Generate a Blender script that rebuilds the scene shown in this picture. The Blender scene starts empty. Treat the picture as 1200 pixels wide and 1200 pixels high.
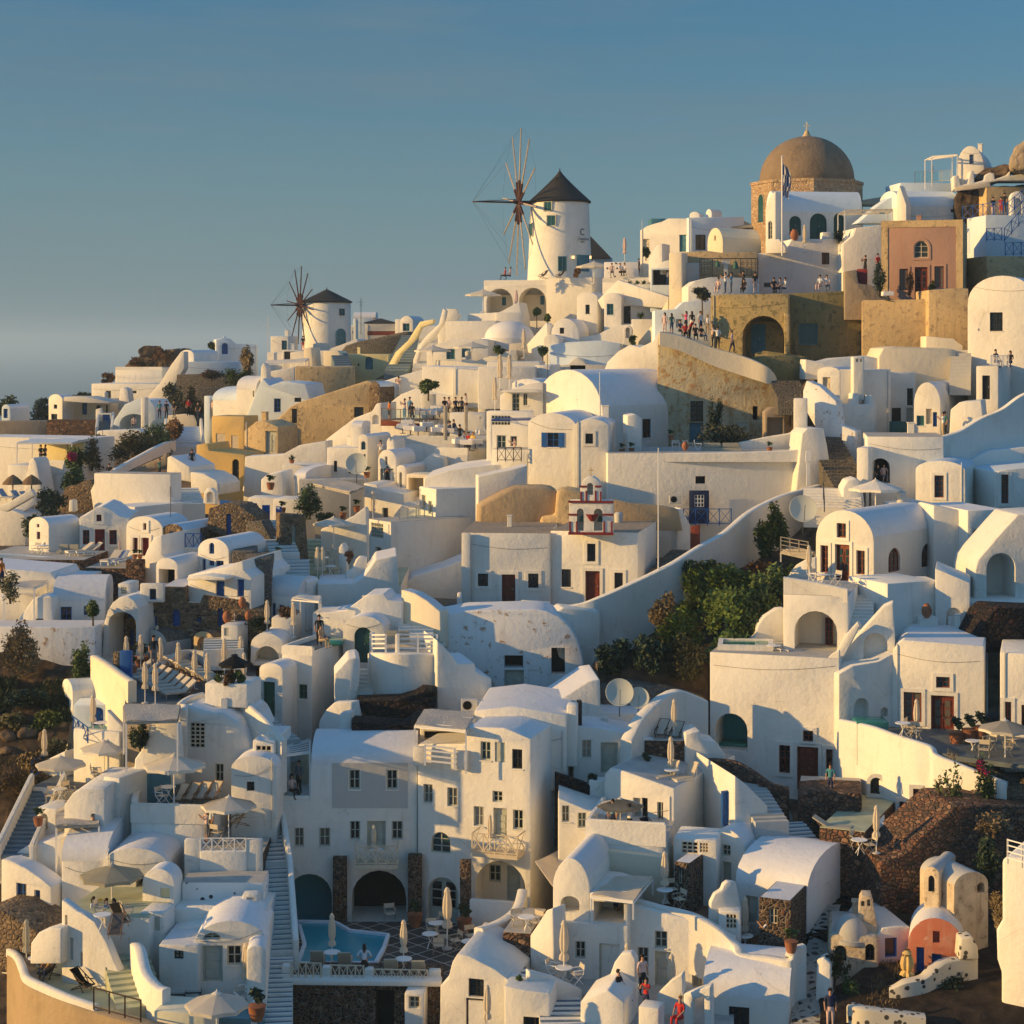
import bpy,bmesh,math,random
from mathutils import Vector,Matrix,noise
from mathutils.geometry import tessellate_polygon
R=random.Random(7)
rad=math.radians
F,YH=2200.0,400.0
scn=bpy.context.scene
COL=scn.collection
cam=bpy.data.cameras.new('camera');camo=bpy.data.objects.new('camera',cam);COL.objects.link(camo)
cam.sensor_width=36;cam.lens=36*F/1200;cam.shift_y=(YH-600)/1200
camo.rotation_euler=(rad(90),0,0);cam.clip_start=1;cam.clip_end=60000
scn.camera=camo
SUN=Vector((-1,-0.19,math.tan(rad(13)))).normalized()
sl=bpy.data.lights.new('sun','SUN');sl.energy=5;sl.angle=rad(0.5);sl.color=(1,.60,.19)
so=bpy.data.objects.new('sun',sl);COL.objects.link(so)
so.rotation_euler=SUN.to_track_quat('Z','Y').to_euler()
W=bpy.data.worlds.new('World');scn.world=W;W.use_nodes=True
nt=W.node_tree;nt.nodes.clear()
def N(t,ty,**kw):
 n=t.nodes.new(ty)
 for k,v in kw.items():setattr(n,k,v)
 return n
sky=N(nt,'ShaderNodeTexSky',sky_type='NISHITA',sun_disc=False)
sky.sun_elevation=rad(13)
sky.sun_rotation=math.atan2(SUN.x,SUN.y)
sky.altitude=100;sky.air_density=1.0;sky.dust_density=0.3;sky.ozone_density=3.0
tc=N(nt,'ShaderNodeTexCoord');sep=N(nt,'ShaderNodeSeparateXYZ');nt.links.new(tc.outputs['Generated'],sep.inputs[0])
mp=N(nt,'ShaderNodeMapping');mp.inputs['Scale'].default_value=(1.4,1.4,16);mp.inputs['Rotation'].default_value=(0,rad(3),0)
nt.links.new(tc.outputs['Generated'],mp.inputs[0])
cn=N(nt,'ShaderNodeTexNoise');cn.inputs['Scale'].default_value=2.6;cn.inputs['Detail'].default_value=7;cn.inputs['Roughness'].default_value=.6
nt.links.new(mp.outputs[0],cn.inputs[0])
cr=N(nt,'ShaderNodeMapRange');cr.inputs[1].default_value=.45;cr.inputs[2].default_value=.8;cr.inputs[4].default_value=.62
nt.links.new(cn.outputs[0],cr.inputs[0])
tint=N(nt,'ShaderNodeMixRGB',blend_type='MULTIPLY');tint.inputs[0].default_value=1
tint.inputs[2].default_value=(.54,.88,.99,1)
nt.links.new(sky.outputs[0],tint.inputs[1])
cm=N(nt,'ShaderNodeMixRGB');nt.links.new(cr.outputs[0],cm.inputs[0]);nt.links.new(tint.outputs[0],cm.inputs[1])
cm.inputs[2].default_value=(1.9,2.75,3.2,1)
hz=N(nt,'ShaderNodeMapRange',interpolation_type='SMOOTHSTEP');nt.links.new(sep.outputs[2],hz.inputs[0]);hz.inputs[1].default_value=-.02;hz.inputs[2].default_value=.20;hz.inputs[3].default_value=.8;hz.inputs[4].default_value=0
hm_=N(nt,'ShaderNodeMixRGB');nt.links.new(hz.outputs[0],hm_.inputs[0]);nt.links.new(cm.outputs[0],hm_.inputs[1]);hm_.inputs[2].default_value=(2.35,3.2,3.8,1)
bg=N(nt,'ShaderNodeBackground');bg.inputs[1].default_value=.074
zb_=N(nt,'ShaderNodeMapRange',interpolation_type='SMOOTHSTEP');nt.links.new(sep.outputs[2],zb_.inputs[0]);zb_.inputs[1].default_value=.12;zb_.inputs[2].default_value=.6;zb_.inputs[3].default_value=.86;zb_.inputs[4].default_value=2.3
zs_=N(nt,'ShaderNodeVectorMath',operation='SCALE');nt.links.new(hm_.outputs[0],zs_.inputs[0]);nt.links.new(zb_.outputs[0],zs_.inputs['Scale']);nt.links.new(zs_.outputs[0],bg.inputs[0])
wo=N(nt,'ShaderNodeOutputWorld');nt.links.new(bg.outputs[0],wo.inputs[0])
scn.view_settings.view_transform='Standard';scn.view_settings.look='None'
scn.view_settings.exposure=0.34;scn.view_settings.gamma=1
scn.cycles.max_bounces=6;scn.cycles.diffuse_bounces=4;scn.cycles.volume_bounces=1
scn.cycles.use_denoising=True
M={}
def srgb(h):
 v=[int(h[i:i+2],16)/255 for i in(0,2,4)]
 return tuple(x/12.92 if x<=.04045 else((x+.055)/1.055)**2.4 for x in v)+(1,)
def base_mat(name,rough=.8):
 m=bpy.data.materials.new(name);m.use_nodes=True
 b=m.node_tree.nodes['Principled BSDF'];b.inputs['Roughness'].default_value=rough
 b.inputs['Specular IOR Level'].default_value=.25
 M[name]=m
 return m,m.node_tree,b
def lin(c):return c if len(c)==4 else tuple(c)+(1,)
def flat(name,c,rough=.7,metal=0,var=.0,scale=3,bump=0):
 m,t,b=base_mat(name,rough);b.inputs['Metallic'].default_value=metal
 b.inputs['Base Color'].default_value=lin(c)
 if var:
  tcn=N(t,'ShaderNodeTexCoord');n=N(t,'ShaderNodeTexNoise');n.inputs['Scale'].default_value=scale;n.inputs['Detail'].default_value=6
  t.links.new(tcn.outputs['Object'],n.inputs[0])
  r=N(t,'ShaderNodeValToRGB')
  r.color_ramp.elements[0].color=tuple(x*(1-var)for x in c[:3])+(1,);r.color_ramp.elements[0].position=.3
  r.color_ramp.elements[1].color=tuple(min(1,x*(1+var))for x in c[:3])+(1,);r.color_ramp.elements[1].position=.7
  t.links.new(n.outputs[0],r.inputs[0]);t.links.new(r.outputs[0],b.inputs['Base Color'])
  if bump:
   bp=N(t,'ShaderNodeBump');bp.inputs['Strength'].default_value=bump;bp.inputs['Distance'].default_value=.1
   t.links.new(n.outputs[0],bp.inputs['Height']);t.links.new(bp.outputs[0],b.inputs['Normal'])
 return m
def plaster(name,c,dirt=(.42,.36,.28),amt=.35,peel=None,bump=.35):
 """lime-washed render: soft mottling, rain streaks, trowel unevenness, optional peeling"""
 m,t,b=base_mat(name,.88)
 tcn=N(t,'ShaderNodeTexCoord');oi=N(t,'ShaderNodeObjectInfo')
 off=N(t,'ShaderNodeVectorMath',operation='ADD');t.links.new(tcn.outputs['Object'],off.inputs[0])
 mul=N(t,'ShaderNodeMath',operation='MULTIPLY');mul.inputs[1].default_value=37;t.links.new(oi.outputs['Random'],mul.inputs[0])
 t.links.new(mul.outputs[0],off.inputs[1])
 n1=N(t,'ShaderNodeTexNoise');n1.inputs['Scale'].default_value=.55;n1.inputs['Detail'].default_value=8;n1.inputs['Roughness'].default_value=.65
 t.links.new(off.outputs[0],n1.inputs[0])
 mpn=N(t,'ShaderNodeMapping');mpn.inputs['Scale'].default_value=(2.6,2.6,.28);t.links.new(off.outputs[0],mpn.inputs[0])
 n2=N(t,'ShaderNodeTexNoise');n2.inputs['Scale'].default_value=1.3;n2.inputs['Detail'].default_value=5;t.links.new(mpn.outputs[0],n2.inputs[0])
 n3=N(t,'ShaderNodeTexNoise');n3.inputs['Scale'].default_value=2.2;n3.inputs['Detail'].default_value=8;n3.inputs['Roughness'].default_value=.7
 t.links.new(off.outputs[0],n3.inputs[0])
 r1=N(t,'ShaderNodeMapRange');r1.inputs[1].default_value=.5;r1.inputs[2].default_value=.85;r1.inputs[4].default_value=amt
 t.links.new(n1.outputs[0],r1.inputs[0])
 r2=N(t,'ShaderNodeMapRange');r2.inputs[1].default_value=.56;r2.inputs[2].default_value=.85;r2.inputs[4].default_value=amt*.9
 t.links.new(n2.outputs[0],r2.inputs[0])
 ad=N(t,'ShaderNodeMath',operation='ADD',use_clamp=True);t.links.new(r1.outputs[0],ad.inputs[0]);t.links.new(r2.outputs[0],ad.inputs[1])
 rv=N(t,'ShaderNodeMapRange');rv.inputs[3].default_value=.90;rv.inputs[4].default_value=1.04;t.links.new(oi.outputs['Random'],rv.inputs[0])
 cv=N(t,'ShaderNodeVectorMath',operation='SCALE');cv.inputs[0].default_value=c[:3];t.links.new(rv.outputs[0],cv.inputs['Scale'])
 mx=N(t,'ShaderNodeMixRGB');t.links.new(ad.outputs[0],mx.inputs[0]);t.links.new(cv.outputs[0],mx.inputs[1]);mx.inputs[2].default_value=lin(dirt)
 vc=N(t,'ShaderNodeTexVoronoi',feature='DISTANCE_TO_EDGE');vc.inputs['Scale'].default_value=.42;wd=N(t,'ShaderNodeMixRGB');wd.inputs[0].default_value=.35;t.links.new(off.outputs[0],wd.inputs[1]);t.links.new(n3.outputs['Color'],wd.inputs[2]);t.links.new(wd.outputs[0],vc.inputs[0])
 rc=N(t,'ShaderNodeMapRange');rc.inputs[1].default_value=.0;rc.inputs[2].default_value=.006;rc.inputs[3].default_value=.45;rc.inputs[4].default_value=0;t.links.new(vc.outputs[0],rc.inputs[0])
 cm2=N(t,'ShaderNodeMath',operation='MULTIPLY');t.links.new(rc.outputs[0],cm2.inputs[0]);rk=N(t,'ShaderNodeMapRange');rk.inputs[1].default_value=.5;rk.inputs[2].default_value=.6;t.links.new(n1.outputs[0],rk.inputs[0]);t.links.new(rk.outputs[0],cm2.inputs[1])
 mc=N(t,'ShaderNodeMixRGB');t.links.new(cm2.outputs[0],mc.inputs[0]);t.links.new(mx.outputs[0],mc.inputs[1]);mc.inputs[2].default_value=(.25,.2,.15,1);out=mc.outputs[0]
 if peel:
  r3=N(t,'ShaderNodeMapRange');r3.inputs[1].default_value=peel[1];r3.inputs[2].default_value=peel[1]+.03
  t.links.new(n3.outputs[0],r3.inputs[0])
  mx2=N(t,'ShaderNodeMixRGB');t.links.new(r3.outputs[0],mx2.inputs[0]);t.links.new(out,mx2.inputs[1]);mx2.inputs[2].default_value=lin(peel[0]);out=mx2.outputs[0]
 t.links.new(out,b.inputs['Base Color'])
 bp=N(t,'ShaderNodeBump');bp.inputs['Strength'].default_value=bump;bp.inputs['Distance'].default_value=.12
 t.links.new(n3.outputs[0],bp.inputs['Height']);t.links.new(bp.outputs[0],b.inputs['Normal'])
 return m
def stone(name,cols,mortar,scale=2.2,mw=.06,bump=.8,stretch=(1,1,1.4)):
 """rubble masonry: Voronoi stones of several colours between mortar joints"""
 m,t,b=base_mat(name,.9)
 tcn=N(t,'ShaderNodeTexCoord');mpn=N(t,'ShaderNodeMapping');mpn.inputs['Scale'].default_value=stretch
 t.links.new(tcn.outputs['Object'],mpn.inputs[0])
 wn=N(t,'ShaderNodeTexNoise');wn.inputs['Scale'].default_value=2;t.links.new(mpn.outputs[0],wn.inputs[0])
 wm=N(t,'ShaderNodeMixRGB');wm.inputs[0].default_value=.12;t.links.new(mpn.outputs[0],wm.inputs[1]);t.links.new(wn.outputs['Color'],wm.inputs[2])
 v1=N(t,'ShaderNodeTexVoronoi',feature='DISTANCE_TO_EDGE');v2=N(t,'ShaderNodeTexVoronoi')
 for v in(v1,v2):v.inputs['Scale'].default_value=scale;t.links.new(wm.outputs[0],v.inputs[0])
 sp=N(t,'ShaderNodeSeparateColor');t.links.new(v2.outputs['Color'],sp.inputs[0])
 r=N(t,'ShaderNodeValToRGB');r.color_ramp.elements[0].color=lin(cols[0]);r.color_ramp.elements[-1].color=lin(cols[-1])
 for i,c in enumerate(cols[1:-1]):r.color_ramp.elements.new((i+1)/(len(cols)-1)).color=lin(c)
 t.links.new(sp.outputs[0],r.inputs[0])
 dn=N(t,'ShaderNodeTexNoise');dn.inputs['Scale'].default_value=7;dn.inputs['Detail'].default_value=6;t.links.new(tcn.outputs['Object'],dn.inputs[0])
 dm=N(t,'ShaderNodeMixRGB',blend_type='OVERLAY');dm.inputs[0].default_value=.7;t.links.new(r.outputs[0],dm.inputs[1]);t.links.new(dn.outputs[0],dm.inputs[2])
 er=N(t,'ShaderNodeMapRange');er.inputs[1].default_value=mw*.5;er.inputs[2].default_value=mw;t.links.new(v1.outputs[0],er.inputs[0])
 mx=N(t,'ShaderNodeMixRGB');t.links.new(er.outputs[0],mx.inputs[0]);mx.inputs[1].default_value=lin(mortar);t.links.new(dm.outputs[0],mx.inputs[2])
 t.links.new(mx.outputs[0],b.inputs['Base Color'])
 er2=N(t,'ShaderNodeMapRange');er2.inputs[2].default_value=mw*2.5;t.links.new(v1.outputs[0],er2.inputs[0])
 bp=N(t,'ShaderNodeBump');bp.inputs['Strength'].default_value=bump;bp.inputs['Distance'].default_value=.12
 t.links.new(er2.outputs[0],bp.inputs['Height']);t.links.new(bp.outputs[0],b.inputs['Normal'])
 return m
plaster('white',(.77,.75,.685),amt=.34,bump=.5)
plaster('roofwhite',(.74,.74,.74),dirt=(.50,.48,.44),amt=.42)
plaster('oldcream',(.62,.52,.38),dirt=(.26,.20,.13),amt=.95,peel=((.34,.27,.19),.57),bump=.9)
plaster('cream',(.78,.69,.52),amt=.25)
plaster('yellow',(.76,.66,.36),amt=.25)
plaster('ochre',(.66,.46,.17),amt=.4)
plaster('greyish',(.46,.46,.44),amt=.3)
plaster('bluewhite',(.62,.72,.80),amt=.2)  # pale blue wash that also puts the blue of shade into white walls
plaster('raw',(.44,.33,.20),dirt=(.24,.17,.10),amt=.6,bump=.8)
plaster('rawgrey',(.33,.27,.20),dirt=(.18,.14,.10),amt=.6,bump=.8)
plaster('beige',(.56,.42,.23),dirt=(.32,.22,.12),amt=.8,peel=((.34,.25,.15),.57),bump=.9)
plaster('oldyellow',(.50,.44,.29),dirt=(.30,.20,.10),amt=1.0,peel=((.40,.25,.12),.54),bump=1)
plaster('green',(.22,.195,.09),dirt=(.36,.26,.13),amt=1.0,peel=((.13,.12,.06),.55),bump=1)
plaster('greenlit',(.44,.35,.17),dirt=(.50,.34,.17),amt=1.0,peel=((.22,.19,.09),.54),bump=1)  # lit copy of green: sunlight is put into the lighter colour
plaster('pink',(.40,.25,.19),dirt=(.34,.17,.12),amt=.7)
plaster('terra',(.45,.15,.09),dirt=(.55,.38,.30),amt=.8,peel=((.58,.42,.34),.62))
plaster('peeling',(.76,.76,.74),amt=.4,peel=((.42,.29,.20),.585))
plaster('domebrown',(.22,.165,.11),dirt=(.11,.085,.06),amt=1.0,peel=((.28,.21,.14),.58),bump=1)
stone('drumstone',[(.36,.22,.12),(.48,.34,.20),(.30,.20,.12)],(.50,.42,.32),2.6,.05)
stone('tanstone',[(.05,.04,.03),(.24,.17,.10),(.13,.09,.06),(.29,.21,.13)],(.20,.15,.10),3.8,.08)
stone('brownstone',[(.10,.05,.035),(.20,.10,.06),(.06,.045,.035),(.27,.16,.10)],(.055,.04,.03),3.6,.07)
stone('lava',[(.010,.009,.009),(.035,.022,.018),(.018,.016,.016),(.075,.03,.018)],(.004,.004,.004),3.0,.09)
stone('lavamortar',[(.03,.022,.018),(.07,.045,.03),(.12,.06,.035)],(.20,.155,.11),4.4,.10)
stone('greystone',[(.10,.095,.085),(.17,.155,.13),(.07,.065,.06)],(.24,.21,.17),5.4,.08)
stone('pebblepath',[(.045,.04,.035),(.16,.14,.11),(.5,.48,.42)],(.62,.60,.54),2.7,.26,.3,(1,1,1))
stone('rooftiles',[(.03,.03,.035),(.05,.05,.055)],(.04,.04,.045),5,.03)
def dots(name,base,dark,scale,thr):
 m,t,b=base_mat(name,.88);tcn=N(t,'ShaderNodeTexCoord');v=N(t,'ShaderNodeTexVoronoi');v.inputs['Scale'].default_value=scale
 t.links.new(tcn.outputs['Object'],v.inputs[0])
 r=N(t,'ShaderNodeMapRange');r.inputs[1].default_value=thr;r.inputs[2].default_value=thr+.04;t.links.new(v.outputs['Distance'],r.inputs[0])
 mx=N(t,'ShaderNodeMixRGB');mx.inputs[1].default_value=lin(dark);mx.inputs[2].default_value=lin(base);t.links.new(r.outputs[0],mx.inputs[0])
 t.links.new(mx.outputs[0],b.inputs['Base Color'])
dots('pebbled',(.60,.56,.46),(.06,.055,.05),2.6,.27)
dots('dotted',(.80,.78,.74),(.05,.05,.05),1.6,.16)
def grid_mat(name,tile,line,size,lw=.06,rot=0,rough=.6):
 m,t,b=base_mat(name,rough);tcn=N(t,'ShaderNodeTexCoord');mpn=N(t,'ShaderNodeMapping');mpn.inputs['Rotation'].default_value=(0,0,rot)
 t.links.new(tcn.outputs['Object'],mpn.inputs[0])
 br=N(t,'ShaderNodeTexBrick');br.offset=0;br.inputs['Scale'].default_value=1;br.inputs['Brick Width'].default_value=size;br.inputs['Row Height'].default_value=size
 br.inputs['Mortar Size'].default_value=lw;br.inputs['Color1'].default_value=lin(tile);br.inputs['Color2'].default_value=tuple(x*1.35 for x in tile[:3])+(1,)
 br.inputs['Mortar'].default_value=lin(line);t.links.new(mpn.outputs[0],br.inputs[0]);t.links.new(br.outputs[0],b.inputs['Base Color'])
grid_mat('poolpaving',(.045,.045,.043),(.42,.40,.36),1.0,.035,rad(45))
grid_mat('paving',(.16,.16,.15),(.33,.32,.29),.6,.02)
flat('terracotta',(.30,.12,.06),.8,var=.25);flat('tfloor',(.22,.11,.065),.85,var=.2,scale=1.5)
flat('floor',(.42,.41,.38),.85,var=.15,scale=1.2);flat('floorgreen',(.42,.44,.30),.85,var=.15,scale=1.2)
flat('slatefloor',(.10,.12,.13),.7,var=.25,scale=1.5);flat('bluefloor',(.13,.27,.30),.7,var=.1)
flat('redwood',(.16,.035,.018),.5,var=.3,scale=6);flat('oldred',(.20,.02,.02),.55,var=.2)
flat('bluepaint',(.015,.09,.32),.45,var=.15);flat('bluestep',(.12,.18,.23),.7,var=.15)
flat('tealpaint',(.06,.18,.24),.5,var=.2);flat('darkteal',(.02,.075,.07),.5,var=.2)
flat('greypaint',(.42,.43,.36),.55,var=.1);flat('creampaint',(.55,.48,.36),.6,var=.12)
flat('whitepaint',(.78,.77,.74),.5);flat('greenpaint',(.035,.12,.07),.5,var=.2)
flat('frameblack',(.02,.018,.016),.5);flat('iron',(.06,.06,.065),.5,.4)
flat('steel',(.5,.5,.5),.3,.9);flat('wood',(.22,.13,.07),.7,var=.3,scale=5)
flat('greywood',(.36,.33,.28),.85,var=.25,scale=5);flat('darkwood',(.06,.035,.025),.7,var=.2)
flat('mill_wood',(.055,.02,.016),.7,var=.2);flat('mill_pale',(.40,.33,.25),.8,var=.2)
flat('thatch',(.035,.033,.032),.95,var=.5,scale=9,bump=1);flat('straw',(.20,.13,.07),.95,var=.4,scale=10,bump=1)
flat('reed',(.46,.42,.36),.9,var=.25,scale=9,bump=.6)
flat('canvas',(.78,.70,.56),.85,var=.06,scale=2);flat('canvaswhite',(.86,.83,.76),.85,var=.04)
flat('canvasgrey',(.58,.55,.45),.85,var=.06);flat('lightfabric',(.70,.66,.58),.85)
flat('darkfabric',(.04,.045,.07),.9);flat('stripes',(.30,.34,.42),.9)
flat('interior',(.018,.018,.018),.9);flat('bronze',(.05,.12,.09),.5,.5)
flat('skin',(.42,.23,.15),.6);flat('hair',(.022,.015,.011),.6);flat('blondhair',(.35,.22,.09),.6)
for nme,c in dict(cblack=(.015,.015,.018),cnavy=(.02,.03,.08),cwhite=(.74,.72,.70),cred=(.45,.03,.03),cpink=(.75,.10,.26),cblue=(.10,.25,.42),clight=(.50,.58,.66),corange=(.50,.17,.03),cteal=(.06,.22,.26),cgreen=(.05,.16,.11),ctan=(.40,.30,.18),cpale=(.60,.44,.40),cdenim=(.06,.10,.18),cgrey=(.16,.16,.17),cyellow=(.75,.48,.05)).items():flat(nme,c,.85)
flat('stem',(.10,.07,.045),.9);flat('flagblue',(.02,.06,.28),.8)
flat('acgrey',(.50,.50,.47),.5);flat('dishgrey',(.50,.52,.46),.5)
flat('rock',(.12,.085,.055),.95,var=.5,scale=1.3,bump=1.2)
flat('darkrock',(.06,.045,.035),.95,var=.5,scale=1.6,bump=1.2)
def translucent(name,amt=.4):
 t=M[name].node_tree;b=t.nodes['Principled BSDF'];tr=N(t,'ShaderNodeBsdfTranslucent');l=b.inputs['Base Color'].links
 if l:t.links.new(l[0].from_socket,tr.inputs[0])
 else:tr.inputs[0].default_value=b.inputs['Base Color'].default_value
 mx=N(t,'ShaderNodeMixShader');mx.inputs[0].default_value=amt;t.links.new(b.outputs[0],mx.inputs[1]);t.links.new(tr.outputs[0],mx.inputs[2]);t.links.new(mx.outputs[0],t.nodes['Material Output'].inputs[0])
for q in('canvas','canvaswhite','canvasgrey','lightfabric'):translucent(q)
def leafmat(name,c):
 m,t,b=base_mat(name,.6)
 oi=N(t,'ShaderNodeNewGeometry');r=N(t,'ShaderNodeValToRGB')
 r.color_ramp.elements[0].color=tuple(x*.45 for x in c)+(1,);r.color_ramp.elements[1].color=tuple(x*1.6 for x in c)+(1,)
 t.links.new(oi.outputs['Random Per Island'],r.inputs[0]);t.links.new(r.outputs[0],b.inputs['Base Color'])
leafmat('leaf',(.055,.09,.022));leafmat('leafbright',(.10,.15,.028));leafmat('olive',(.085,.085,.04))
leafmat('dryleaf',(.15,.11,.055));leafmat('brownleaf',(.13,.065,.025));leafmat('darkleaf',(.022,.04,.018));leafmat('petal',(.45,.03,.09))
def glassm(name,c,rough=.12):
 m,t,b=base_mat(name,rough);b.inputs['Base Color'].default_value=lin(c);b.inputs['Specular IOR Level'].default_value=.5
glassm('pane',(.012,.016,.018))
t_=M['pane'].node_tree;o_=N(t_,'ShaderNodeObjectInfo');r_=N(t_,'ShaderNodeValToRGB');r_.color_ramp.interpolation='CONSTANT'
for p_,c_ in((.0,(.008,.01,.012,1)),(.4,(.03,.035,.035,1)),(.62,(.015,.045,.055,1)),(.8,(.11,.10,.08,1)),(.92,(.28,.26,.22,1))):
 e_=r_.color_ramp.elements.new(p_)if p_ else r_.color_ramp.elements[0];e_.position=p_;e_.color=c_
r_.color_ramp.elements.remove(r_.color_ramp.elements[-1]);t_.links.new(o_.outputs['Random'],r_.inputs[0]);t_.links.new(r_.outputs[0],t_.nodes['Principled BSDF'].inputs['Base Color'])
glassm('panebrown',(.02,.01,.008));glassm('paneteal',(.02,.08,.09))
def clearglass():
 m,t,b=base_mat('clearglass',.05)
 tr=N(t,'ShaderNodeBsdfTransparent');tr.inputs[0].default_value=(.85,.95,.93,1);gl=N(t,'ShaderNodeBsdfGlossy');gl.inputs['Roughness'].default_value=.03
 mx=N(t,'ShaderNodeMixShader');mx.inputs[0].default_value=.12;t.links.new(tr.outputs[0],mx.inputs[1]);t.links.new(gl.outputs[0],mx.inputs[2])
 t.links.new(mx.outputs[0],t.nodes['Material Output'].inputs[0])
clearglass()
def watermat(name,c,rough=.08,scale=1.2,bump=.15,dist=.05):
 m,t,b=base_mat(name,rough);b.inputs['Base Color'].default_value=lin(c);b.inputs['Specular IOR Level'].default_value=.5
 g=N(t,'ShaderNodeTexCoord');n=N(t,'ShaderNodeTexNoise');n.inputs['Scale'].default_value=scale;n.inputs['Detail'].default_value=4
 t.links.new(g.outputs['Object'],n.inputs[0]);bp=N(t,'ShaderNodeBump');bp.inputs['Strength'].default_value=bump;bp.inputs['Distance'].default_value=dist
 t.links.new(n.outputs[0],bp.inputs['Height']);t.links.new(bp.outputs[0],b.inputs['Normal'])
watermat('poolwater',(.02,.30,.40))
flat('alcoveteal',(.03,.24,.29),.6);watermat('jacuzzi',(.03,.20,.17));watermat('seawater',(.012,.045,.075),.35,.02,.5,6)
def lamp_m():
 m,t,b=base_mat('lampglow');b.inputs['Emission Color'].default_value=(1,.62,.15,1);b.inputs['Emission Strength'].default_value=2.2
lamp_m()
def P(x,y,D):return Vector(((x-600)*D/F,D,(YH-y)*D/F))
def tag(o,label=None,cat=None,group=None,kind=None):
 if label:o['label']=label
 if cat:o['category']=cat
 if group:o['group']=group
 if kind:o['kind']=kind
 return o
def empty(name,loc=(0,0,0),rz=0,label=None,cat=None,group=None):
 o=bpy.data.objects.new(name,None);COL.objects.link(o);o.location=loc;o.rotation_euler=(0,0,rz);o.empty_display_size=.1
 return tag(o,label,cat,group)
def mesh_ob(name,bm,mats,parent=None,smooth=None):
 me=bpy.data.meshes.new(name);bm.to_mesh(me);bm.free()
 if smooth is not None:
  me.polygons.foreach_set('use_smooth',[True]*len(me.polygons));me.set_sharp_from_angle(angle=rad(smooth))
 for m in(mats if isinstance(mats,(list,tuple))else[mats]):me.materials.append(M[m]if isinstance(m,str)else m)
 o=bpy.data.objects.new(name,me);COL.objects.link(o)
 if parent is not None:o.parent=parent
 return o
def box(bm,x0,x1,y0,y1,z0,z1,mi=0,T=None):
 vs=[Vector((x,y,z))for x in(x0,x1)for y in(y0,y1)for z in(z0,z1)]
 if T:vs=[T@v for v in vs]
 v=[bm.verts.new(p)for p in vs]
 for f in((0,1,3,2),(4,6,7,5),(0,4,5,1),(2,3,7,6),(0,2,6,4),(1,5,7,3)):
  bm.faces.new([v[i]for i in f]).material_index=mi
def bar(bm,a,b,r,mi=0,n=4,r2=None):
 a,b=Vector(a),Vector(b);d=(b-a)
 if d.length<1e-5:return
 q=d.to_track_quat('Z','Y').to_matrix();r2=r if r2 is None else r2
 A=[bm.verts.new(a+q@Vector((math.cos(t)*r,math.sin(t)*r,0)))for t in[2*math.pi*(i+.5)/n for i in range(n)]]
 B=[bm.verts.new(b+q@Vector((math.cos(t)*r2,math.sin(t)*r2,0)))for t in[2*math.pi*(i+.5)/n for i in range(n)]]
 for i in range(n):bm.faces.new((A[i],A[(i+1)%n],B[(i+1)%n],B[i])).material_index=mi
 bm.faces.new(A[::-1]).material_index=mi;bm.faces.new(B).material_index=mi
def lathe(bm,prof,n=16,c=(0,0,0),mi=0,a0=0,fold=0,nf=8):
 c=Vector(c);rings=[]
 for r,z in prof:
  rings.append([bm.verts.new(c+Vector((math.cos(t+a0)*r*(1+fold*math.cos(nf*t)),math.sin(t+a0)*r*(1+fold*math.cos(nf*t)),z)))for t in[2*math.pi*i/n for i in range(n)]])
 for a,b in zip(rings,rings[1:]):
  for i in range(n):bm.faces.new((a[i],a[(i+1)%n],b[(i+1)%n],b[i])).material_index=mi
 for rg,fl in((rings[0],True),(rings[-1],False)):
  try:bm.faces.new(rg[::-1]if fl else rg).material_index=mi
  except ValueError:pass
def arc(x0,x1,z0,z1,n=14,p=2.0):
 """points left to right over a vault: springs at z0, crown at z1"""
 c,a,h=(x0+x1)/2,(x1-x0)/2,z1-z0
 return[(c-a*math.cos(math.pi*i/n),z0+h*math.sin(math.pi*i/n)**(2/p))for i in range(n+1)]
def poly_holes(bm,outer,holes,to3,mi=0,depths=(),dirn=None,vo=None):
 """tessellated face with reveals and back caps; outer/holes are 2D loops, to3 maps (u,v,depth)"""
 loops=[outer]+holes
 tris=tessellate_polygon([[Vector((p[0],p[1],0))for p in l]for l in loops])
 vs=list(vo)if vo else[bm.verts.new(to3(p[0],p[1],0))for p in outer]
 hv=[]
 for h in holes:
  a=[bm.verts.new(to3(p[0],p[1],0))for p in h];hv.append(a);vs+=a
 for t in tris:
  if len(set(t))==3:
   try:bm.faces.new([vs[i]for i in t]).material_index=mi
   except ValueError:pass
 for h,a,dp in zip(holes,hv,depths):
  b=[bm.verts.new(to3(p[0],p[1],dp))for p in h];n=len(a)
  for i in range(n):bm.faces.new((a[i],a[(i+1)%n],b[(i+1)%n],b[i])).material_index=mi
  bm.faces.new(b).material_index=mi
 return set(v for a in hv for v in a)
CLR={'r':'redwood','o':'oldred','b':'bluepaint','t':'tealpaint','g':'greypaint','n':'greenpaint','w':'whitepaint','k':'frameblack','d':'darkteal','c':'creampaint','y':'yellow'}
def shape(u0,u1,v0,v1,fl):
 if 'a' in fl:
  h=min((u1-u0)/2,(v1-v0)*.9)if 'l' not in fl else(u1-u0)*.38
  return[(u0,v0)]+arc(u0,u1,v1-h,v1,10)+[(u1,v0)]if v1-h>v0+.02 else arc(u0,u1,v0,v1,10)
 return[(u0,v0),(u0,v1),(u1,v1),(u1,v0)]
def shrink(lp,k):
 us=[p[0]for p in lp];vs=[p[1]for p in lp];cu,cv=(min(us)+max(us))/2,(min(vs)+max(vs))/2
 su=1-2*k/max(.05,max(us)-min(us));sv=1-2*k/max(.05,max(vs)-min(vs))
 return[(cu+(p[0]-cu)*su,cv+(p[1]-cv)*sv)for p in lp]
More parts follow.
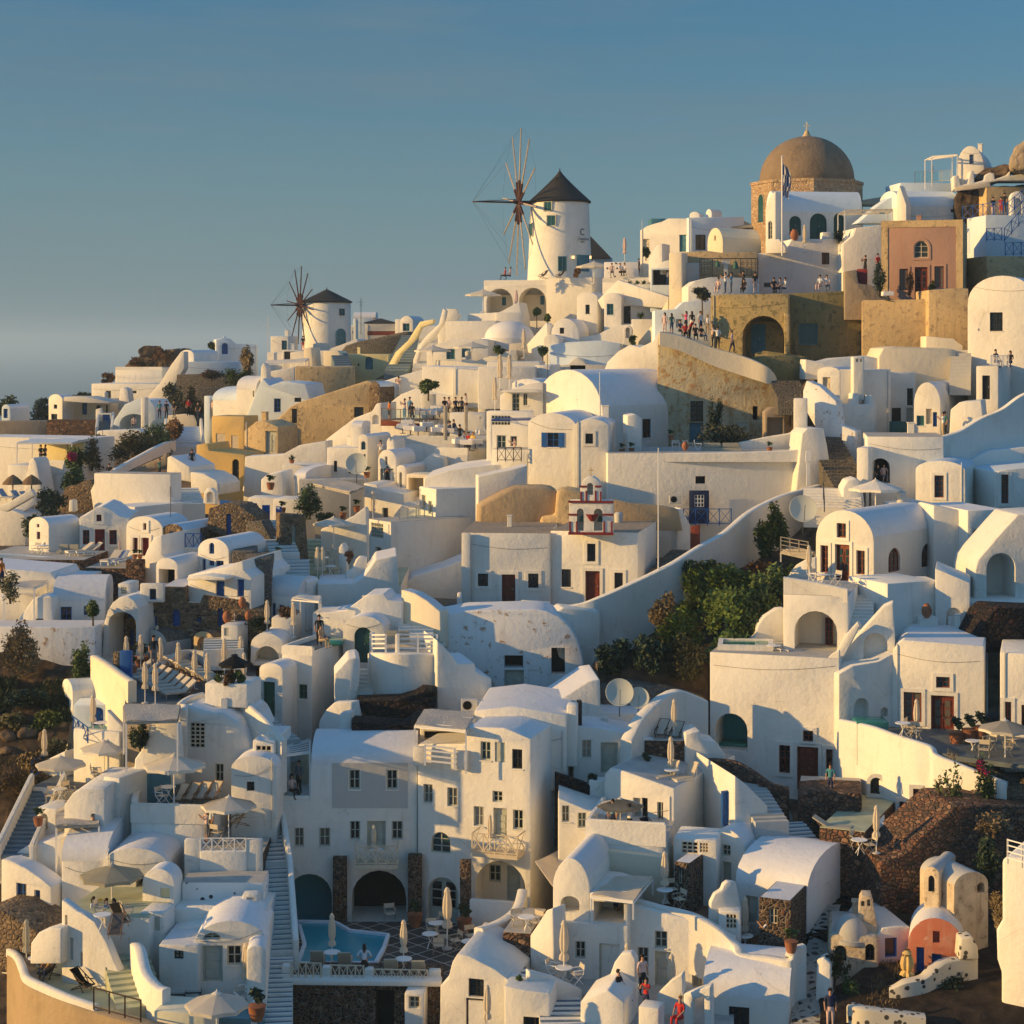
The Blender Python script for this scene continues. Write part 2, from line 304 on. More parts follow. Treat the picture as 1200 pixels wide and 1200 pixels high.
def ring(bm,a,b,to3,d0,d1,mi=0):
 """frame between loop a (outer) and b (inner), from depth d0 (front) to d1"""
 n=len(a);V=[[bm.verts.new(to3(p[0],p[1],d))for p in l]for l in(a,b)for d in(d0,d1)]
 for i in range(n):
  j=(i+1)%n
  for x,y in((0,2),(2,3),(3,1),(1,0)):
   bm.faces.new((V[x][i],V[x][j],V[y][j],V[y][i])).material_index=mi
def plate(bm,lp,to3,d0,d1,mi=0):
 a=[bm.verts.new(to3(p[0],p[1],d0))for p in lp];b=[bm.verts.new(to3(p[0],p[1],d1))for p in lp];n=len(a)
 bm.faces.new(a).material_index=mi;bm.faces.new(b[::-1]).material_index=mi
 for i in range(n):bm.faces.new((a[i],a[(i+1)%n],b[(i+1)%n],b[i])).material_index=mi
def bb(lp):us=[p[0]for p in lp];vs=[p[1]for p in lp];return min(us),max(us),min(vs),max(vs)
def fit_opening(root,st,lp,to3,dp):
 """door, window, niche, lattice ... set back in its opening"""
 k,c,fl=st[0],CLR.get(st[1:2],'greypaint'),st[2:]
 u0,u1,v0,v1=bb(lp);w,h=u1-u0,v1-v0
 if 't' in fl:
  bm=bmesh.new();o=shrink(lp,-.20)if k!='d' else[(p[0]+(.2 if p[0]>(u0+u1)/2 else-.2),p[1]+(.2 if p[1]>v0+.01 else 0))for p in lp]
  ring(bm,o,lp,to3,-.07,.01);mesh_ob('door_surround' if k=='d' else 'window_surround',bm,root['wm'],root)
 if k=='n':return
 if k=='k':
  bm=bmesh.new();plate(bm,shrink(lp,-.0),to3,dp-.03,dp-.005);mesh_ob('unlit_backing',bm,'interior',root);return  # near-black sheet stands in for the unlit depth of the opening
 if k=='q':
  bm=bmesh.new();plate(bm,lp,to3,dp-.03,dp-.005);mesh_ob('alcove_back',bm,'alcoveteal',root);return
 if k=='s':
  bm=bmesh.new();plate(bm,shrink(lp,.01),to3,.05,dp-.01);mesh_ob('shutter',bm,c,root);return
 if k=='v':
  bm=bmesh.new();n=max(3,int(w/.22));m=max(3,int(h/.22))
  for i in range(n+1):plate(bm,[(u0+w*i/n-.035,v0),(u0+w*i/n-.035,v1),(u0+w*i/n+.035,v1),(u0+w*i/n+.035,v0)],to3,.02,.09)
  for j in range(m+1):plate(bm,[(u0,v0+h*j/m-.035),(u0,v0+h*j/m+.035),(u1,v0+h*j/m+.035),(u1,v0+h*j/m-.035)],to3,.03,.10)
  mesh_ob('lattice',bm,c,root);bm=bmesh.new();plate(bm,lp,to3,dp-.02,dp-.005);mesh_ob('unlit_backing',bm,'interior',root);return
 if k=='d':
  bm=bmesh.new();f=min(.09,w*.1)
  ring(bm,shrink(lp,.0),shrink(lp,f),to3,dp-.14,dp-.01)
  lf=shrink(lp,f);a0,a1,b0,b1=bb(lf)
  plate(bm,lf,to3,dp-.07,dp-.015)
  for s in range(2 if w>1.0 else 1):
   n=2 if w>1.0 else 1;x0=a0+(a1-a0)*s/n+.07;x1=a0+(a1-a0)*(s+1)/n-.07
   for q in range(3):
    z0=b0+(b1-b0)*(.04+.27*q);z1=z0+(b1-b0)*.21
    if x1>x0:plate(bm,[(x0,z0),(x0,z1),(x1,z1),(x1,z0)],to3,dp-.10,dp-.06)
  if w>1.0:plate(bm,[((u0+u1)/2-.02,b0),((u0+u1)/2-.02,b0+(b1-b0)*.85),((u0+u1)/2+.02,b0+(b1-b0)*.85),((u0+u1)/2+.02,b0)],to3,dp-.12,dp-.06)
  d=mesh_ob('door',bm,c,root)
  if 'g' in fl:
   bm=bmesh.new()
   for s in range(2 if w>1.0 else 1):
    n=2 if w>1.0 else 1
    for q in range(3):
     x0=a0+(a1-a0)*s/n+.13;x1=a0+(a1-a0)*(s+1)/n-.13;z0=b0+(b1-b0)*(.34+.2*q);z1=z0+(b1-b0)*.17
     if x1>x0:plate(bm,[(x0,z0),(x0,z1),(x1,z1),(x1,z0)],to3,dp-.115,dp-.1)
   mesh_ob('pane',bm,'pane',d)
  if w>.5:
   bm=bmesh.new();p=to3(a0+(a1-a0)*(.57 if w>1.0 else.88),b0+(b1-b0)*.48,dp-.14);q=p+Vector((0,0,.14));bar(bm,p,q,.022);mesh_ob('door_handle',bm,'steel',d)
  return
 bm=bmesh.new();f=min(.07,w*.12)
 ring(bm,lp,shrink(lp,f),to3,dp-.12,dp-.01)
 nu=1 if 'p' in fl else(2 if w<1.5 else int(w/.5));nv=1 if 'p' in fl else max(2,min(4,int(h/.38)))
 for i in range(1,nu):x=u0+w*i/nu;plate(bm,[(x-.03,v0+f),(x-.03,v1-f),(x+.03,v1-f),(x+.03,v0+f)],to3,dp-.10,dp-.04)
 for j in range(1,nv):
  z=v0+h*j/nv;ins=f if 'a' not in fl or z<v1-w/2 else w*.5-math.sqrt(max(0,(w/2)**2-(z-v1+w/2)**2))+.02
  if u1-u0>2*ins+.05:plate(bm,[(u0+ins,z-.02),(u0+ins,z+.02),(u1-ins,z+.02),(u1-ins,z-.02)],to3,dp-.09,dp-.04)
 wn=mesh_ob('window',bm,c,root)
 bm=bmesh.new();plate(bm,shrink(lp,.02),to3,dp-.05,dp-.015);mesh_ob('pane',bm,'paneteal' if st[1:2]=='t' else 'pane',wn)
 if 't' not in fl and 'a' not in fl and k=='w' and h>.6:
  bm=bmesh.new();plate(bm,[(u0-.06,v0-.07),(u0-.06,v0+.0),(u1+.06,v0+.0),(u1+.06,v0-.07)],to3,-.05,.02);mesh_ob('sill',bm,root['wm'],wn)
 if 'h' in fl:
  bm=bmesh.new();plate(bm,[(u0-w*.45,v0),(u0-w*.45,v1),(u0-.02,v1),(u0-.02,v0)],to3,-.07,-.01);mesh_ob('shutter',bm,c,wn)
  bm=bmesh.new();plate(bm,[(u1+.02,v0),(u1+.02,v1),(u1+w*.45,v1),(u1+w*.45,v0)],to3,-.07,-.01);mesh_ob('shutter',bm,c,wn)
HD={'w':.24,'d':.30,'k':1.3,'q':1.8,'n':1.2,'s':.12,'v':.5}
class Fr:
 """vertical plane of a facade: pixel <-> local metres"""
 def __init__(s,ax,D,th,zb_px):
  s.th=rad(th);s.D=D;s.Xa=(ax-600)*D/F;s.zb=(YH-zb_px)*D/F
  s.t=Vector((math.cos(s.th),-math.sin(s.th),0));s.nb=Vector((math.sin(s.th),math.cos(s.th),0))
 def uv(s,x,y,d=0):
  k=(x-600)/F;X0=s.Xa+s.nb.x*d;Y0=s.D+s.nb.y*d
  u=(k*Y0-X0)/(s.t.x-k*s.t.y);Y=Y0+u*s.t.y
  return u,(YH-y)*Y/F-s.zb
 def side(s,u,x,y):
  k=(x-600)/F;X0=s.Xa+s.t.x*u;Y0=s.D+s.t.y*u
  d=(k*Y0-X0)/(s.nb.x-k*s.nb.y);Y=Y0+s.nb.y*d
  return d,(YH-y)*Y/F-s.zb
 def world(s,u,d,z):p=Vector((s.Xa,s.D,s.zb))+s.t*u+s.nb*d;p.z+=z;return p
def parse_ops(ops):
 out=[]
 for it in[q.split()for q in ops.split(';')if q.strip()]:out.append((it[0],)+tuple(float(v)for v in it[1:5])+((float(it[5]),)if len(it)>5 else()))
 return out
def kind_of(label):
 for w in('house','cottage','suite','chapel','annex','hotel','hut','dining room','kiosk','building'):
  if w in label.split(' behind')[0].split(' above')[0].split(' below')[0].split(' beside')[0].split(' of the')[0].split(' right')[0].split(' left')[0]:return 'house','house'
 for w in label.replace(',','').split():
  if w in('behind','above','below','beside','with','under','between','inside','over','of','in','before','where','carrying','across','at','right','left','on'):break
  q={'walls':'wall','chimneys':'chimney','step':'steps','stack':'chimney','cowl':'chimney','boxes':'planter','front':'','cube':'house','vault':'house','vaults':'house','block':'house','ruin':'','seat':'seat','panel':'door','opening':'cafe'}.get(w,w)
  if q in('terrace','wall','parapet','pier','pillar','post','gatepost','planter','ledge','box','cupboard','chimney','balcony','shrine','roof','kerb','court','alcove','steps','sill','rim','cafe','bay','slab','seat','house','recess','door','jacuzzi','basement','gable','bed','shelf'):r=q;kind_of.r=q
 r=getattr(kind_of,'r','house');kind_of.r='house'
 return r,r
def build(name,label,cat,fr,outer,L,mat='white',roof=None,ops='',group=None,bev=.12,smooth=40,kind=None,shear=0):
 """one masonry body: outline in facade metres, extruded L metres back, openings cut in front/side faces"""
 us=[p[0]for p in outer];ur,ul=max(us),min(us);zs=[p[1]for p in outer]
 if cat=='house':name,cat=kind_of(label)
 root=empty(name,(fr.Xa,fr.D,fr.zb),-fr.th,label,cat,group)
 if kind:root['kind']=kind
 root['wm']=mat
 area=sum(a[0]*b[1]-b[0]*a[1]for a,b in zip(outer,outer[1:]+outer[:1]))
 if area>0:outer=outer[::-1]
 fh,fd,sh,sd,lh,ld,fits=[],[],[],[],[],[],[]
 for op in parse_ops(ops):
  st,x0,y0,x1,y1=op[:5];dp=op[5]if len(op)>5 else HD.get(st.lstrip('<>')[0],.25)
  if st[0]in '<>':
   uu=ur if st[0]=='>' else ul;a=fr.side(uu,x0,y1);b=fr.side(uu,x1,y0)
   u0,u1=sorted((a[0],b[0]));v0,v1=sorted((fr.side(uu,(x0+x1)/2,y1)[1],fr.side(uu,(x0+x1)/2,y0)[1]))
   s2=st[1:];dp=min(dp,(ur-ul)*.6);lp=shape(u0,u1,v0,v1,s2[1:])
   T=(lambda u,v,d,uu=uu,sg=(-1 if st[0]=='>' else 1):Vector((uu+sg*d,u,v)))
   (sh if st[0]=='>' else lh).append(lp);(sd if st[0]=='>' else ld).append(dp);fits.append((s2,lp,T,dp))
  else:
   u0,u1=fr.uv(x0,y1)[0],fr.uv(x1,y1)[0];xm=(x0+x1)/2;v0,v1=fr.uv(xm,y1)[1],fr.uv(xm,y0)[1]
   dp=min(dp,L*.6);lp=shape(u0,u1,v0,v1,st[1:]);T=lambda u,v,d:Vector((u,d,v))
   fh.append(lp);fd.append(dp);fits.append((st,lp,T,dp))
 def clampl(lp,a,b,topz):
  u0,u1,v0,v1=bb(lp);n0,n1=max(u0,a+.2),min(u1,b-.2);m1=min(v1,topz-.16)
  if n1-n0<.12 or m1-v0<.2:return None
  return[(n0+(p[0]-u0)*(n1-n0)/(u1-u0),v0+(p[1]-v0)*(m1-v0)/(v1-v0))for p in lp]
 def topat(u0,u1):
  r=[]
  for(a,za),(b,zb_)in zip(outer,outer[1:]+outer[:1]):
   for u in(u0,(u0+u1)/2,u1):
    if min(a,b)<=u<=max(a,b)and abs(a-b)>.01:
     z=za+(zb_-za)*(u-a)/(b-a)
     if z>min(zs)+.3:r.append((u,z))
  m={}
  for u,z in r:m[u]=max(m.get(u,-1e9),z)
  return min(m.values())if m else max(zs)
 def fixl(hl,dl,a,b,tf):
  h2,d2=[],[]
  for lp,d in zip(hl,dl):
   q=clampl(lp,a,b,tf(max(bb(lp)[0],a+.2),min(bb(lp)[1],b-.2)))
   for f in fits:
    if f[1]is lp:fits[fits.index(f)]=(f[0],q,f[2],f[3]);break
   if q:h2.append(q);d2.append(d)
  return h2,d2
 ez=lambda uu:max([p[1]for p in outer if abs(p[0]-uu)<.03])
 fh,fd=fixl(fh,fd,ul,ur,topat);sh,sd=fixl(sh,sd,0,L,lambda*q:ez(ur));lh,ld=fixl(lh,ld,0,L,lambda*q:ez(ul));fits=[f for f in fits if f[1]]
 bm=bmesh.new()
 fv=[bm.verts.new((p[0],0,p[1]))for p in outer];bv=[bm.verts.new((p[0],L,p[1]+shear))for p in outer]
 hv=poly_holes(bm,outer,fh,lambda u,v,d:Vector((u,d,v)),0,fd,None,fv)if fh else set()
 if not fh:bm.faces.new(fv)
 bm.faces.new(bv[::-1]);n=len(outer)
 for i in range(n):
  j=(i+1)%n;vert=abs(outer[i][0]-outer[j][0])<.02
  hs=(sh,sd,ur,-1)if vert and abs(outer[i][0]-ur)<.03 and sh else(lh,ld,ul,1)if vert and abs(outer[i][0]-ul)<.03 and lh else None
  if hs:
   z0,z1=outer[i][1],outer[j][1]
   hv|=poly_holes(bm,[(0,z0),(0,z1),(L,z1),(L,z0)],hs[0],lambda u,v,d,h=hs:Vector((h[2]+h[3]*d,u,v)),0,hs[1],None,[fv[i],fv[j],bv[j],bv[i]])
  else:bm.faces.new((fv[i],fv[j],bv[j],bv[i]))
 bmesh.ops.recalc_face_normals(bm,faces=bm.faces)
 if roof:
  for f in bm.faces:
   if f.normal.z>.25 and all(v in fv or v in bv for v in f.verts):f.material_index=1
 bev=min(bev,.14*min(L,ur-ul))
 if bev:
  es=[e for e in bm.edges if len(e.link_faces)==2 and not(e.verts[0]in hv or e.verts[1]in hv)and e.calc_face_angle(0)>.55 and(e.verts[0]in fv or e.verts[0]in bv)and(e.verts[1]in fv or e.verts[1]in bv)]
  bmesh.ops.bevel(bm,geom=es,offset=bev,offset_type='OFFSET',segments=2,affect='EDGES',clamp_overlap=True,profile=.5)
 if roof:
  rb=bm.copy();bmesh.ops.delete(rb,geom=[f for f in rb.faces if f.material_index==0],context='FACES')
  bmesh.ops.delete(bm,geom=[f for f in bm.faces if f.material_index==1],context='FACES')
  for f in rb.faces:f.material_index=0
  mesh_ob('roof',rb,roof,root,smooth)
 wl=mesh_ob('rock' if cat in('rock','boulder','ruin')else 'wall',bm,mat,root,smooth)
 if cat in('rock','boulder','ruin'):
  m=wl.modifiers.new('r','REMESH');m.mode='VOXEL';m.voxel_size=.16
  if 'rough' not in bpy.data.textures:tx=bpy.data.textures.new('rough','CLOUDS');tx.noise_scale=1.1;tx.noise_depth=5
  m=wl.modifiers.new('d','DISPLACE');m.texture=bpy.data.textures['rough'];m.strength=.55;m.texture_coords='GLOBAL'
 for st,lp,T,dp in fits:fit_opening(root,st,lp,T,dp)
 return root
FLOORS={}
def solve_L(fr,ur,xe):
 k=(xe-600)/F;X0=fr.Xa+fr.t.x*ur;Y0=fr.D+fr.t.y*ur
 return(k*Y0-X0)/(fr.nb.x-k*fr.nb.y)
def B(label,D,th,L,xl,xr,yt,yb,ops='',mat='white',roof=None,vs=None,vh=0,name='house',cat='house',group=None,xe=None,par=None,ph=.9,pt=.28,floor='floor',key=None,bev=.08,top=None,pp=2.0,hidden=True,fx=None):
 """box house with level top.  vs: spring row of a vault running back;  vh: rise (m) of a vault along the facade;
    par: terrace parapets on sides 'flrb' of height ph above its floor (yt = parapet top);  top: extra outline points (px) replacing the flat top"""
 ax=xr if th>=0 else xl
 fr=Fr(ax,D,th,yb);ul=fr.uv(xl,yb)[0];ur=fr.uv(xr,yb)[0]
 if hidden:zb=-2.2
 else:zb=0
 if xe:
  q=solve_L(fr,ur if xe>(xl+xr)/2 else ul,xe)
  if 1<q<16:L=q
  else:print('badL',round(q,1),L,label)
 if isinstance(top,str):top=[tuple(float(v)for v in q.split(','))for q in top.split()]
 zt=fr.uv((xl+xr)/2 if vs or top else ax,yt)[1]
 if top:o=[(ul,zb)]+[fr.uv(x,y)for x,y in top]+[(ur,zb)];o[1]=(ul,o[1][1]);o[-2]=(ur,o[-2][1])
 elif vs:
  zs=fr.uv(ax,vs)[1];ar=arc(ul,ur,zs,zt,16,pp);o=[(ul,zb)]+ar+[(ur,zb)]
 elif par:zt-=ph;o=[(ul,zb),(ul,zt),(ur,zt),(ur,zb)]
 else:o=[(ul,zb),(ul,zt),(ur,zt),(ur,zb)]
 h=build(name,label,cat,fr,o,L,mat,roof,ops,group,bev)
 if vh:
  bm=bmesh.new();e=-.004;ar=[(e,zt-.16)]+arc(e,L-e,zt,zt+vh,12,2.2)+[(L-e,zt-.16)]
  A=[bm.verts.new((ul+e,y,z))for y,z in ar];C=[bm.verts.new((ur-e,y,z))for y,z in ar]
  bm.faces.new(A);bm.faces.new(C[::-1])
  for i in range(len(ar)-1):bm.faces.new((A[i],A[i+1],C[i+1],C[i]))
  bmesh.ops.recalc_face_normals(bm,faces=bm.faces);mesh_ob('roof',bm,roof or 'roofwhite',h,40)
 if par is not None:
  T=pt;segs=[]
  e=.004;zt0=zt
  if 'f' in par:segs.append((ul-e,ur+e,-e,T))
  if 'b' in par:segs.append((ul-e,ur+e,L-T,L+e))
  if 'l' in par:segs.append((ul-e,ul+T,T if 'f' in par else 0,L-T if 'b' in par else L))
  if 'r' in par:segs.append((ur-T,ur+e,T if 'f' in par else 0,L-T if 'b' in par else L))
  bm=bmesh.new()
  for x0,x1,y0,y1 in segs:box(bm,x0,x1,y0,y1,zt-.3,zt+ph)
  if segs:
   bmesh.ops.bevel(bm,geom=[e for e in bm.edges if e.verts[0].co.z>zt+.1 and e.verts[1].co.z>zt+.1],offset=.07,segments=2,affect='EDGES',clamp_overlap=True)
   mesh_ob('parapet',bm,mat,h,40)
  bm=bmesh.new();q=.03;box(bm,ul+(T if 'l' in par else q),ur-(T if 'r' in par else q),(T if 'f' in par else q),L-(T if 'b' in par else q),zt-.05,zt+.012);mesh_ob('terrace_floor',bm,floor,h)
 if key:FLOORS[key]=fr.zb+zt+.012
 H.append((h,fr,ul,ur,L,zt));return h
H=[]
def V(label,D,th,L,xl,xr,yt,ys,yb,ops='',roof='roofwhite',**kw):return B(label,D,th,L,xl,xr,yt,yb,ops,roof=roof,vs=ys,**kw)
def O(label,D,th,L,pts,ops='',mat='white',name='retaining_wall',cat='wall',roof=None,group=None,ax=None,bev=.08,smooth=45,key=None):
 """free outline in photograph pixels on a facade plane, extruded L metres back"""
 v=[float(q)for q in pts.replace(',',' ').split()];pts=list(zip(v[::2],v[1::2]))
 ax=ax if ax is not None else(max(p[0]for p in pts)if th>=0 else min(p[0]for p in pts))
 fr=Fr(ax,D,th,max(p[1]for p in pts));o=[fr.uv(*p)for p in pts]
 h=build(name,label,cat,fr,o,L,mat,roof,ops,group,bev,smooth);H.append((h,fr,min(q[0]for q in o),max(q[0]for q in o),L,0))
 return h
def Wc(label,path,t=.3,mat='white',name='wall',cat='wall',smooth=45,cap=None,ext=None):
 """wall following a ground path: list of (x, ytop, ybottom, D); t metres thick, real curve in plan"""
 v=[float(q)for q in path.replace(',',' ').split()];n=len(v)//4;pts=[v[i*4:i*4+4]for i in range(n)]
 out=[]
 for i in range(n-1):
  p0,p1,p2,p3=pts[max(i-1,0)],pts[i],pts[i+1],pts[min(i+2,n-1)]
  for k in range(9 if n>2 else 1):
   s=k/9;out.append([.5*(2*b+(c-a)*s+(2*a-5*b+4*c-d)*s*s+(3*b-a-3*c+d)*s**3)for a,b,c,d in zip(p0,p1,p2,p3)])
 out.append(pts[-1])
 tops=[P(x,yt,D)for x,yt,yb,D in out];bots=[P(x,yb,D)for x,yt,yb,D in out];org=bots[0].copy()
 bm=bmesh.new();rows=[];ext=ext if ext is not None else.08 if sum(q[2]-q[1]for q in pts)/n<17 else 1.8
 for i,(a,b)in enumerate(zip(tops,bots)):
  d=tops[min(i+1,len(tops)-1)]-tops[max(i-1,0)];nn=Vector((-d.y,d.x,0)).normalized()
  if nn.y<0:nn=-nn
  rows.append([bm.verts.new(q-org)for q in(Vector((b.x,b.y,b.z-ext)),a-Vector((0,0,.06)),a+nn*.07,a+nn*(t-.07),a+nn*t-Vector((0,0,.06)),Vector((b.x,b.y,b.z-ext))+nn*t)])
 for r,s in zip(rows,rows[1:]):
  for j in range(6):bm.faces.new((r[j],r[(j+1)%6],s[(j+1)%6],s[j]))
 bm.faces.new(rows[0]);bm.faces.new(rows[-1][::-1]);bmesh.ops.recalc_face_normals(bm,faces=bm.faces)
 o=mesh_ob(name,bm,mat,None,smooth);o.location=org;tag(o,label,cat);return o
def SL(label,D,pts,mat='floor',th=.25,name='terrace',cat='terrace',key=None,kind=None):
 """horizontal slab; pts in px, the first at depth D fixes the height"""
 v=[float(q)for q in pts.replace(',',' ').split()];pts=list(zip(v[::2],v[1::2]))
 z=P(pts[0][0],pts[0][1],D).z;W3=[P(x,y,z*F/(YH-y))for x,y in pts];org=W3[0].copy()
 bm=bmesh.new();A=[bm.verts.new(p-org)for p in W3];C=[bm.verts.new(p-org-Vector((0,0,th)))for p in W3];n=len(A)
 bm.faces.new(A);bm.faces.new(C[::-1])
 for i in range(n):bm.faces.new((A[i],A[(i+1)%n],C[(i+1)%n],C[i]))
 bmesh.ops.recalc_face_normals(bm,faces=bm.faces);bmesh.ops.triangulate(bm,faces=[f for f in bm.faces if len(f.verts)>4])
 o=mesh_ob(name,bm,mat);o.location=org;tag(o,label,cat,kind=kind)
 if key:FLOORS[key]=z
 return o
def G(x,y,k):
 """point seen at pixel (x, y) on a floor: k = key of a floor or a depth"""
 if isinstance(k,str):z=FLOORS[k];return P(x,y,z*F/(YH-y))
 return P(x,y,k)
def ST(label,x0,y0,D0,x1,y1,D1,w,n,mat='white',side=None,name='staircase',nose=None):
 """flight of n steps from its foot (x0,y0,D0) to its head (x1,y1,D1), w metres wide"""
 a,b=P(x0,y0,D0),P(x1,y1,D1);d=b-a;hz=Vector((d.x,d.y,0));ln=hz.length;hz.normalize()
 root=empty(name,a,math.atan2(hz.y,hz.x),label,'stairs');bm=bmesh.new();bn=bmesh.new();run=ln/n;rise=d.z/n
 for i in range(n):
  box(bm,i*run,ln+.3,-w/2,w/2,i*rise-(1.2 if i==0 else.02),(i+1)*rise)
  if nose:box(bn,i*run+run*.55,(i+1)*run+.0,-w/2+.02,w/2-.02,(i+1)*rise,(i+1)*rise+.012)
 mesh_ob('steps',bm,mat,root)
 if nose:mesh_ob('treads',bn,nose,root)
 else:bn.free()
 if side:
  for s in(-1,1):
   if(s<0 and 'r' in side)or(s>0 and 'l' in side):
    bs=bmesh.new();y0_,y1_=sorted((s*w/2,s*(w/2+.28)))
    pr=[(-.2,-1.4),(-.2,.75),(ln+.3,d.z+.85),(ln+.3,-1.4)]
    A=[bs.verts.new((x,y0_,z))for x,z in pr];C=[bs.verts.new((x,y1_,z))for x,z in pr]
    bs.faces.new(A);bs.faces.new(C[::-1])
    for i in range(4):bs.faces.new((A[i],A[(i+1)%4],C[(i+1)%4],C[i]))
    bmesh.ops.recalc_face_normals(bs,faces=bs.faces)
    bmesh.ops.bevel(bs,geom=[e for e in bs.edges if e.calc_face_angle(0)>.5],offset=.07,segments=2,affect='EDGES')
    mesh_ob('side_wall',bs,'white',root,40)
 return root
def RL(label,a,b,h=1.0,mat='creampaint',nx=None,style='x',name='railing',floor=None,r=.035):
 """railing between two floor pixels; style x crossed panels, h horizontal rails, g glass"""
 A,C=G(*a),G(*b);d=C-A;ln=d.length;nx=nx or max(1,round(ln/1.1));root=empty(name,A,0,label,'railing');bm=bmesh.new();u=d/nx;Z=Vector((0,0,1));O0=Vector((0,0,0))
 for i in range(nx+1):bar(bm,u*i,u*i+Z*h,r*1.3)
 for zz in((.12,.97)if style!='h' else(.25,.5,.75,.97)):bar(bm,Z*h*zz,d+Z*h*zz,r)
 if style=='x':
  for i in range(nx):bar(bm,u*i+Z*h*.12,u*(i+1)+Z*h*.97,r*.7);bar(bm,u*(i+1)+Z*h*.12,u*i+Z*h*.97,r*.7)
 if style=='v':
  for i in range(nx*6):bar(bm,d*i/(nx*6)+Z*h*.12,d*i/(nx*6)+Z*h*.97,r*.5)
 mesh_ob('rails',bm,mat,root)
 if style=='g':
  bm=bmesh.new();s=Vector((d.y,-d.x,0)).normalized()*.012
  vs=[bm.verts.new(p)for p in(Z*.12*h+s,d+Z*.12*h+s,d+Z*.9*h+s,Z*.9*h+s)];bm.faces.new(vs);mesh_ob('glass_panel',bm,'clearglass',root)
 return root
def copy_tree(o,parent=None):
 c=o.copy();COL.objects.link(c);c.parent=parent
 for ch in list(o.children):copy_tree(ch,c)
 return c
def adopt(o,host):
 """make o a part of host, where it stands"""
 hm=Matrix.Translation(host.location)@host.rotation_euler.to_matrix().to_4x4();o.parent=host;o.matrix_parent_inverse=hm.inverted()
 for k in('label','category','group','kind'):
  if k in o:del o[k]
 o.name='porch_wall' if o.type=='EMPTY' and 'door' not in o.name else o.name;return o
PROTO={}
def proto(key,fn):
 """build once at its first use, copy afterwards"""
 if key not in PROTO:
  PROTO[key]=[fn(),False]
 p=PROTO[key]
 if not p[1]:p[1]=True;return p[0]
 c=copy_tree(p[0])
 for k in list(c.keys()):
  if k in('label','group','category'):del c[k]
 return c
def put(key,fn,x,y,k,label,cat,group=None,rz=0,s=1.0,dz=0):
 if key[:6]=='closed' and isinstance(s,float):s*=.82
 if key=='openw':s*=.88
 o=proto(key,fn);p=G(x,y,k);o.location=(p.x,p.y,p.z+dz);o.rotation_euler=(0,0,rad(rz));o.scale=(s,s,s)if not isinstance(s,tuple)else s
 return tag(o,label,cat,group)
def mk_closed(fab='canvas'):
 def f():
  r=empty('parasol');bm=bmesh.new();bar(bm,(0,0,0),(0,0,2.75),.03,n=8);mesh_ob('pole',bm,'whitepaint',r,40)
  bm=bmesh.new();lathe(bm,[(.24,0),(.24,.05),(.06,.09)],12);mesh_ob('base',bm,'acgrey',r,40)
  bm=bmesh.new();lathe(bm,[(.10,.95),(.21,1.0),(.19,1.2),(.11,1.33),(.17,1.5),(.19,1.9),(.16,2.3),(.10,2.6),(.03,2.72)],32,fold=.16,nf=8);mesh_ob('folded_canopy',bm,fab,r,60)
  bm=bmesh.new();lathe(bm,[(.13,1.29),(.135,1.35),(.12,1.36)],12);mesh_ob('strap',bm,fab,r,40)
  bm=bmesh.new();lathe(bm,[(.10,2.6),(.16,2.62),(.09,2.78),(.02,2.84)],12);mesh_ob('cap',bm,fab,r,40)
  return r
 return f
def mk_open(fab='canvas',rr=1.6,h=2.5,n=8):
 def f():
  r=empty('parasol');bm=bmesh.new();bar(bm,(0,0,0),(0,0,h+.1),.035,n=8);mesh_ob('pole',bm,'whitepaint',r,40)
  bm=bmesh.new();lathe(bm,[(.28,0),(.28,.06),(.06,.1)],12);mesh_ob('base',bm,'acgrey',r,40)
  bm=bmesh.new();c=bm.verts.new((0,0,h));A=[];Cc=[]
  for i in range(n*2):
   t=math.pi*i/n;q=rr*(1 if i%2==0 else math.cos(math.pi/n)*.98);z=h-.52+(0 if i%2==0 else.03)
   A.append(bm.verts.new((math.cos(t)*q,math.sin(t)*q,z)));Cc.append(bm.verts.new((math.cos(t)*q,math.sin(t)*q,z-.16)))
  for i in range(n*2):j=(i+1)%(n*2);bm.faces.new((c,A[i],A[j]));bm.faces.new((A[i],Cc[i],Cc[j],A[j]))
  bmesh.ops.solidify(bm,geom=bm.faces[:],thickness=.012);mesh_ob('canopy',bm,fab,r)
  bm=bmesh.new();lathe(bm,[(.24,h-.05),(.03,h+.06),(.02,h+.14)],8);mesh_ob('cap',bm,fab,r)
  for i in range(n):
   bm=bmesh.new();t=2*math.pi*i/n;bar(bm,(0,0,h-.05),(math.cos(t)*rr*.97,math.sin(t)*rr*.97,h-.56),.012);bar(bm,(0,0,h-.75),(math.cos(t)*rr*.5,math.sin(t)*rr*.5,h-.32),.01);mesh_ob('rib',bm,'greywood',r)
  return r
 return f
def mk_table():
 r=empty('bistro_table');bm=bmesh.new();lathe(bm,[(.40,.71),(.42,.73),(.40,.75)],20);mesh_ob('table_top',bm,'whitepaint',r,40)
 for i in range(3):
  bm=bmesh.new();t=2.1*i;bar(bm,(math.cos(t)*.28,math.sin(t)*.28,0),(0,0,.38),.018);bar(bm,(0,0,.38),(math.cos(t)*.22,math.sin(t)*.22,.71),.018);mesh_ob('leg',bm,'whitepaint',r)
 return r
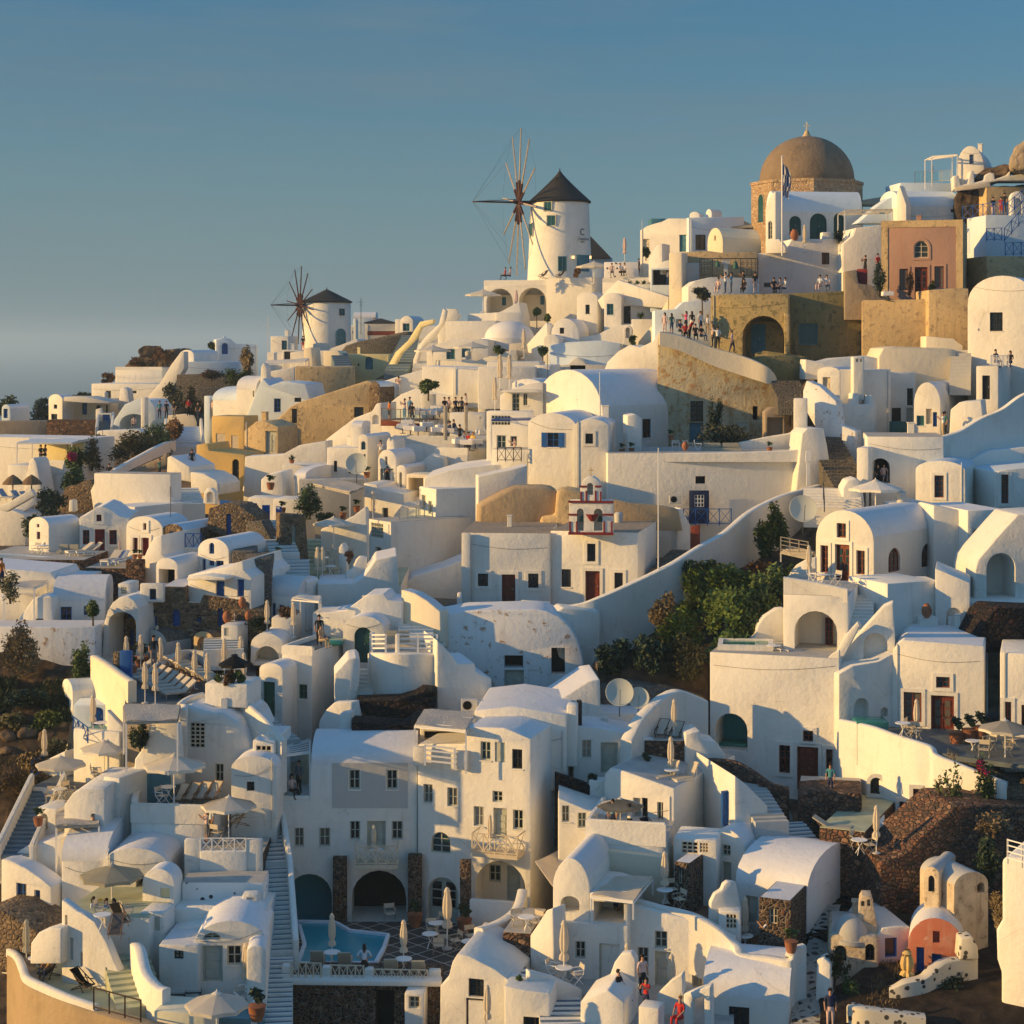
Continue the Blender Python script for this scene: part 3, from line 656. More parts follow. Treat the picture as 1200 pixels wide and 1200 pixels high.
def mk_chair(frame='greywood',cloth='canvas'):
 def f():
  r=empty('folding_chair')
  for sx in(-1,1):
   bm=bmesh.new();x=sx*.27;bar(bm,(x,-.24,0),(x,.22,.46),.02);mesh_ob('leg',bm,frame,r)
   bm=bmesh.new();bar(bm,(x,.22,0),(x,-.24,.46),.02);mesh_ob('leg',bm,frame,r)
   bm=bmesh.new();box(bm,x-.03,x+.03,-.27,.24,.64,.67);bar(bm,(x,-.24,.46),(x,-.24,.65),.02);mesh_ob('armrest',bm,frame,r)
   bm=bmesh.new();bar(bm,(x,.22,.44),(x,.29,.92),.02);mesh_ob('back_post',bm,frame,r)
  bm=bmesh.new();box(bm,-.26,.26,-.24,.22,.44,.465);mesh_ob('seat',bm,cloth,r)
  bm=bmesh.new();box(bm,-.27,.27,.255,.28,.66,.9);mesh_ob('backrest',bm,cloth,r)
  return r
 return f
def mk_lounger(fab='canvasgrey',frame='greywood',ang=45):
 def f():
  r=empty('sun_lounger');a=rad(ang)
  bm=bmesh.new()
  for x in(-.32,.32):box(bm,x-.025,x+.025,-1.0,.5,.26,.32)
  for y in(-1.0,.45):box(bm,-.32,.32,y,y+.05,.26,.32)
  mesh_ob('frame',bm,frame,r)
  for x in(-.3,.3):
   for y in(-.9,.4):bm=bmesh.new();bar(bm,(x,y,0),(x,y,.27),.025);mesh_ob('leg',bm,frame,r)
  bm=bmesh.new();box(bm,-.32,.32,-1.0,.25,.32,.40);mesh_ob('seat_cushion',bm,fab,r)
  bm=bmesh.new();box(bm,-.32,.32,0,.85,0,.07,T=Matrix.Translation((0,.25,.34))@Matrix.Rotation(a,4,'X'));mesh_ob('backrest',bm,fab,r)
  bm=bmesh.new();c,s=math.cos(a),math.sin(a)
  for x in(-.3,.3):bar(bm,(x,.45,.29),(x,.25+.6*c,.34+.6*s),.018)
  mesh_ob('backrest_strut',bm,frame,r);return r
 return f
def mk_deck(cloth='lightfabric',frame='darkwood'):
 def f():
  r=empty('deck_chair');bm=bmesh.new()
  for x in(-.29,.29):bar(bm,(x,-.55,.28),(x,.5,.95),.025);bar(bm,(x,-.35,0),(x,.1,.66),.022);bar(bm,(x,.45,0),(x,-.5,.3),.022);bar(bm,(x,-.45,.5),(x,.2,.5),.022)
  for a,b in(((-.29,-.55,.28),(.29,-.55,.28)),((-.29,.5,.95),(.29,.5,.95)),((-.29,.4,.04),(.29,.4,.04))):bar(bm,a,b,.022)
  mesh_ob('frame',bm,frame,r)
  bm=bmesh.new();pr=[(-.54,.29),(-.25,.30),(.0,.40),(.25,.64),(.49,.95)];q=[[bm.verts.new((x,y,z))for x in(-.25,.25)]for y,z in pr]
  for a,b in zip(q,q[1:]):bm.faces.new((a[0],a[1],b[1],b[0]))
  bmesh.ops.solidify(bm,geom=bm.faces[:],thickness=.02);mesh_ob('sling',bm,cloth,r);return r
 return f
def mk_sofa():
 r=empty('outdoor_sofa');bm=bmesh.new();box(bm,-.9,.9,-.4,.4,.0,.35);mesh_ob('base',bm,'canvasgrey',r)
 for x in(-.45,.45):
  bm=bmesh.new();box(bm,x-.42,x+.42,.15,.38,.36,.8);bmesh.ops.bevel(bm,geom=bm.edges[:],offset=.05,segments=2,affect='EDGES');mesh_ob('back_cushion',bm,'canvasgrey',r)
 return r
def mk_cafe_table():
 r=empty('laid_table');bm=bmesh.new();box(bm,-.46,.46,-.46,.46,.38,.74);bmesh.ops.bevel(bm,geom=bm.edges[:],offset=.03,segments=1,affect='EDGES');mesh_ob('tablecloth',bm,'cwhite',r)
 bm=bmesh.new()
 for x,y in((-.2,0),(.2,0)):lathe(bm,[(.1,.742),(.12,.76)],8,(x,y,0));bar(bm,(x,.2,.74),(x,.2,.9),.03,n=6)
 mesh_ob('tableware',bm,'clight',r)
 bm=bmesh.new();bar(bm,(0,0,0),(0,0,.7),.04,n=8);box(bm,-.2,.2,-.2,.2,0,.03);mesh_ob('pedestal',bm,'iron',r)
 return r
def mk_pot(leafm='leaf',pot='terracotta',s=1,tall=.5):
 def f():
  r=empty('potted_plant');bm=bmesh.new();lathe(bm,[(.14*s,0),(.2*s,.2*s),(.22*s,.36*s),(.24*s,.38*s),(.2*s,.39*s)],14);mesh_ob('pot',bm,pot,r,40)
  bm=bmesh.new();leaves(bm,90,(0,0,.4*s+tall*.5),(.26*s,.26*s,tall*.5),.09*s);mesh_ob('foliage',bm,leafm,r);return r
 return f
def mk_jar():
 bm=bmesh.new();lathe(bm,[(.12,0),(.26,.18),(.32,.42),(.26,.66),(.14,.78),(.17,.84),(.1,.84)],18);return mesh_ob('clay_jar',bm,'terracotta',None,50)
def mk_ac():
 r=empty('air_conditioner');bm=bmesh.new();box(bm,-.42,.42,-.16,.16,0,.62);bmesh.ops.bevel(bm,geom=bm.edges[:],offset=.02,segments=1,affect='EDGES');mesh_ob('casing',bm,'acgrey',r)
 bm=bmesh.new();v=[bm.verts.new((-.1+math.cos(t)*.23,-.168,.31+math.sin(t)*.23))for t in[i*math.pi/9 for i in range(18)]];bm.faces.new(v);bmesh.ops.solidify(bm,geom=bm.faces[:],thickness=.01);mesh_ob('fan_grille',bm,'interior',r);return r
def mk_dish():
 r=empty('satellite_dish');bm=bmesh.new();rs=[(.0,0),(.2,.015),(.4,.06),(.58,.13),(.59,.12),(.4,.045),(.2,0),(0,-.015)]
 T=Matrix.Translation((0,0,1.0))@Matrix.Rotation(rad(68),4,'X');lathe(bm,rs,24);bmesh.ops.transform(bm,matrix=T,verts=bm.verts[:]);mesh_ob('dish',bm,'dishgrey',r,50)
 bm=bmesh.new();bar(bm,(0,.05,0),(0,.05,1.0),.03);mesh_ob('mast',bm,'iron',r)
 bm=bmesh.new();bar(bm,T@Vector((0,-.55,.08)),T@Vector((0,0,.65)),.015);mesh_ob('feed_arm',bm,'iron',r);return r
def mk_lantern():
 r=empty('wall_lamp');bm=bmesh.new();box(bm,-.06,.06,0,.12,0,.05);box(bm,-.07,.07,-.02,.12,.25,.28);mesh_ob('bracket',bm,'iron',r)
 bm=bmesh.new();box(bm,-.05,.05,.0,.1,.05,.25);mesh_ob('lamp_glass',bm,'lampglow',r);return r
def leaves(bm,n,c,rad3,size,clump=6):
 c=Vector(c);cs=[]
 for _ in range(clump):
  d=Vector((R.gauss(0,1),R.gauss(0,1),R.gauss(0,1))).normalized()*R.uniform(.3,.72);cs.append(d)
 for _ in range(n):
  k=R.choice(cs);d=k+Vector((R.gauss(0,1),R.gauss(0,1),R.gauss(0,1))).normalized()*R.uniform(.05,.42)
  p=c+Vector((d.x*rad3[0],d.y*rad3[1],d.z*rad3[2]));a=Vector((R.gauss(0,1),R.gauss(0,1),R.gauss(0,1))).normalized();b=a.orthogonal().normalized();s=size*R.uniform(.6,1.3)
  bm.faces.new([bm.verts.new(p+q)for q in(-a*s,b*s*.45,a*s,-b*s*.45)])
BUSHM={}
def bush(label,x,y,D,w,h,mat='leaf',name='bush',cat='bush',group=None,n=1500,ls=.085,trunk=0):
 """shrub w x h pixels whose foot stands at (x, y); trunk = share of the height that is bare stem"""
 mpp=D/F;W_,H_=w*mpp/2*(1 if trunk else 1.18),h*mpp*(1 if trunk else 1.08);n=int(n*1.35);ls*=1.5;r=empty(name,P(x,y,D),R.uniform(0,6),label,cat,group)
 bm=bmesh.new();z0=H_*trunk
 leaves(bm,n,(0,0,z0+(H_-z0)*(.5 if trunk else.38)),(W_,W_*.8,(H_-z0)*(.52 if trunk else.68)),ls,clump=14 if n>600 else 8)
 mesh_ob('foliage',bm,mat,r)
 bm=bmesh.new();top=Vector((0,0,z0+(H_-z0)*.25));bar(bm,(0,0,-.3),top,.05+W_*.03,n=6,r2=.04+W_*.015)
 for i in range(6):
  t=i*1.05+R.random();bar(bm,top,top+Vector((math.cos(t)*W_*.55,math.sin(t)*W_*.5,(H_-z0)*.4)),.03+W_*.01,n=5,r2=.012)
 mesh_ob('trunk' if trunk else 'stem',bm,'stem',r);return r
def spiky(label,x,y,D,w,mat='leaf',cat='plant',pot=None,group=None):
 mpp=D/F;r=empty('agave_plant',P(x,y,D),0,label,cat,group);bm=bmesh.new();q=w*mpp/2
 for i in range(34):
  t=R.uniform(0,6.28);e=R.uniform(.3,1.4);d=Vector((math.cos(t)*math.cos(e),math.sin(t)*math.cos(e),math.sin(e)));s=d.cross(Vector((0,0,1))).normalized()*.035*(1+q)
  l=q*R.uniform(.8,1.2);b=Vector((0,0,.25 if pot else 0));m=b+d*l*.6;bm.faces.new([bm.verts.new(v)for v in(b-s*.6,m-s,b+d*l,m+s,b+s*.6)])
 mesh_ob('foliage',bm,mat,r)
 if pot:bm=bmesh.new();lathe(bm,[(.16,0),(.24,.28),(.2,.3)],12);mesh_ob('pot',bm,pot,r,40)
 return r
def limb_mesh(J,E,root='pelvis'):
 me=bpy.data.meshes.new('person');ks=list(J);me.from_pydata([J[k][0]for k in ks],[(ks.index(a),ks.index(b))for a,b in E],[])
 o=bpy.data.objects.new('person_tmp',me);COL.objects.link(o);o.modifiers.new('s','SKIN');sv=me.skin_vertices[0].data
 for i,k in enumerate(ks):sv[i].radius=(J[k][1],J[k][1]*(J[k][2]if len(J[k])>2 else 1));sv[i].use_root=k==root
 m=o.modifiers.new('b','SUBSURF');m.levels=1;m.render_levels=1
 dg=bpy.context.evaluated_depsgraph_get();ev=o.evaluated_get(dg);out=bpy.data.meshes.new_from_object(ev);bpy.data.objects.remove(o);return out
def pose(kind):
 """joints of an adult 1.7 m tall facing -y; returns joints and edges"""
 hip,sh=.92,1.42
 J=dict(pelvis=((0,0,hip),.135,.75),waist=((0,0,1.08),.12,.8),chest=((0,.01,1.30),.155,.7),neck=((0,.01,1.47),.055),jaw=((0,-.01,1.55),.075),crown=((0,0,1.66),.085))
 lean={'photo':0,'bend':.35}.get(kind,0)
 for s,n in((-1,'r'),(1,'l')):
  J[n+'sh']=((s*.18,.01,sh),.06)
  el,ha=(s*.24,.03,1.14),(s*.23,-.06,.90)
  if kind=='photo':el,ha=(s*.22,-.18,1.24),(s*.06,-.38,1.46)
  if kind=='point' and s>0:el,ha=(.44,-.02,1.48),(.70,-.05,1.62)
  if kind=='hips':el,ha=(s*.36,.06,1.16),(s*.17,-.06,1.02)
  if kind in('sit','sittalk'):el,ha=(s*.24,-.06,1.16),(s*.14,-.30,1.02)
  J[n+'el']=(el,.043);J[n+'ha']=(ha,.032)
  d=(Vector(ha)-Vector(el)).normalized();up=d.orthogonal().normalized();sd=d.cross(up);h=Vector(ha)
  for f in range(4):J[n+'f%d'%f]=(tuple(h+d*(.095-.008*abs(f-1))+sd*(.012*(f-1.5))-up*.015),.010)
  J[n+'th']=(tuple(h+d*.045+sd*.04),.011)
  kn,an=(s*.10,-.01,.50),(s*.11,.02,.09)
  if kind=='walk':kn,an=(s*.10,-.12*s-.03,.51),(s*.10,-.16*s+.05,.10)
  if kind in('sit','sittalk'):kn,an=(s*.13,-.44,.93),(s*.13,-.44,.52)
  J[n+'hp']=((s*.09,0,hip-.06),.105);J[n+'kn']=(kn,.065);J[n+'an']=(an,.042)
  J[n+'to']=((an[0],an[1]-.17,an[2]-.045),.035)
 if kind=='bend':
  for k in list(J):
   p=Vector(J[k][0])
   if p.z>1.0:
    q=Matrix.Rotation(rad(38),3,'X')@(p-Vector((0,0,.95)));J[k]=(tuple(q+Vector((0,0,.95))),)+J[k][1:]
 E=[('pelvis','waist'),('waist','chest'),('chest','neck'),('neck','jaw'),('jaw','crown')]
 for n in 'rl':E+=[('chest',n+'sh'),(n+'sh',n+'el'),(n+'el',n+'ha'),('pelvis',n+'hp'),(n+'hp',n+'kn'),(n+'kn',n+'an'),(n+'an',n+'to'),(n+'ha',n+'th')]+[(n+'ha',n+'f%d'%f)for f in range(4)]
 return J,E
BODY={}
def person(x,y,k,label,kind='stand',top='cwhite',low='cnavy',rz=0,hair='hair',s=1.0,group=None,dz=0,long=False,bare=True,skirt=False):
 key=(kind,bare,skirt)
 if key not in BODY:
  J,E=pose(kind);me=limb_mesh(J,E);
  for m in('skin','cwhite','cnavy','frameblack','hair'):me.materials.append(M[m])
  seat=kind in('sit','sittalk')
  neck=Vector(J['neck'][0]);el=[Vector(J[n+'el'][0])for n in 'rl'];ha=[Vector(J[n+'ha'][0])for n in 'rl'];shd=[Vector(J[n+'sh'][0])for n in 'rl']
  zan=J['lan'][0][2]+.02
  for p in me.polygons:
   c=p.center;mi=1
   if(c-neck).dot((Vector(J['crown'][0])-neck).normalized())>-.01 and(c-neck).length<.35 and(c-neck).cross((Vector(J['crown'][0])-neck).normalized()).length<.13:mi=0
   else:
    onarm=min(((c-e)-(h-e)*max(0,min(1,(c-e).dot(h-e)/(h-e).length_squared))).length for e,h in zip(el,ha))
    if min((c-h).length for h in ha)<.13 or(bare and onarm<.06):mi=0
    elif c.z<(1.0 if not seat else.98)and(kind!='bend' or c.z<.98):mi=2
    if seat and c.z<.98 and c.y>-.52:mi=2
    if c.z<J['lan'][0][2]-.0 and not seat:mi=3
    if seat and c.z<.50:mi=3
    if skirt and mi==2 and(c.z<.45 if not seat else c.z<.85):mi=0
   p.material_index=mi
  me.polygons.foreach_set('use_smooth',[True]*len(me.polygons))
  hb=bmesh.new();bmesh.ops.create_icosphere(hb,subdivisions=2,radius=.105)
  ax=(Vector(J['crown'][0])-neck).normalized();hd=Vector(J['crown'][0])+Vector((0,.022,.012))
  for v in hb.verts:v.co=Vector((v.co.x*.92,v.co.y*1.0,v.co.z*1.0))+hd
  bmesh.ops.delete(hb,geom=[v for v in hb.verts if(v.co-hd).y<-.05 and v.co.z<hd.z+.045],context='VERTS')
  hm=bpy.data.meshes.new('hair');hb.to_mesh(hm);hb.free();hm.materials.append(M['hair']);hm.polygons.foreach_set('use_smooth',[True]*len(hm.polygons))
  lb=bmesh.new();lathe(lb,[(.05,hd.z-.34),(.085,hd.z-.2),(.1,hd.z-.03),(.05,hd.z+.02)],10,(hd.x,hd.y+.045,0));lm=bpy.data.meshes.new('long_hair');lb.to_mesh(lm);lb.free();lm.materials.append(M['hair'])
  fb=bmesh.new();fc=Vector(J['jaw'][0])+(Vector(J['crown'][0])-Vector(J['jaw'][0]))*.35
  for sx in(-.03,.03):bmesh.ops.create_icosphere(fb,subdivisions=1,radius=.011,matrix=Matrix.Translation(fc+Vector((sx,-.078,.03))))
  fm=bpy.data.meshes.new('eyes');fb.to_mesh(fm);fb.free();fm.materials.append(M['frameblack'])
  BODY[key]=(me,hm,lm,fm,seat)
 me,hm,lm,fm,seat=BODY[key]
 p=G(x,y,k);o=bpy.data.objects.new('person',me);COL.objects.link(o);o.location=(p.x,p.y,p.z+dz-(.45*s if seat else 0));o.rotation_euler=(0,0,rad(rz));o.scale=(s*1.04,)*3
 for i,m in((1,top),(2,low)):o.material_slots[i].link='OBJECT';o.material_slots[i].material=M[m]
 for nm,h in(('hair',hm),('eyes',fm))+((('hair',lm),)if long else()):
  c=bpy.data.objects.new(nm,h);COL.objects.link(c);c.parent=o
  if nm=='hair':c.material_slots[0].link='OBJECT';c.material_slots[0].material=M[hair]
 return tag(o,label,'person',group)
def interp(tab,x):
 if x<=tab[0][0]:return tab[0][1]
 for(a,va),(b,vb)in zip(tab,tab[1:]):
  if x<=b:return va+(vb-va)*(x-a)/(b-a)
 return tab[-1][1]
RIDGE=[(-300,480),(0,470),(60,466),(130,450),(200,440),(300,432),(400,412),(500,396),(600,352),(700,340),(800,335),(900,300),(1000,300),(1100,262),(1200,235),(1500,200)]
RD=[(-300,230),(0,235),(130,245),(350,255),(500,218),(600,216),(750,210),(1000,200),(1100,192),(1200,178),(1500,165)]
CL=[(480,225),(520,190),(600,150),(700,128),(800,113),(900,104),(1000,98),(1100,92),(1200,86),(1400,75)]
CC=[(400,200),(430,190),(500,170),(600,141),(700,122),(800,112),(900,105),(1000,99),(1100,92),(1200,86),(1400,75)]
CR=[(260,185),(320,170),(400,155),(500,140),(600,127),(700,117),(800,110),(900,104),(1000,98),(1100,92),(1200,86),(1400,75)]
def TD(x,y):
 l,c,r=interp(CL,y),interp(CC,y),interp(CR,y)
 return interp([(150,l),(550,c),(950,r)],x)
def terrain():
 bm=bmesh.new();xs=list(range(-300,1501,25));G_=[]
 for x in xs:
  yr=interp(RIDGE,x);rdg=interp(RD,x);col=[]
  a=P(x,yr,rdg);a.z-=2.5
  for k,dy,dz in((160,160,-110),(70,70,-40),(25,25,-8)):col.append(Vector((a.x*(1+dy/rdg),a.y+dy,a.z+dz)))
  col.append(a)
  for i in range(1,33):
   y=yr+(1400-yr)*i/32;D=min(TD(x,y),rdg-1.5*i);p=P(x,y,D);p.z-=5+10*max(0,1-((x-470)/230)**2)*max(0,1-((y-990)/220)**2);p.z+=noise.noise(p*.25)*.5;col.append(p)
  b=col[-1];col.append(Vector((b.x,b.y-30,b.z-40)));col.append(Vector((b.x,b.y-90,-130)))
  G_.append([bm.verts.new(p)for p in col])
 for a,b in zip(G_,G_[1:]):
  for j in range(len(a)-1):bm.faces.new((a[j],a[j+1],b[j+1],b[j]))
 for e,s in((G_[0],-1),(G_[-1],1)):
  w=[bm.verts.new((v.co.x+s*60,v.co.y,min(v.co.z-60,-40)-40))for v in e]
  for j in range(len(e)-1):bm.faces.new((e[j],e[j+1],w[j+1],w[j]))
 bmesh.ops.recalc_face_normals(bm,faces=bm.faces)
 o=mesh_ob('hillside',bm,'rock',None,60);o['kind']='structure'
terrain()
bm=bmesh.new();v=[bm.verts.new(p)for p in((-26000,-2000,-105),(26000,-2000,-105),(26000,28000,-105),(-26000,28000,-105))];bm.faces.new(v)
mesh_ob('sea',bm,'seawater')['kind']='structure'
def haze():
 m=bpy.data.materials.new('haze');m.use_nodes=True;t=m.node_tree;t.nodes.remove(t.nodes['Principled BSDF'])
 pv=N(t,'ShaderNodeVolumePrincipled');pv.inputs['Color'].default_value=(.60,.82,1,1);pv.inputs['Density'].default_value=HAZE;pv.inputs['Anisotropy'].default_value=.2
 t.links.new(pv.outputs[0],t.nodes['Material Output'].inputs['Volume'])
 bm=bmesh.new();box(bm,-27000,27000,-2200,29000,-135,48);bmesh.ops.recalc_face_normals(bm,faces=bm.faces)
 o=mesh_ob('haze',bm,m);o['kind']='stuff'
HAZE=2.2e-4
haze()
bx=bush
for i,(x,y,w,h)in enumerate([(14,492,46,26),(50,490,40,22),(95,475,30,18)]):
 bush(['dark scrub behind the small blue-doored shed at the far left','dark scrub beside the white gabled house at the left point','low scrub behind the white awning on the left point'][i],x,y,238,w,h,'darkleaf',n=900,ls=.2)
V('tiny vaulted shed with a blue door at the far left edge',226,20,4,2,12,474,480,493,'db 4 479 9 490',xe=17,mat='bluewhite')
V('white gabled cottage standing leftmost on the far point',222,42,9,57,73,462,469,495,'wkp 63 474 67 479;wkp 60 485 67 493',xe=86)
B('low cream annex with dark doorway under the white awning',224,10,5,84,128,468,494,'db 96 471 102 486;dk 113 475 118 487;wk 124 475 128 485',mat='cream')
O('wide white awning sloping over the cream annex',220,10,4,'75,465 100,465 128,471 128,473 100,472 75,470',mat='canvaswhite',name='awning',cat='awning',bev=.03)
B('long white house with one dark window on the far left point',229,14,8,107,186,450,492,'wk 124 458 130 467;wk 154 458 160 461;n 146 456 148 459 .2')
B('upper white terrace house with balustrade below the boulders',238,12,7,135,190,430,452,'',par='f',ph=.1,)
RL('white balustrade on the upper far-left terrace',(138,449,232),(180,449,231),1.0,'whitepaint',6,'v')
O('white chimney-like cone beside the far long house',224,10,1.5,'138,480 141,456 145,454 150,456 153,480')
O('long white ramp parapet climbing to the boulder hill',226,15,1.2,'166,475 176,462 188,448 200,428 212,412 216,412 216,432 205,450 194,475',roof='roofwhite')
O('brown rocky knoll with scrub on the far skyline',250,0,12,'135,455 143,432 150,424 165,416 178,417 196,410 206,408 214,414 216,455',mat='rock',name='rock_knoll',cat='rock',bev=.6)
O('dark rounded boulder perched on the skyline knoll',246,5,3.5,'161,412 162,408 166,406 178,406 184,409 185,414 183,418 163,418',mat='darkrock',name='boulder',cat='boulder',bev=.4)
for i,(x,y,w,h)in enumerate([(126,448,16,12),(190,422,34,14),(160,428,24,10)]):bush('brown scrub %s'%['at the left foot of the skyline knoll','right of the perched boulder','under the perched boulder'][i],x,y,240,w,h,'brownleaf',n=500,ls=.16)
V('small vaulted white house at the top of the ramp',234,25,8,211,227,410,416,430,'wkp 217 419 221 423',xe=256)
B('blue-shaded retaining house below the small vault',232,-5,6,203,280,424,446,'',mat='bluewhite')
B('far skyline house with an arched blue door',250,-12,6,253,302,401,430,'dba 260 402 267 415',top='253,398 262,396 270,397 277,403 302,404',mat='bluewhite')
bush('green shrub beside the far skyline house',249,408,252,12,12,'leaf',n=300,ls=.15)
O('dark dry-stone terrace wall under the far blue-shaded house',224,0,1.5,'207,439 250,438 298,440 298,460 207,460',mat='greystone')
O('lower dry-stone wall behind the brown bushes',214,0,1.5,'212,457 236,453 262,456 262,474 212,474',mat='greystone')
for i,(x,y,w,h,m)in enumerate([(204,478,26,32,'olive'),(225,482,22,26,'olive'),(280,450,40,22,'leaf'),(290,432,22,26,'dryleaf'),(248,444,30,10,'brownleaf')]):
 bush(['tall olive-brown bush left of the crowd path','rounded olive bush right of the tall one','dark green scrub on the far stone wall','sparse feathery bush on the skyline','dry grass tuft on the far stone wall'][i],x,y,208+(12 if i>1 else 0),w,h,m,n=900,ls=.13)
O('raw earth and rubble wall at the left edge',204,0,2,'-40,494 56,493 56,522 -40,522',mat='rawgrey')
O('rubble retaining wall below the gabled cottage',203,4,2,'55,492 111,492 111,522 55,522',mat='brownstone')
ST('blue stairs behind the blue gate on the left point',122,508,198,124,492,204,1.3,8,'bluestep','lr')
O('white gateposts with a blue gate above the blue stairs',203,6,.5,'112,505 112,480 118,478 119,484 130,484 131,505','db 120 485 129 504')
O('white arched pavilion with open front',198,10,5,'131,505 134,492 146,474 160,468 176,469 183,478 183,505','na 140 478 174 503 2.5',mat='bluewhite')
O('tall grey-blue pier beside the arched pavilion',196,6,1,'165,508 165,466 171,466 171,508','')
O('curved cream parapet of the crowd path',196,8,.5,'172,506 178,494 195,487 215,485 226,487 229,495 229,510',mat='cream')
B('small white block with blue trim left of the blue-roofed house',190,20,4,239,246,464,496,'',xe=252,mat='bluewhite')
B('blue-roofed flat house left of the ochre buildings',188,24,7,249,291,468,492,'wb 246 470 249 476',roof='bluewhite',vh=1.2)
B('thin white parapet house behind the blue-roofed one',196,18,6,268,302,453,480,'',roof='bluewhite')
for i,(x,y,w,h,m)in enumerate([(150,541,60,40,'olive'),(182,534,46,34,'leaf'),(205,512,36,22,'brownleaf'),(120,530,22,20,'olive')]):
 bush(['wide olive hedge below the curved path','green slope hedge right of the olive hedge','brown shrub under the curved cream parapet','olive shrub by the white pillar'][i],x,y,176+3*i,w,h,m,n=1500,ls=.13)
O('white wall joining the pavilion to the hedge',186,6,2,'110,520 114,505 160,503 172,508 172,522 118,545',mat='white')
B('big white wall house behind the pergola at the left edge',178,18,5,-30,103,514,575,'',roof='roofwhite')
O('yellow back wall under the pergola',177.0,18,.4,'46,543 46,519 98,519 98,543',mat='yellow')
def pergola(label,corners,D,h,mat='greywood',slats=10,cover=None,name='pergola'):
 """corner pixels of the roof left-front, right-front, right-back, left-back on one level"""
 v=[float(q)for q in corners.replace(',',' ').split()];c=list(zip(v[::2],v[1::2]));z=P(c[0][0],c[0][1],D).z
 W3=[P(x,y,z*F/(YH-y))if abs(YH-y)>40 else P(x,y,D+(2 if i>1 else 0))for i,(x,y)in enumerate(c)]
 org=W3[0].copy();W3=[w-org for w in W3];r=empty(name,org,0,label,name.replace('_',' '))
 for i,w in enumerate(W3):
  bm=bmesh.new();bar(bm,w,w-Vector((0,0,h)),.06);mesh_ob('post',bm,'whitepaint',r)
 bm=bmesh.new()
 for a,b in((0,1),(1,2),(2,3),(3,0)):bar(bm,W3[a],W3[b],.06)
 mesh_ob('beam',bm,mat,r);bm=bmesh.new()
 if slats:
  for i in range(slats+1):t=i/slats;bar(bm,W3[0].lerp(W3[3],t)+Vector((0,0,.08)),W3[1].lerp(W3[2],t)+Vector((0,0,.08)),.035)
  mesh_ob('slats',bm,mat,r);bm=bmesh.new()
 if cover:
  vs=[bm.verts.new(w+Vector((0,0,.14)))for w in W3];f=bm.faces.new(vs);bmesh.ops.subdivide_edges(bm,edges=bm.edges[:],cuts=5,use_grid_fill=True)
  for q in bm.verts:q.co.z+=noise.noise(q.co*.9)*.12
  bmesh.ops.solidify(bm,geom=bm.faces[:],thickness=.05);mesh_ob('cover',bm,cover,r,40)
 else:bm.free()
 return r
pergola('slatted pergola on the left terrace before the yellow wall','20,520 84,520 103,516 38,515',172,2.6,'whitepaint',8,'bluewhite')
B('white terrace block with two seated visitors under the pergola',170,18,5,38,76,540,580,'wk 50 554 57 557',par='f',ph=.7,key='perg')
B('plain white cube left of the tapered white pier',168,16,3,9,32,545,580,'')
O('tapered white pier beside the plain cube',167,12,2.5,'27,580 34,541 39,536 43,541 50,580')
for i,(x,y)in enumerate([(15,588),(37,588)]):
 def f():
  r=empty('straw_parasol');bm=bmesh.new();bar(bm,(0,0,0),(0,0,2.2),.06,n=6);mesh_ob('pole',bm,'wood',r)
  bm=bmesh.new();lathe(bm,[(.95,1.55),(.85,1.75),(.45,2.15),(.05,2.4)],14);mesh_ob('straw_canopy',bm,'straw',r);return r
 put('straw',f,x,y,158,['left brown straw parasol at the left edge','right brown straw parasol beside the left one'][i],'parasol',s=.95)
for i,(x,y)in enumerate([(8,590),(24,592),(34,593)]):put('lstripe',mk_lounger('stripes','greywood'),x,y,154,'striped sun lounger %s under the straw parasols'%['leftmost','in the middle','rightmost'][i],'sun lounger','striped loungers under straw parasols',60,dz=.2)
O('white curved pool terrace wall at the left edge',152,12,3,'-30,640 -30,598 12,597 28,603 33,612 30,640',roof='roofwhite')
O('thick white slanted parapet crossing the left edge',150,14,.5,'-10,595 8,590 36,573 41,581 8,600')
O('white low wall right of the slanted parapet',153,8,.5,'5,600 8,592 40,581 41,592 24,602')
for i,(x,y,w,h,m)in enumerate([(88,548,30,26,'leaf'),(84,575,34,28,'leaf'),(60,602,50,30,'darkleaf'),(108,548,28,34,'olive'),(40,628,30,26,'leaf'),(84,538,13,7,'petal')]):
 bush(['flowering shrub beside the pergola','green bush on the slope under the pergola','dark scrub above the white gabled cottage','olive bush in front of the hedge','scrub beside the curved pool wall','pink blossom crowning the pergola shrub'][i],x,y,[166,163,156,174,148,165][i],w,h,m,n=1000,ls=.11)
O('rubble terrace wall curling round the slope',160,10,2,'64,602 66,590 78,570 90,568 100,563 108,562 112,602',mat='tanstone')
O('white chimney post on the cottage ridge',150,10,.8,'80,600 81,586 86,586 87,600')
Wc('long white diagonal parapet beside the brown strip','130,554,562,163 160,537,546,170 190,521,533,176 206,516,527,180',.5)
O('brown earth strip under the diagonal parapet',166,8,.6,'140,560 150,553 190,535 196,530 196,545 150,562',mat='rawgrey')
ST('pale blue-grey steps between white parapets above the terrace',217,526,182,215,500,188,3.2,9,'bluewhite','lr')
B('large white terrace block where a man photographs the view',150,14,9,110,200,556,604,'',par='',key='phot',floor='floor',xe=213,ph=.0)
O('low parapet edging the photographer terrace',150.5,14,.3,'110,600 106,575 116,556 127,556 197,569 200,604')
O('white wall behind the photographer terrace',160,24,4,'195,560 196,536 200,534 222,547 223,565',mat='white',roof='roofwhite')
O('white curved wall right of the red-edged doorway',159,18,4,'224,578 223,553 238,555 252,562 257,568 257,580')
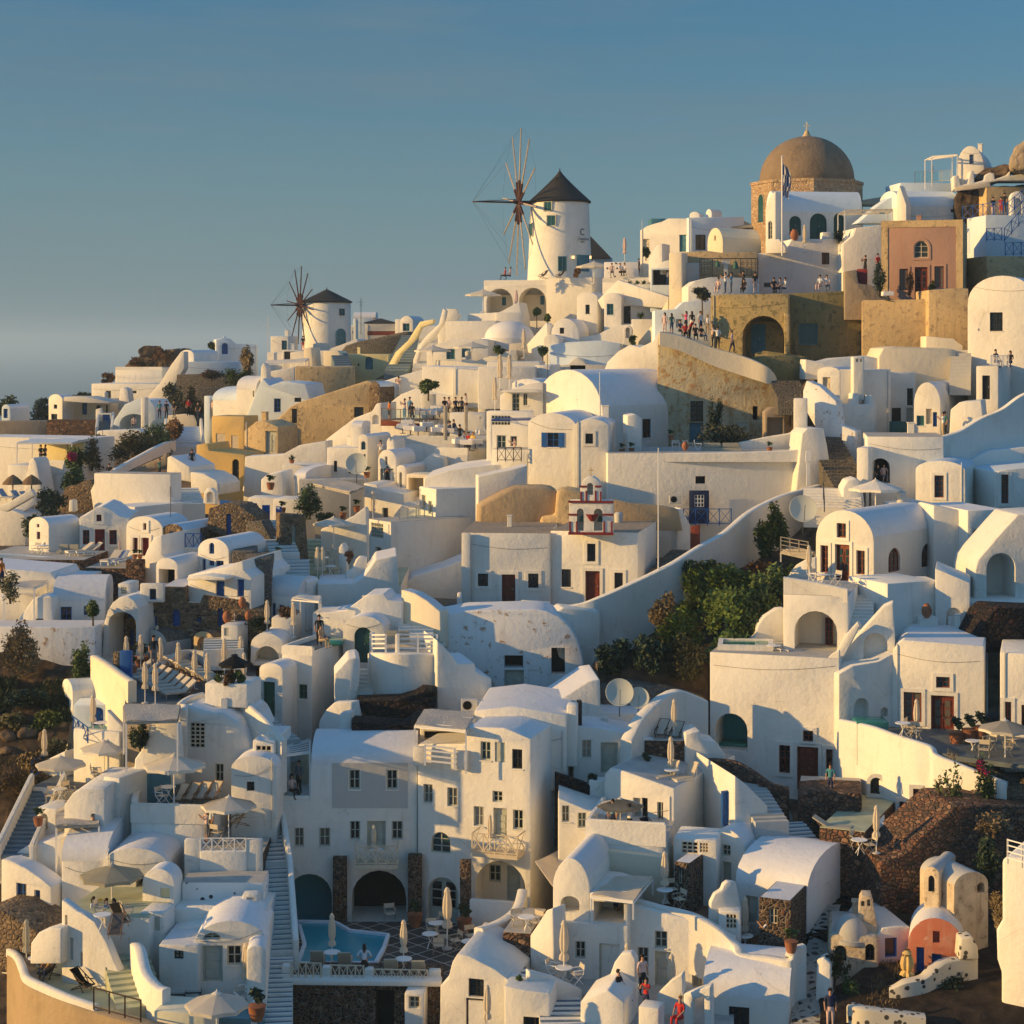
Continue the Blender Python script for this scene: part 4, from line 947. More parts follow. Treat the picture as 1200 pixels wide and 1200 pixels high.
O('small white arched gate frame above the stone steps',148,10,.6,'238,590 239,577 243,572 248,572 253,577 254,592','na 242 576 250 589 .3')
ST('white steps right of the photographer terrace',222,592,150,214,572,157,2.5,7,'white')
V('white gabled cottage with tiny windows and patio chairs',132.5,38,9,34,57,606,617,652,'wop 43 614 46 618;wop 43 623 47 632',xe=95)
B('white wall of the middle cottage with dark red door',133.5,-4,6,93,150,596,654,'wot 97 621 105 638;dot 111 620 123 648;wot 128 621 137 638;wot 113 603 119 611',top='93,606 100,604 112,595 120,593 128,596 140,605 150,607',roof='roofwhite')
B('flat-vaulted roof of the middle cottage',146,38,6,130,158,594,640,'',roof='roofwhite')
V('white gabled cottage with red door and shutters',131.5,22,10,148,190,605,620,658,'wot 168 613 172 621;wot 156 630 162 648;dot 166 630 175 651',xe=222)
ST('short white steps between the two red-doored cottages',143,652,134,143,622,139,1.6,8,'bluewhite')
B('long stone-faced terrace of the cottages',128,4,8,-30,99,656,690,'',mat='brownstone',floor='floor',par='',ph=0,key='cot')
Wc('white coping wall along the cottage terrace','-20,648,652,129 40,651,655,129.5 98,658,663,129',.35)
B('stone-faced terrace corner with the checked lounger',127,4,6,100,168,666,692,'',mat='brownstone',par='',ph=0,key='cot2')
O('raised brown stone wall end beside the curved white wall',126.5,4,.6,'147,690 147,656 168,656 168,690',mat='brownstone')
put('sofa',mk_sofa,80,649,'cot','grey two-seat sofa beside the gabled cottage','sofa',rz=-5,s=.8)
for i,x in enumerate((94,104)):put('lcream',mk_lounger('lightfabric','whitepaint',35),x,651,'cot',['cream sun lounger nearest the grey sofa','cream sun lounger below the dark red door'][i],'sun lounger','cream loungers on the cottage terrace',-55)
put('lcream',None,131,661,128.5,'cream sun lounger left of the checked one','sun lounger',rz=-20)
put('lcheck',mk_lounger('stripes','whitepaint',35),139,661,128.5,'blue and white checked sun lounger','sun lounger',rz=-20)
put('closedred',mk_closed('cpale'),140,650,130,'small pinkish closed parasol on the cottage terrace','parasol',s=.45)
for i,x in enumerate((42,48,56)):put('wchair',mk_chair('whitepaint','lightfabric'),x,649,'cot','white garden chair %s'%['at the gabled cottage wall','left of the patio table','right of the patio table'][i],'chair','garden chairs at the gabled cottage',R.uniform(-90,90),.85)
put('table',mk_table,50,650,'cot','small white table between the garden chairs','table',s=.9)
for i,x in enumerate((158,164)):put('pot1',mk_pot(),x,655,130,['small clay pot left of the red door','small clay pot at the red door step'][i],'plant',s=.8)
O('white wall below the stone terrace at the left',122,6,5,'-30,700 -30,664 60,671 64,679 80,681 80,700',roof='roofwhite')
B('white house with a pair of blue-shuttered openings under the vault',120,-6,5,62,123,702,736,'wb 71 711 84 733;wb 98 710 107 721',roof='roofwhite',vh=1.2)
B('white cube with a blue window behind the terrace chairs',124,10,5,75,97,676,700,'wb 81 680 86 688',roof='roofwhite')
O('white stair-shaped gable with a low blue window',119,5,4,'17,737 17,732 40,700 57,698 62,700 62,737','wb 42 725 51 733',roof='roofwhite')
O('shaded white stair flank at the left edge',121,4,5,'-20,737 -20,702 28,697 40,700 20,737',roof='roofwhite')
pergola('white shade sail over the left edge patio','5,690 40,690 56,683 18,684',119,2,'whitepaint',0,'lightfabric','shade_sail')
bush('thorny flowering bush on the left edge patio',12,702,117,34,34,'olive',n=500,ls=.08)
B('stained white garden wall above the rocky slope',116,2,3,-30,112,735,800,'',mat='peeling',roof='roofwhite')
person(2,688,118,'person in orange at the left edge patio','stand','corange','cnavy',60)
bush('big round dry bush against the stained wall',24,784,113.6,54,50,'dryleaf',n=2600,ls=.07)
bush('dark evergreen shrub hanging at the wall corner',95,797,112.6,30,44,'leaf',n=1500,ls=.08)
bush('round potted tree beside the big white arch',109,740,116.5,27,40,'leaf','tree','tree',n=1200,ls=.08,trunk=.35)
O('tall white arched alcove with blue doors inside',117,12,7,'118,790 122,730 126,715 132,706 140,700 150,699 158,704 162,712 163,740 163,790','na 127 703 160 772 4',roof='roofwhite')
B('rubble wall with blue doors inside the tall arch',119.5,12,2,141,160,708,775,'db 152 738 159 757;wb 150 713 156 724',mat='tanstone')
B('white ac box shelf above the tall arch',121,6,2,138,152,684,700,'vg 140 688 151 696')
V('rubble-fronted vault house with blue shutters',131,22,9,190,215,614,624,645,'wba 197 622 205 640',mat='tanstone',roof='bluewhite',xe=262)
RL('blue railing beside the rubble-fronted vault house',(217,645,130.5),(236,645,131),1.2,'bluepaint',2)
O('tall curved white wall left of the blue-door houses',127,16,6,'165,690 166,660 172,645 180,630 190,627 190,650 200,660 200,690',roof='roofwhite')
B('white wall strip behind the curved-roof house',130,12,5,185,240,642,690,'wbp 196 647 206 652',roof='roofwhite')
V('white low vault with a wide dark opening',123,18,8,183,208,654,664,692,'k 185 667 206 686',xe=240)
V('white gabled house with blue windows beside the blue stairs',125,22,11,232,268,631,647,690,'wba 245 636 251 649;wb 245 657 251 663;wb 253 657 262 668;db 237 655 241 674',xe=312)
B('white house with blue door and stepped parapet',119,14,7,220,295,676,712,'db 253 681 263 699;db 278 679 286 699',top='220,674 268,664 284,657 286,668 295,677',xe=340,roof='roofwhite')
O('flat white canopy over the blue-door recess',118,14,2.5,'219,680 219,677 240,674 264,677 264,680',name='canopy',cat='canopy',bev=.04)
B('rubble cistern block on the stepped-parapet house roof',121,-4,4,285,318,655,672,'',mat='greystone',floor='rawgrey')
B('rubble planter block above the cistern block',124,-6,4,272,300,647,660,'',mat='greystone')
B('long tan rubble house with blue doors',119,3,6,163,292,704,760,'db 177 722 184 738;dba 202 714 211 734;db 255 713 261 735;wb 230 723 236 729',mat='tanstone',top='163,702 190,702 190,687 217,688 218,706 234,707 238,697 280,703 292,706',roof='roofwhite')
O('white parapet pieces on the tan rubble house',118.6,3,.4,'164,706 164,684 192,684 192,706','wbp 175 690 183 703')
B('tan rubble block right of the blue doors',118,-3,5,270,312,716,762,'',mat='tanstone')
for i,(x,y,s)in enumerate([(284,712,.8),(266,730,.9),(291,727,.7)]):put('jar',mk_jar,x,y,117.6,'big clay jar %s'%['on the rubble parapet corner','before the small blue door','beside the flower box'][i],'jar',s=s)
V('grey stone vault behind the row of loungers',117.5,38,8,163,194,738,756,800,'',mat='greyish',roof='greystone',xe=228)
V('smaller grey stone vault with a pale arch',117,24,5,227,250,740,750,800,'na 231 746 246 764 .25',mat='beige',roof='greystone',xe=262)
B('white cabinet with slatted shutters by the small steps',116,10,2,259,279,733,752,'sg 262 736 268 745')
ST('small blue-edged steps beside the stone vaults',262,762,113.5,262,748,116.5,2.4,5,'white',None,nose='bluestep')
O('curving rubble wall above the blue stairs',133,10,3,'243,620 245,596 262,590 280,592 290,600 300,606 300,640','db 265 602 271 630',mat='tanstone')
ST('long grey-blue staircase between rubble walls',334,650,128,318,610,136,2.0,11,'white',None,nose='bluestep')
ST('lower grey-blue staircase flight',346,692,122,346,656,127.5,1.9,9,'white',None,nose='bluestep')
O('rubble wall with white slit door right of the blue stairs',130,-20,1.0,'327,645 327,601 358,604 362,660 350,664','dg 342 616 347 650',mat='tanstone')
O('rubble parapet left of the blue stairs',131,25,1.2,'287,640 288,612 306,610 322,640 322,655',mat='greystone')
O('blue gate panels at the top of the blue stairs',136.5,0,.2,'307,610 307,592 316,592 316,610',mat='bluepaint',name='gate',cat='gate',bev=.03)
O('slim blue gate leaf right of the blue gate',135.5,40,.2,'323,610 323,593 328,594 328,610',mat='bluepaint',name='gate',cat='gate',bev=.03)
O('rubble slope with yucca left of the long staircase',126,12,3,'268,700 270,665 290,655 300,650 300,700',mat='tanstone')
put('pot1',mk_pot(),326,655,127,'terracotta flower pot by the lower flight','plant')
put('jar',mk_jar,299,604,136,'ochre jar on the rubble wall by the blue gate','jar')
O('blue painted railing wall above the rubble',138,6,.3,'257,600 257,586 300,590 300,600',mat='bluepaint',name='railing',cat='railing',bev=.03)
def windmill(label,cx,D,w0,w1,ybase,yeave,yapex,hub,hubR,th,bows,ops,conc,sails,sail_mats,key):
 mpp=D/F;r=empty('windmill',P(cx,ybase,D),0,label,'windmill');H_=(ybase-yeave)*mpp;r0,r1=w0*mpp/2,w1*mpp/2
 r['wm']='white'
 n=48;bm=bmesh.new();prof=[(r0,-1),(r0,0)]+[(r0+(r1-r0)*i/6,H_*i/6)for i in range(1,7)]+[(r1-.3,H_)]
 lathe(bm,prof,n);mesh_ob('tower',bm,'white',r,30)
 ha=(ybase-yapex)*mpp-H_;bm=bmesh.new();R1=r1+.28
 lathe(bm,[(R1-.1,H_-.12),(R1,H_+.05)]+[(R1*(1-t)**(1+conc),H_+.05+ha*t)for t in(.15,.3,.45,.6,.75,.88)]+[(.07,H_+ha)],40);mesh_ob('roof',bm,'thatch',r,60)
 bm=bmesh.new();bar(bm,(0,0,H_+ha-.2),(0,0,H_+ha+.25),.07,n=6);mesh_ob('finial',bm,'thatch',r)
 for st,x0,y0,x1,y1 in[q[:5]for q in parse_ops(ops)]:
  xm=(x0+x1)/2;a=math.asin(max(-1,min(1,(xm-cx)*mpp/r0)));zz0,zz1=(ybase-y1)*mpp,(ybase-y0)*mpp;rr=r0+(r1-r0)*(zz0+zz1)/2/H_;w=(x1-x0)*mpp/max(.35,math.cos(a))
  T=Matrix.Rotation(a,4,'Z')@Matrix.Translation((0,-rr-.02,0));to3=lambda u,v,d,T=T:T@Vector((u,d,v))
  lp=shape(-w/2,w/2,zz0,zz1,st[1:])
  bm=bmesh.new();ring(bm,shrink(lp,-.10),lp,to3,-.06,.25);ob=mesh_ob('door' if st[0]=='d' else 'window',bm,CLR.get(st[1],'whitepaint'),r)
  bm=bmesh.new();plate(bm,lp,to3,-.02,.2);mesh_ob('pane',bm,'paneteal' if st[0]=='w' else 'tealpaint' if 'k' not in st else 'interior',ob)
  if st[0]=='w':bm=bmesh.new();plate(bm,[(-.03,zz0),(-.03,zz1),(.03,zz1),(.03,zz0)],to3,-.05,.0);mesh_ob('glazing_bar',bm,'tealpaint',ob)
 ax=Vector((-math.sin(rad(th)),-math.cos(rad(th)),0));hc=Vector(((hub[0]-cx)*mpp,0,(ybase-hub[1])*mpp));hc.y=-(abs(hc.x))/math.tan(rad(th))if th<89 else 0
 w=empty('sail_wheel',(0,0,0));w.parent=r
 bm=bmesh.new();bar(bm,hc-ax*(abs(hc.x)*.75),hc+ax*.5,.22,n=8,mi=0);mesh_ob('axle',bm,'mill_wood',w)
 tip=hc+ax*bows;bm=bmesh.new();bar(bm,hc,tip,.12,n=6,r2=.07);bar(bm,hc+Vector((0,0,.35)),tip,.05);mesh_ob('bowsprit',bm,'mill_wood',w)
 sd=ax.cross(Vector((0,0,1))).normalized();tips=[]
 for i in range(sails):
  a=2*math.pi*(i+.25)/sails;d=sd*math.cos(a)+Vector((0,0,1))*math.sin(a);tips.append(hc+d*hubR)
  bm=bmesh.new();bar(bm,hc,hc+d*hubR*.3,.17,n=5,mi=0);bar(bm,hc+d*hubR*.25,hc+d*hubR,.10,n=5,r2=.07,mi=1);mesh_ob('sail_spar',bm,sail_mats,w)
 bm=bmesh.new()
 for i in range(sails):bar(bm,tips[i],tips[(i+1)%sails],.009,n=3)
 for i in range(0,sails):bar(bm,tips[i],tip,.009,n=3)
 mesh_ob('rigging',bm,'iron',w)
 return r
w1=windmill('tall white windmill with dark pointed thatched cap and lettering beside its door',656,212,76,68,330,237,200,(608,238),8.3,77,5.3,'wg 636 239 644 249;wg 640 255 649 266;wt 654 303 662 318;dt 677 301 689 318;wg 618 263 622 277',.12,12,['mill_wood','mill_pale'],'A')
def text(label,s,parent,T,size,mat='iron'):
 cu=bpy.data.curves.new('lettering','FONT');cu.body=s;cu.size=size;cu.align_x='CENTER';cu.extrude=.01
 o=bpy.data.objects.new('t',cu);COL.objects.link(o);dg=bpy.context.evaluated_depsgraph_get();me=bpy.data.meshes.new_from_object(o.evaluated_get(dg));bpy.data.objects.remove(o)
 me.transform(T);me.materials.append(M[mat]);o=bpy.data.objects.new('lettering',me);COL.objects.link(o);o.parent=parent;return o
a=math.asin(25/36);mp_=212/F
for s,y,sz in(('C',277,1.05),('CHARISMA',283,.36),('SUITES',285.5,.2)):
 z=(330-y)*mp_;rr=3.66-.38*z/9+.06
 text('',s,w1,Matrix.Rotation(a,4,'Z')@Matrix.Translation((0,-rr-.03-(.17 if s=='CHARISMA' else 0),z))@Matrix.Rotation(rad(90),4,'X'),sz)
for x in(672,692):
 put('lant',mk_lantern,x,304,208.5,'glowing lamp %s of the windmill door'%('left' if x<680 else 'right'),'lamp',rz=0,s=1.6)
windmill('smaller white windmill with a dark cap near the skyline at left',383,255,57.5,55.5,410,354,339,(353,358),5.3,64,4.1,'wk 401 363 405 369;dta 397 386 406 404',.0,12,['mill_wood','mill_wood'],'B')
def cone(label,x,y0,y1,w,D,mat,name='roof_cap'):
 mpp=D/F;bm=bmesh.new();lathe(bm,[(w*mpp/2,0),(w*mpp/2+.05,.1),(.05,(y0-y1)*mpp)],4,a0=rad(45));o=mesh_ob('canopy' if 'canopy' in label else 'pyramid_roof',bm,mat);o.location=P(x,y0,D);tag(o,label,'canopy' if 'canopy' in label else 'roof');return o
cone('dark pyramid roof peeking out right of the tall windmill',692,304,277,64,226,'rooftiles')
B('low wall house under the dark pyramid roof',224,-5,4,690,718,302,325,'',mat='bluewhite')
B('low house with blue band right of the small windmill',262,-4,6,411,428,381,405,'sb 413 388 427 391')
cone('dark tiled hip roof between the windmills',446,379,373,52,250,'rooftiles')
B('dark-fronted kiosk under the hip roof',248,0,4,428,466,379,398,'sr 430 388 464 393',mat='greyish')
V('small gabled white house with a green window on the skyline',240,14,5,469,484,370,376,396,'wt 472 379 480 388',pp=1.2)
B('white block left of the small gabled house',245,8,4,463,471,374,396,'')
B('pale low house on the skyline behind the hip roof',262,0,5,414,440,372,392,'',vh=.8,mat='bluewhite')
bm=bmesh.new();bar(bm,(0,0,0),(0,0,5),.05);bar(bm,(-.4,0,4.4),(.4,0,4.4),.03);bar(bm,(-.3,0,4),(.3,0,4),.03);o=mesh_ob('aerial_mast',bm,'iron');o.location=P(423,392,255);tag(o,'thin red-brown aerial mast between the windmills','mast')
B('white cube with a teal door left of the small windmill',246,8,5,317,338,394,425,'wt 330 399 337 410;wbp 317 396 319 408')
B('low white ledge before the teal-door cube',240,4,5,313,346,413,430,'')
bm=bmesh.new();bar(bm,(0,0,0),(0,0,6),.06);bar(bm,(0,0,5),(-.8,0,4.5),.03);o=mesh_ob('flag_mast',bm,'whitepaint');o.location=P(314,425,240);tag(o,'bare white mast left of the small windmill','mast')
B('dark restaurant front below the small windmill',238,2,4,331,356,410,425,'sk 333 412 354 422')
B('long blue-topped parapet under the small windmill',236,8,5,340,420,405,430,'',top='340,413 356,411 380,411 400,404 418,397 420,399',mat='white',roof='bluewhite')
O('curved dark cobbled mound roof above the yellow house',232,6,12,'398,420 399,412 405,405 420,400 440,396 462,391 478,388 481,392 478,404 462,420',mat='greystone',name='stone_mound',cat='mound',bev=.4)
B('yellow-washed house with a pale green door',224,8,5,395,457,415,434,'dta 428 418 437 433;wkp 419 426 421 429',mat='yellow')
O('cream stepped chimney block above the tan house',222,14,3,'356,432 356,408 365,407 367,430 379,431 379,411 396,411 402,420 404,432',mat='cream')
ST('dark blue flight of steps beside the cream chimney',405,436,214,397,414,224,2.0,9,'bluestep',None,nose='white')
ST('dark steps between yellow parapets',464,437,204,484,393,224,2.6,14,'bluestep',None,nose='white')
O('yellow curved parapet left of the dark steps',206,22,.6,'452,440 455,428 463,413 478,399 486,386 492,377 508,374 508,379 494,384 488,396 470,414 462,430 460,440',mat='yellow')
ST('white stairs climbing beside the yellow parapet',502,434,197,512,382,214,3.4,20,'white')
O('white curling parapet right of the dark steps',198,20,.6,'483,436 484,422 490,405 500,393 514,380 519,361 523,364 520,378 509,395 494,409 489,424 489,436')
O('white rising parapet with a curled top at the stair head',204,10,.6,'514,412 513,392 519,375 521,362 535,362 540,372 524,382 522,412')
h=B('white windmill terrace with two arched loggias',205,12,8,567,642,328,376,'na 570 338 601 367 3;na 608 337 640 376 3',par='f',ph=.3,key='mill',roof=None)
B('white terrace block right of the loggias',203.2,16,8,641,694,325,372,'',par='',ph=0,key='mill2')
B('teal door wall inside the loggias',207.5,12,.4,570,640,345,376,'wt 588 348 593 358;dt 633 345 639 357',mat='cream')
put('openb',mk_open('canvaswhite',1.9,2.4),566,366,200,'white open parasol at the left loggia','parasol')
put('openb',None,696,333,200,'white open parasol at the windmill door terrace','parasol')
put('closedp',mk_closed('cpale'),605,368,199,'pinkish closed parasol between the two loggias','parasol',s=1.1)
put('closedp',None,732,307,206,'pinkish closed parasol right of the tall windmill','parasol',s=1.15)
for i,(x,y,c,l)in enumerate([(592,328,'cred','dark-clothed'),(598,328,'cpale','red-haired')]):person(x,y,203,'%s person lounging on the windmill terrace edge'%l,'sit',c,'cblack',-90)
for i,(x,l)in enumerate([(637,'left'),(657,'right')]):put('deckd',mk_deck('darkfabric'),x,327,203,'dark lounge chair %s on the windmill terrace'%l,'lounge chair',rz=-60)
bush('orange-brown shrub beside the windmill door',675,326,206,12,14,'brownleaf',n=300,ls=.12)
B('low white walls left of the loggias',201,10,6,548,572,366,392,'',top='548,379 552,372 561,370 572,372')
B('white wall with a diagonal top below the loggias',198,10,5,548,612,366,400,'',top='548,368 585,366 608,354 612,372')
B('bright white long wall above the white stairs',196,8,7,522,581,376,408,'',roof='bluewhite',par='',ph=0)
B('upper white box beside the loggia stair',198,4,4,581,612,366,392,'',roof='bluewhite')
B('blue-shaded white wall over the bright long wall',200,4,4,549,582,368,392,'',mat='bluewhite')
def dome(label,x,ybase,w,h,D,mat='roofwhite',name='dome',cat='dome',drum=0):
 mpp=D/F;a=w*mpp/2;b=h*mpp;bm=bmesh.new();lathe(bm,([(a*1.12,-drum),(a*1.12,-.02),(a,0)]if drum else[])+[(a*math.cos(t),b*math.sin(t))for t in[i*math.pi/20 for i in range(0 if not drum else 1,11)]][:-1]+[(.02,b)],40)
 o=mesh_ob(name,bm,mat,None,40);o.location=P(x,ybase,D);return tag(o,label,cat)
dome('smooth white dome roof left of the potted trees',597,396,58,20,194,drum=1.2)
B('white wall below the smooth dome',193,8,5,558,640,397,430,'wt 570 403 578 416;dt 569 403 576 415',roof='roofwhite')
B('white suite with arched face and two teal doors',188,10,6,500,572,397,428,'wt 523 409 533 421;dt 541 405 551 419;dt 569 403 577 418',top='500,410 515,402 530,397 560,397 572,399')
for i,(x,y,l)in enumerate([(507,432,'left of the teal window'),(553,428,'right of the teal door')]):put('openb',None,x,y,184,'white open parasol %s in front of the arched suite'%l,'parasol',s=.95)
B('low white terrace parapets before the arched suite',183,8,4,510,600,420,444,'',top='510,422 540,424 541,421 556,424 572,418 600,410')
for i,(x,y,w_,l)in enumerate([(629,382,12,'left topiary ball tree in a dark pot by the loggias'),(642,384,12,'right topiary ball tree by the loggias'),(636,430,14,'topiary tree before the blue-white roof'),(584,428,20,'dense round tree beside the closed parasols')]):bush(l,x,y,[196,194,180,182][i],w_,[22,16,26,24][i],'leaf','tree','tree',n=500,ls=.11,trunk=.42)
O('white hanging cloth on poles below the dome',186,10,.2,'596,416 597,403 617,401 619,416',mat='lightfabric',name='cloth_screen',cat='cloth',bev=.02)
V('tall white gable suite with a small window',190,18,8,676,700,342,350,400,'wk 686 357 691 368',xe=712)
V('white vaulted suite with a shuttered window',187,12,8,708,728,343,350,396,'wt 711 356 719 369')
B('white suite with a tall glass door and planter on top',188,6,8,727,784,343,388,'dk 731 352 739 379;wk 748 350 753 358',roof='roofwhite')
B('upper white terrace with visitors beside the windmill',196,10,6,706,782,325,352,'',par='f',ph=.2,key='upt')
B('dotted white parapet of the cafe terrace',197.5,4,.5,708,750,307,332,'',mat='dotted')
B('long agave planter on the white suite',190,8,1.2,735,771,333,341,'')
for i in range(5):spiky('agave %s in the long white planter'%['first from left','second from left','in the middle','second from right','at the right end'][i],738+i*8,335,190.6,14,'leaf')
O('white sweeping parapet before the blue-shaded wall',186,30,.8,'700,352 716,336 724,328 760,340 784,348 784,362 740,358 705,362')
O('broad shaded stair flank descending to the low vaults',180,40,2.5,'745,412 748,400 765,380 783,350 784,412',mat='cream')
spiky('tall yucca on the white suite step',751,374,182,20,'leaf')
B('white step wall with a magenta flower under the yucca',183,6,3,740,765,374,396,'')
V('low white vault with a small window',184,12,8,646,678,373,392,415,'wk 656 384 661 391',xe=705)
V('tiny white dome-vault left of the blue-white roof',181,10,5,637,655,392,398,412,'',xe=668)
B('white wall band over the blue-white roof',184,8,5,664,742,388,410,'dta 684 393 694 397',top='664,398 700,392 722,381 742,380')
V('small white bell-arch shrine over the white wall',181,8,1.0,730,741,381,388,402,'na 733 383 738 396 .6')
bush('dark shrub beside the bell-arch shrine',741,406,180,12,13,'leaf',n=400,ls=.1)
B('wide blue-white flat-roofed block',178,6,8,643,727,402,445,'',mat='bluewhite',roof='bluewhite',top='643,405 665,401 700,399 727,403')
B('white wall with a dark letterbox window',176,6,3,644,712,424,442,'k 668 428 686 434;n 668 426 686 428 .1',top='644,428 666,427 672,421 676,419 682,421 687,427 712,428')
O('bright white scalloped wall joining the old ruin',166,25,3,'706,438 712,424 724,412 738,404 750,407 765,400 773,388 776,440',roof='roofwhite')
B('white stairway walls descending from the windmill',186,30,1.0,614,642,380,440,'',top='614,420 616,405 640,378 642,380')
B('white hilltop house with teal door and rooftop vents',196,24,8,750,808,256,310,'dc 753 280 761 294;dt 796 275 808 295',top='750,270 758,265 767,262 775,260 783,256 808,256',roof='roofwhite')
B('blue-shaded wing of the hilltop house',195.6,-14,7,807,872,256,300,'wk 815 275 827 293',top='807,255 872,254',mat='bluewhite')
cone('pale pointed tent canopy behind the cream vault',870,268,258,40,198,'canvasgrey')
V('white rooftop lantern vault with round vents',199,20,2,808,820,248,252,258,'');V('small round chimney cowl on the hilltop house',199,40,2,827,834,245,250,258,'')
B('teal water-tank screen on the hilltop roof',203,-5,2,763,780,256,266,'',mat='tealpaint',name='tank_screen',cat='screen')
B('white rounded stair wall by the hilltop house',190,20,3,760,776,283,312,'',top='760,306 764,295 770,288 776,285')
bush('small dark shrub at the hilltop house corner',757,302,191,10,13,'darkleaf',n=250,ls=.1)
O('pale awning over the dark cafe opening',188,14,3,'766,322 770,312 778,306 788,304 792,322',mat='white',name='awning',cat='awning',bev=.05)
B('dark cafe opening below the awning',187,10,2,762,788,314,340,'k 764 316 786 334 1.5',mat='bluewhite')
V('cream barrel-vaulted chapel below the dome',186,52,9,829,847,267,285,312,'nk 837 276 839 282 .3',mat='cream',roof='cream',xe=892)
B('long cream flat lintel roof over the bell porch',178,4,5,795,888,295,308,'',mat='beige',top='795,296 830,294 845,296 888,295')
B('tall cream pier with a moulded capital',176,20,2.0,784,799,296,364,'',mat='cream',xe=806)
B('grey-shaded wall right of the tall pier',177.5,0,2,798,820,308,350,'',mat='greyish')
B('low grey-white parapet behind the crowd',172,-3,4,806,890,328,352,'',top='806,336 815,329 832,325 890,326',par=None)
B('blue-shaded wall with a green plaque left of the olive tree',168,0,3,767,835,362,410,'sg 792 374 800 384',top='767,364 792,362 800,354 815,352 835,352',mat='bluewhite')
def bells():
 r=empty('bell_frame',P(820,325,176),0,'iron bell frame with two bronze bells and scrolled grilles','bell frame');m=176/F
 bm=bmesh.new();W_=68*m;Ht=22*m
 for x in(0,15*m,48*m,W_):bar(bm,(x,0,0),(x,0,Ht),.05)
 bar(bm,(0,0,Ht),(W_,0,Ht),.06);bar(bm,(0,0,.2),(W_,0,.2),.05);mesh_ob('frame',bm,'iron',r)
 for a,b in((0,15),(48,68)):
  bm=bmesh.new()
  for i in range(4):
   x=(a+(b-a)*(i+.5)/4)*m;bar(bm,(x,0,.2),(x,0,Ht),.025)
   for k in range(3):
    z=.4+k*.45
    for j in range(8):t=j*math.pi/4;bar(bm,(x+math.cos(t)*.14,0,z+math.sin(t)*.14),(x+math.cos(t+.785)*.14,0,z+math.sin(t+.785)*.14),.02,n=3)
  mesh_ob('grille',bm,'iron',r)
 for x,s in((21,.8),(42,1.0)):
  bm=bmesh.new();lathe(bm,[(.34*s,0),(.26*s,.18*s),(.19*s,.5*s),(.12*s,.66*s),(.02,.72*s)],16,(x*m,0,Ht-.95*s));bar(bm,(x*m,0,Ht-.3*s),(x*m,0,Ht),.03);mesh_ob('bell',bm,'bronze',r,40)
 bm=bmesh.new();x=31*m;box(bm,x-.18,x+.18,.1,.45,-.2,Ht-.5);box(bm,x-.35,x+.35,.05,.5,Ht-.5,Ht-.1);mesh_ob('column',bm,'greyish',r)
bells()
bush('small olive tree left of the ochre ruin',823,368,163.5,26,34,'olive','olive_tree','tree',n=1500,ls=.09,trunk=.4)
def church():
 D=197;m=D/F;r=empty('domed_church',P(945.5,268,D),0,'brown domed church on an octagonal stone drum','church');R_=65*m;Hd=54*m
 bm=bmesh.new();lathe(bm,[(R_,-3),(R_,Hd-.35),(R_+.12,Hd-.3),(R_+.12,Hd),(R_-.8,Hd+.02)],8,a0=rad(-2));d=mesh_ob('drum',bm,'drumstone',r)
 bm=bmesh.new();a=55*m;b=52*m;lathe(bm,[(a+.08,Hd+.02),(a+.1,Hd+.25)]+[(a*math.cos(t),Hd+.2+b*math.sin(t))for t in[i*math.pi/28 for i in range(0,14)]],56);mesh_ob('dome',bm,'domebrown',r,40)
 bm=bmesh.new();z=Hd+b;lathe(bm,[(.75,z-.15),(.55,z+.1),(.3,z+.45),(.2,z+.75),(.12,z+.8)],14);mesh_ob('lantern',bm,'beige',r,40)
 bm=bmesh.new();bar(bm,(0,0,z+.7),(0,0,z+1.7),.09);bar(bm,(-.3,0,z+1.3),(.3,0,z+1.3),.08);mesh_ob('cross',bm,'cream',r)
 T=Matrix.Rotation(rad(-59.5),4,'Z');ap=R_*math.cos(rad(22.5))+.02
 for an in(-69.5,65.5):
  T=Matrix.Rotation(rad(an),4,'Z');to3=lambda u,v,dd,T=T:T@Vector((u,-ap+dd,v));lp=shape(-.55,.55,Hd-4.3,Hd-1.4,'a')
  bm=bmesh.new();ring(bm,shrink(lp,-.12),lp,to3,-.05,.1);w=mesh_ob('window',bm,'drumstone',r);bm=bmesh.new();plate(bm,lp,to3,-.02,.1);mesh_ob('pane',bm,'paneteal',w)
church()
B('white hotel house with three teal arched doors below the dome',188,-8,7,908,1010,246,296,'dda 925 253 939 276;dda 949 250 969 281;dda 977 250 989 276;<wda 900 254 905 276',mat='white',vh=2.0,roof='bluewhite',xe=898)
B('sunlit gable end left of the teal arched doors',187,30,2,897,909,226,296,'wga 900 259 905 280',top='897,246 901,232 906,226 909,224')
B('large shaded white retaining wall with a dark slot window',180,-6,6,888,990,282,348,'wk 963 296 972 310;wgp 895 331 904 337',top='888,297 920,295 928,280 990,280',mat='white')
B('taller shaded white wall stepping up right of the hotel terrace',179,-4,6,988,1040,262,345,'',top='988,286 1000,276 1003,267 1030,264 1040,262')
O('sunlit white gable wedge above the slot-window wall',178.5,25,.8,'897,297 897,282 913,280 921,290 921,297')
put('closed',mk_closed(),943,296,179.5,'closed cream parasol before the teal arched doors','parasol',s=1.15)
put('jar',mk_jar,931,282,180.5,'big terracotta pot on the hotel terrace edge','jar',s=1.3)
bush('dark trailing shrub on the hotel terrace edge',983,282,180.5,13,14,'darkleaf',n=350,ls=.1)
B('white planter box on the hotel terrace',181,-6,1,964,978,272,284,'')
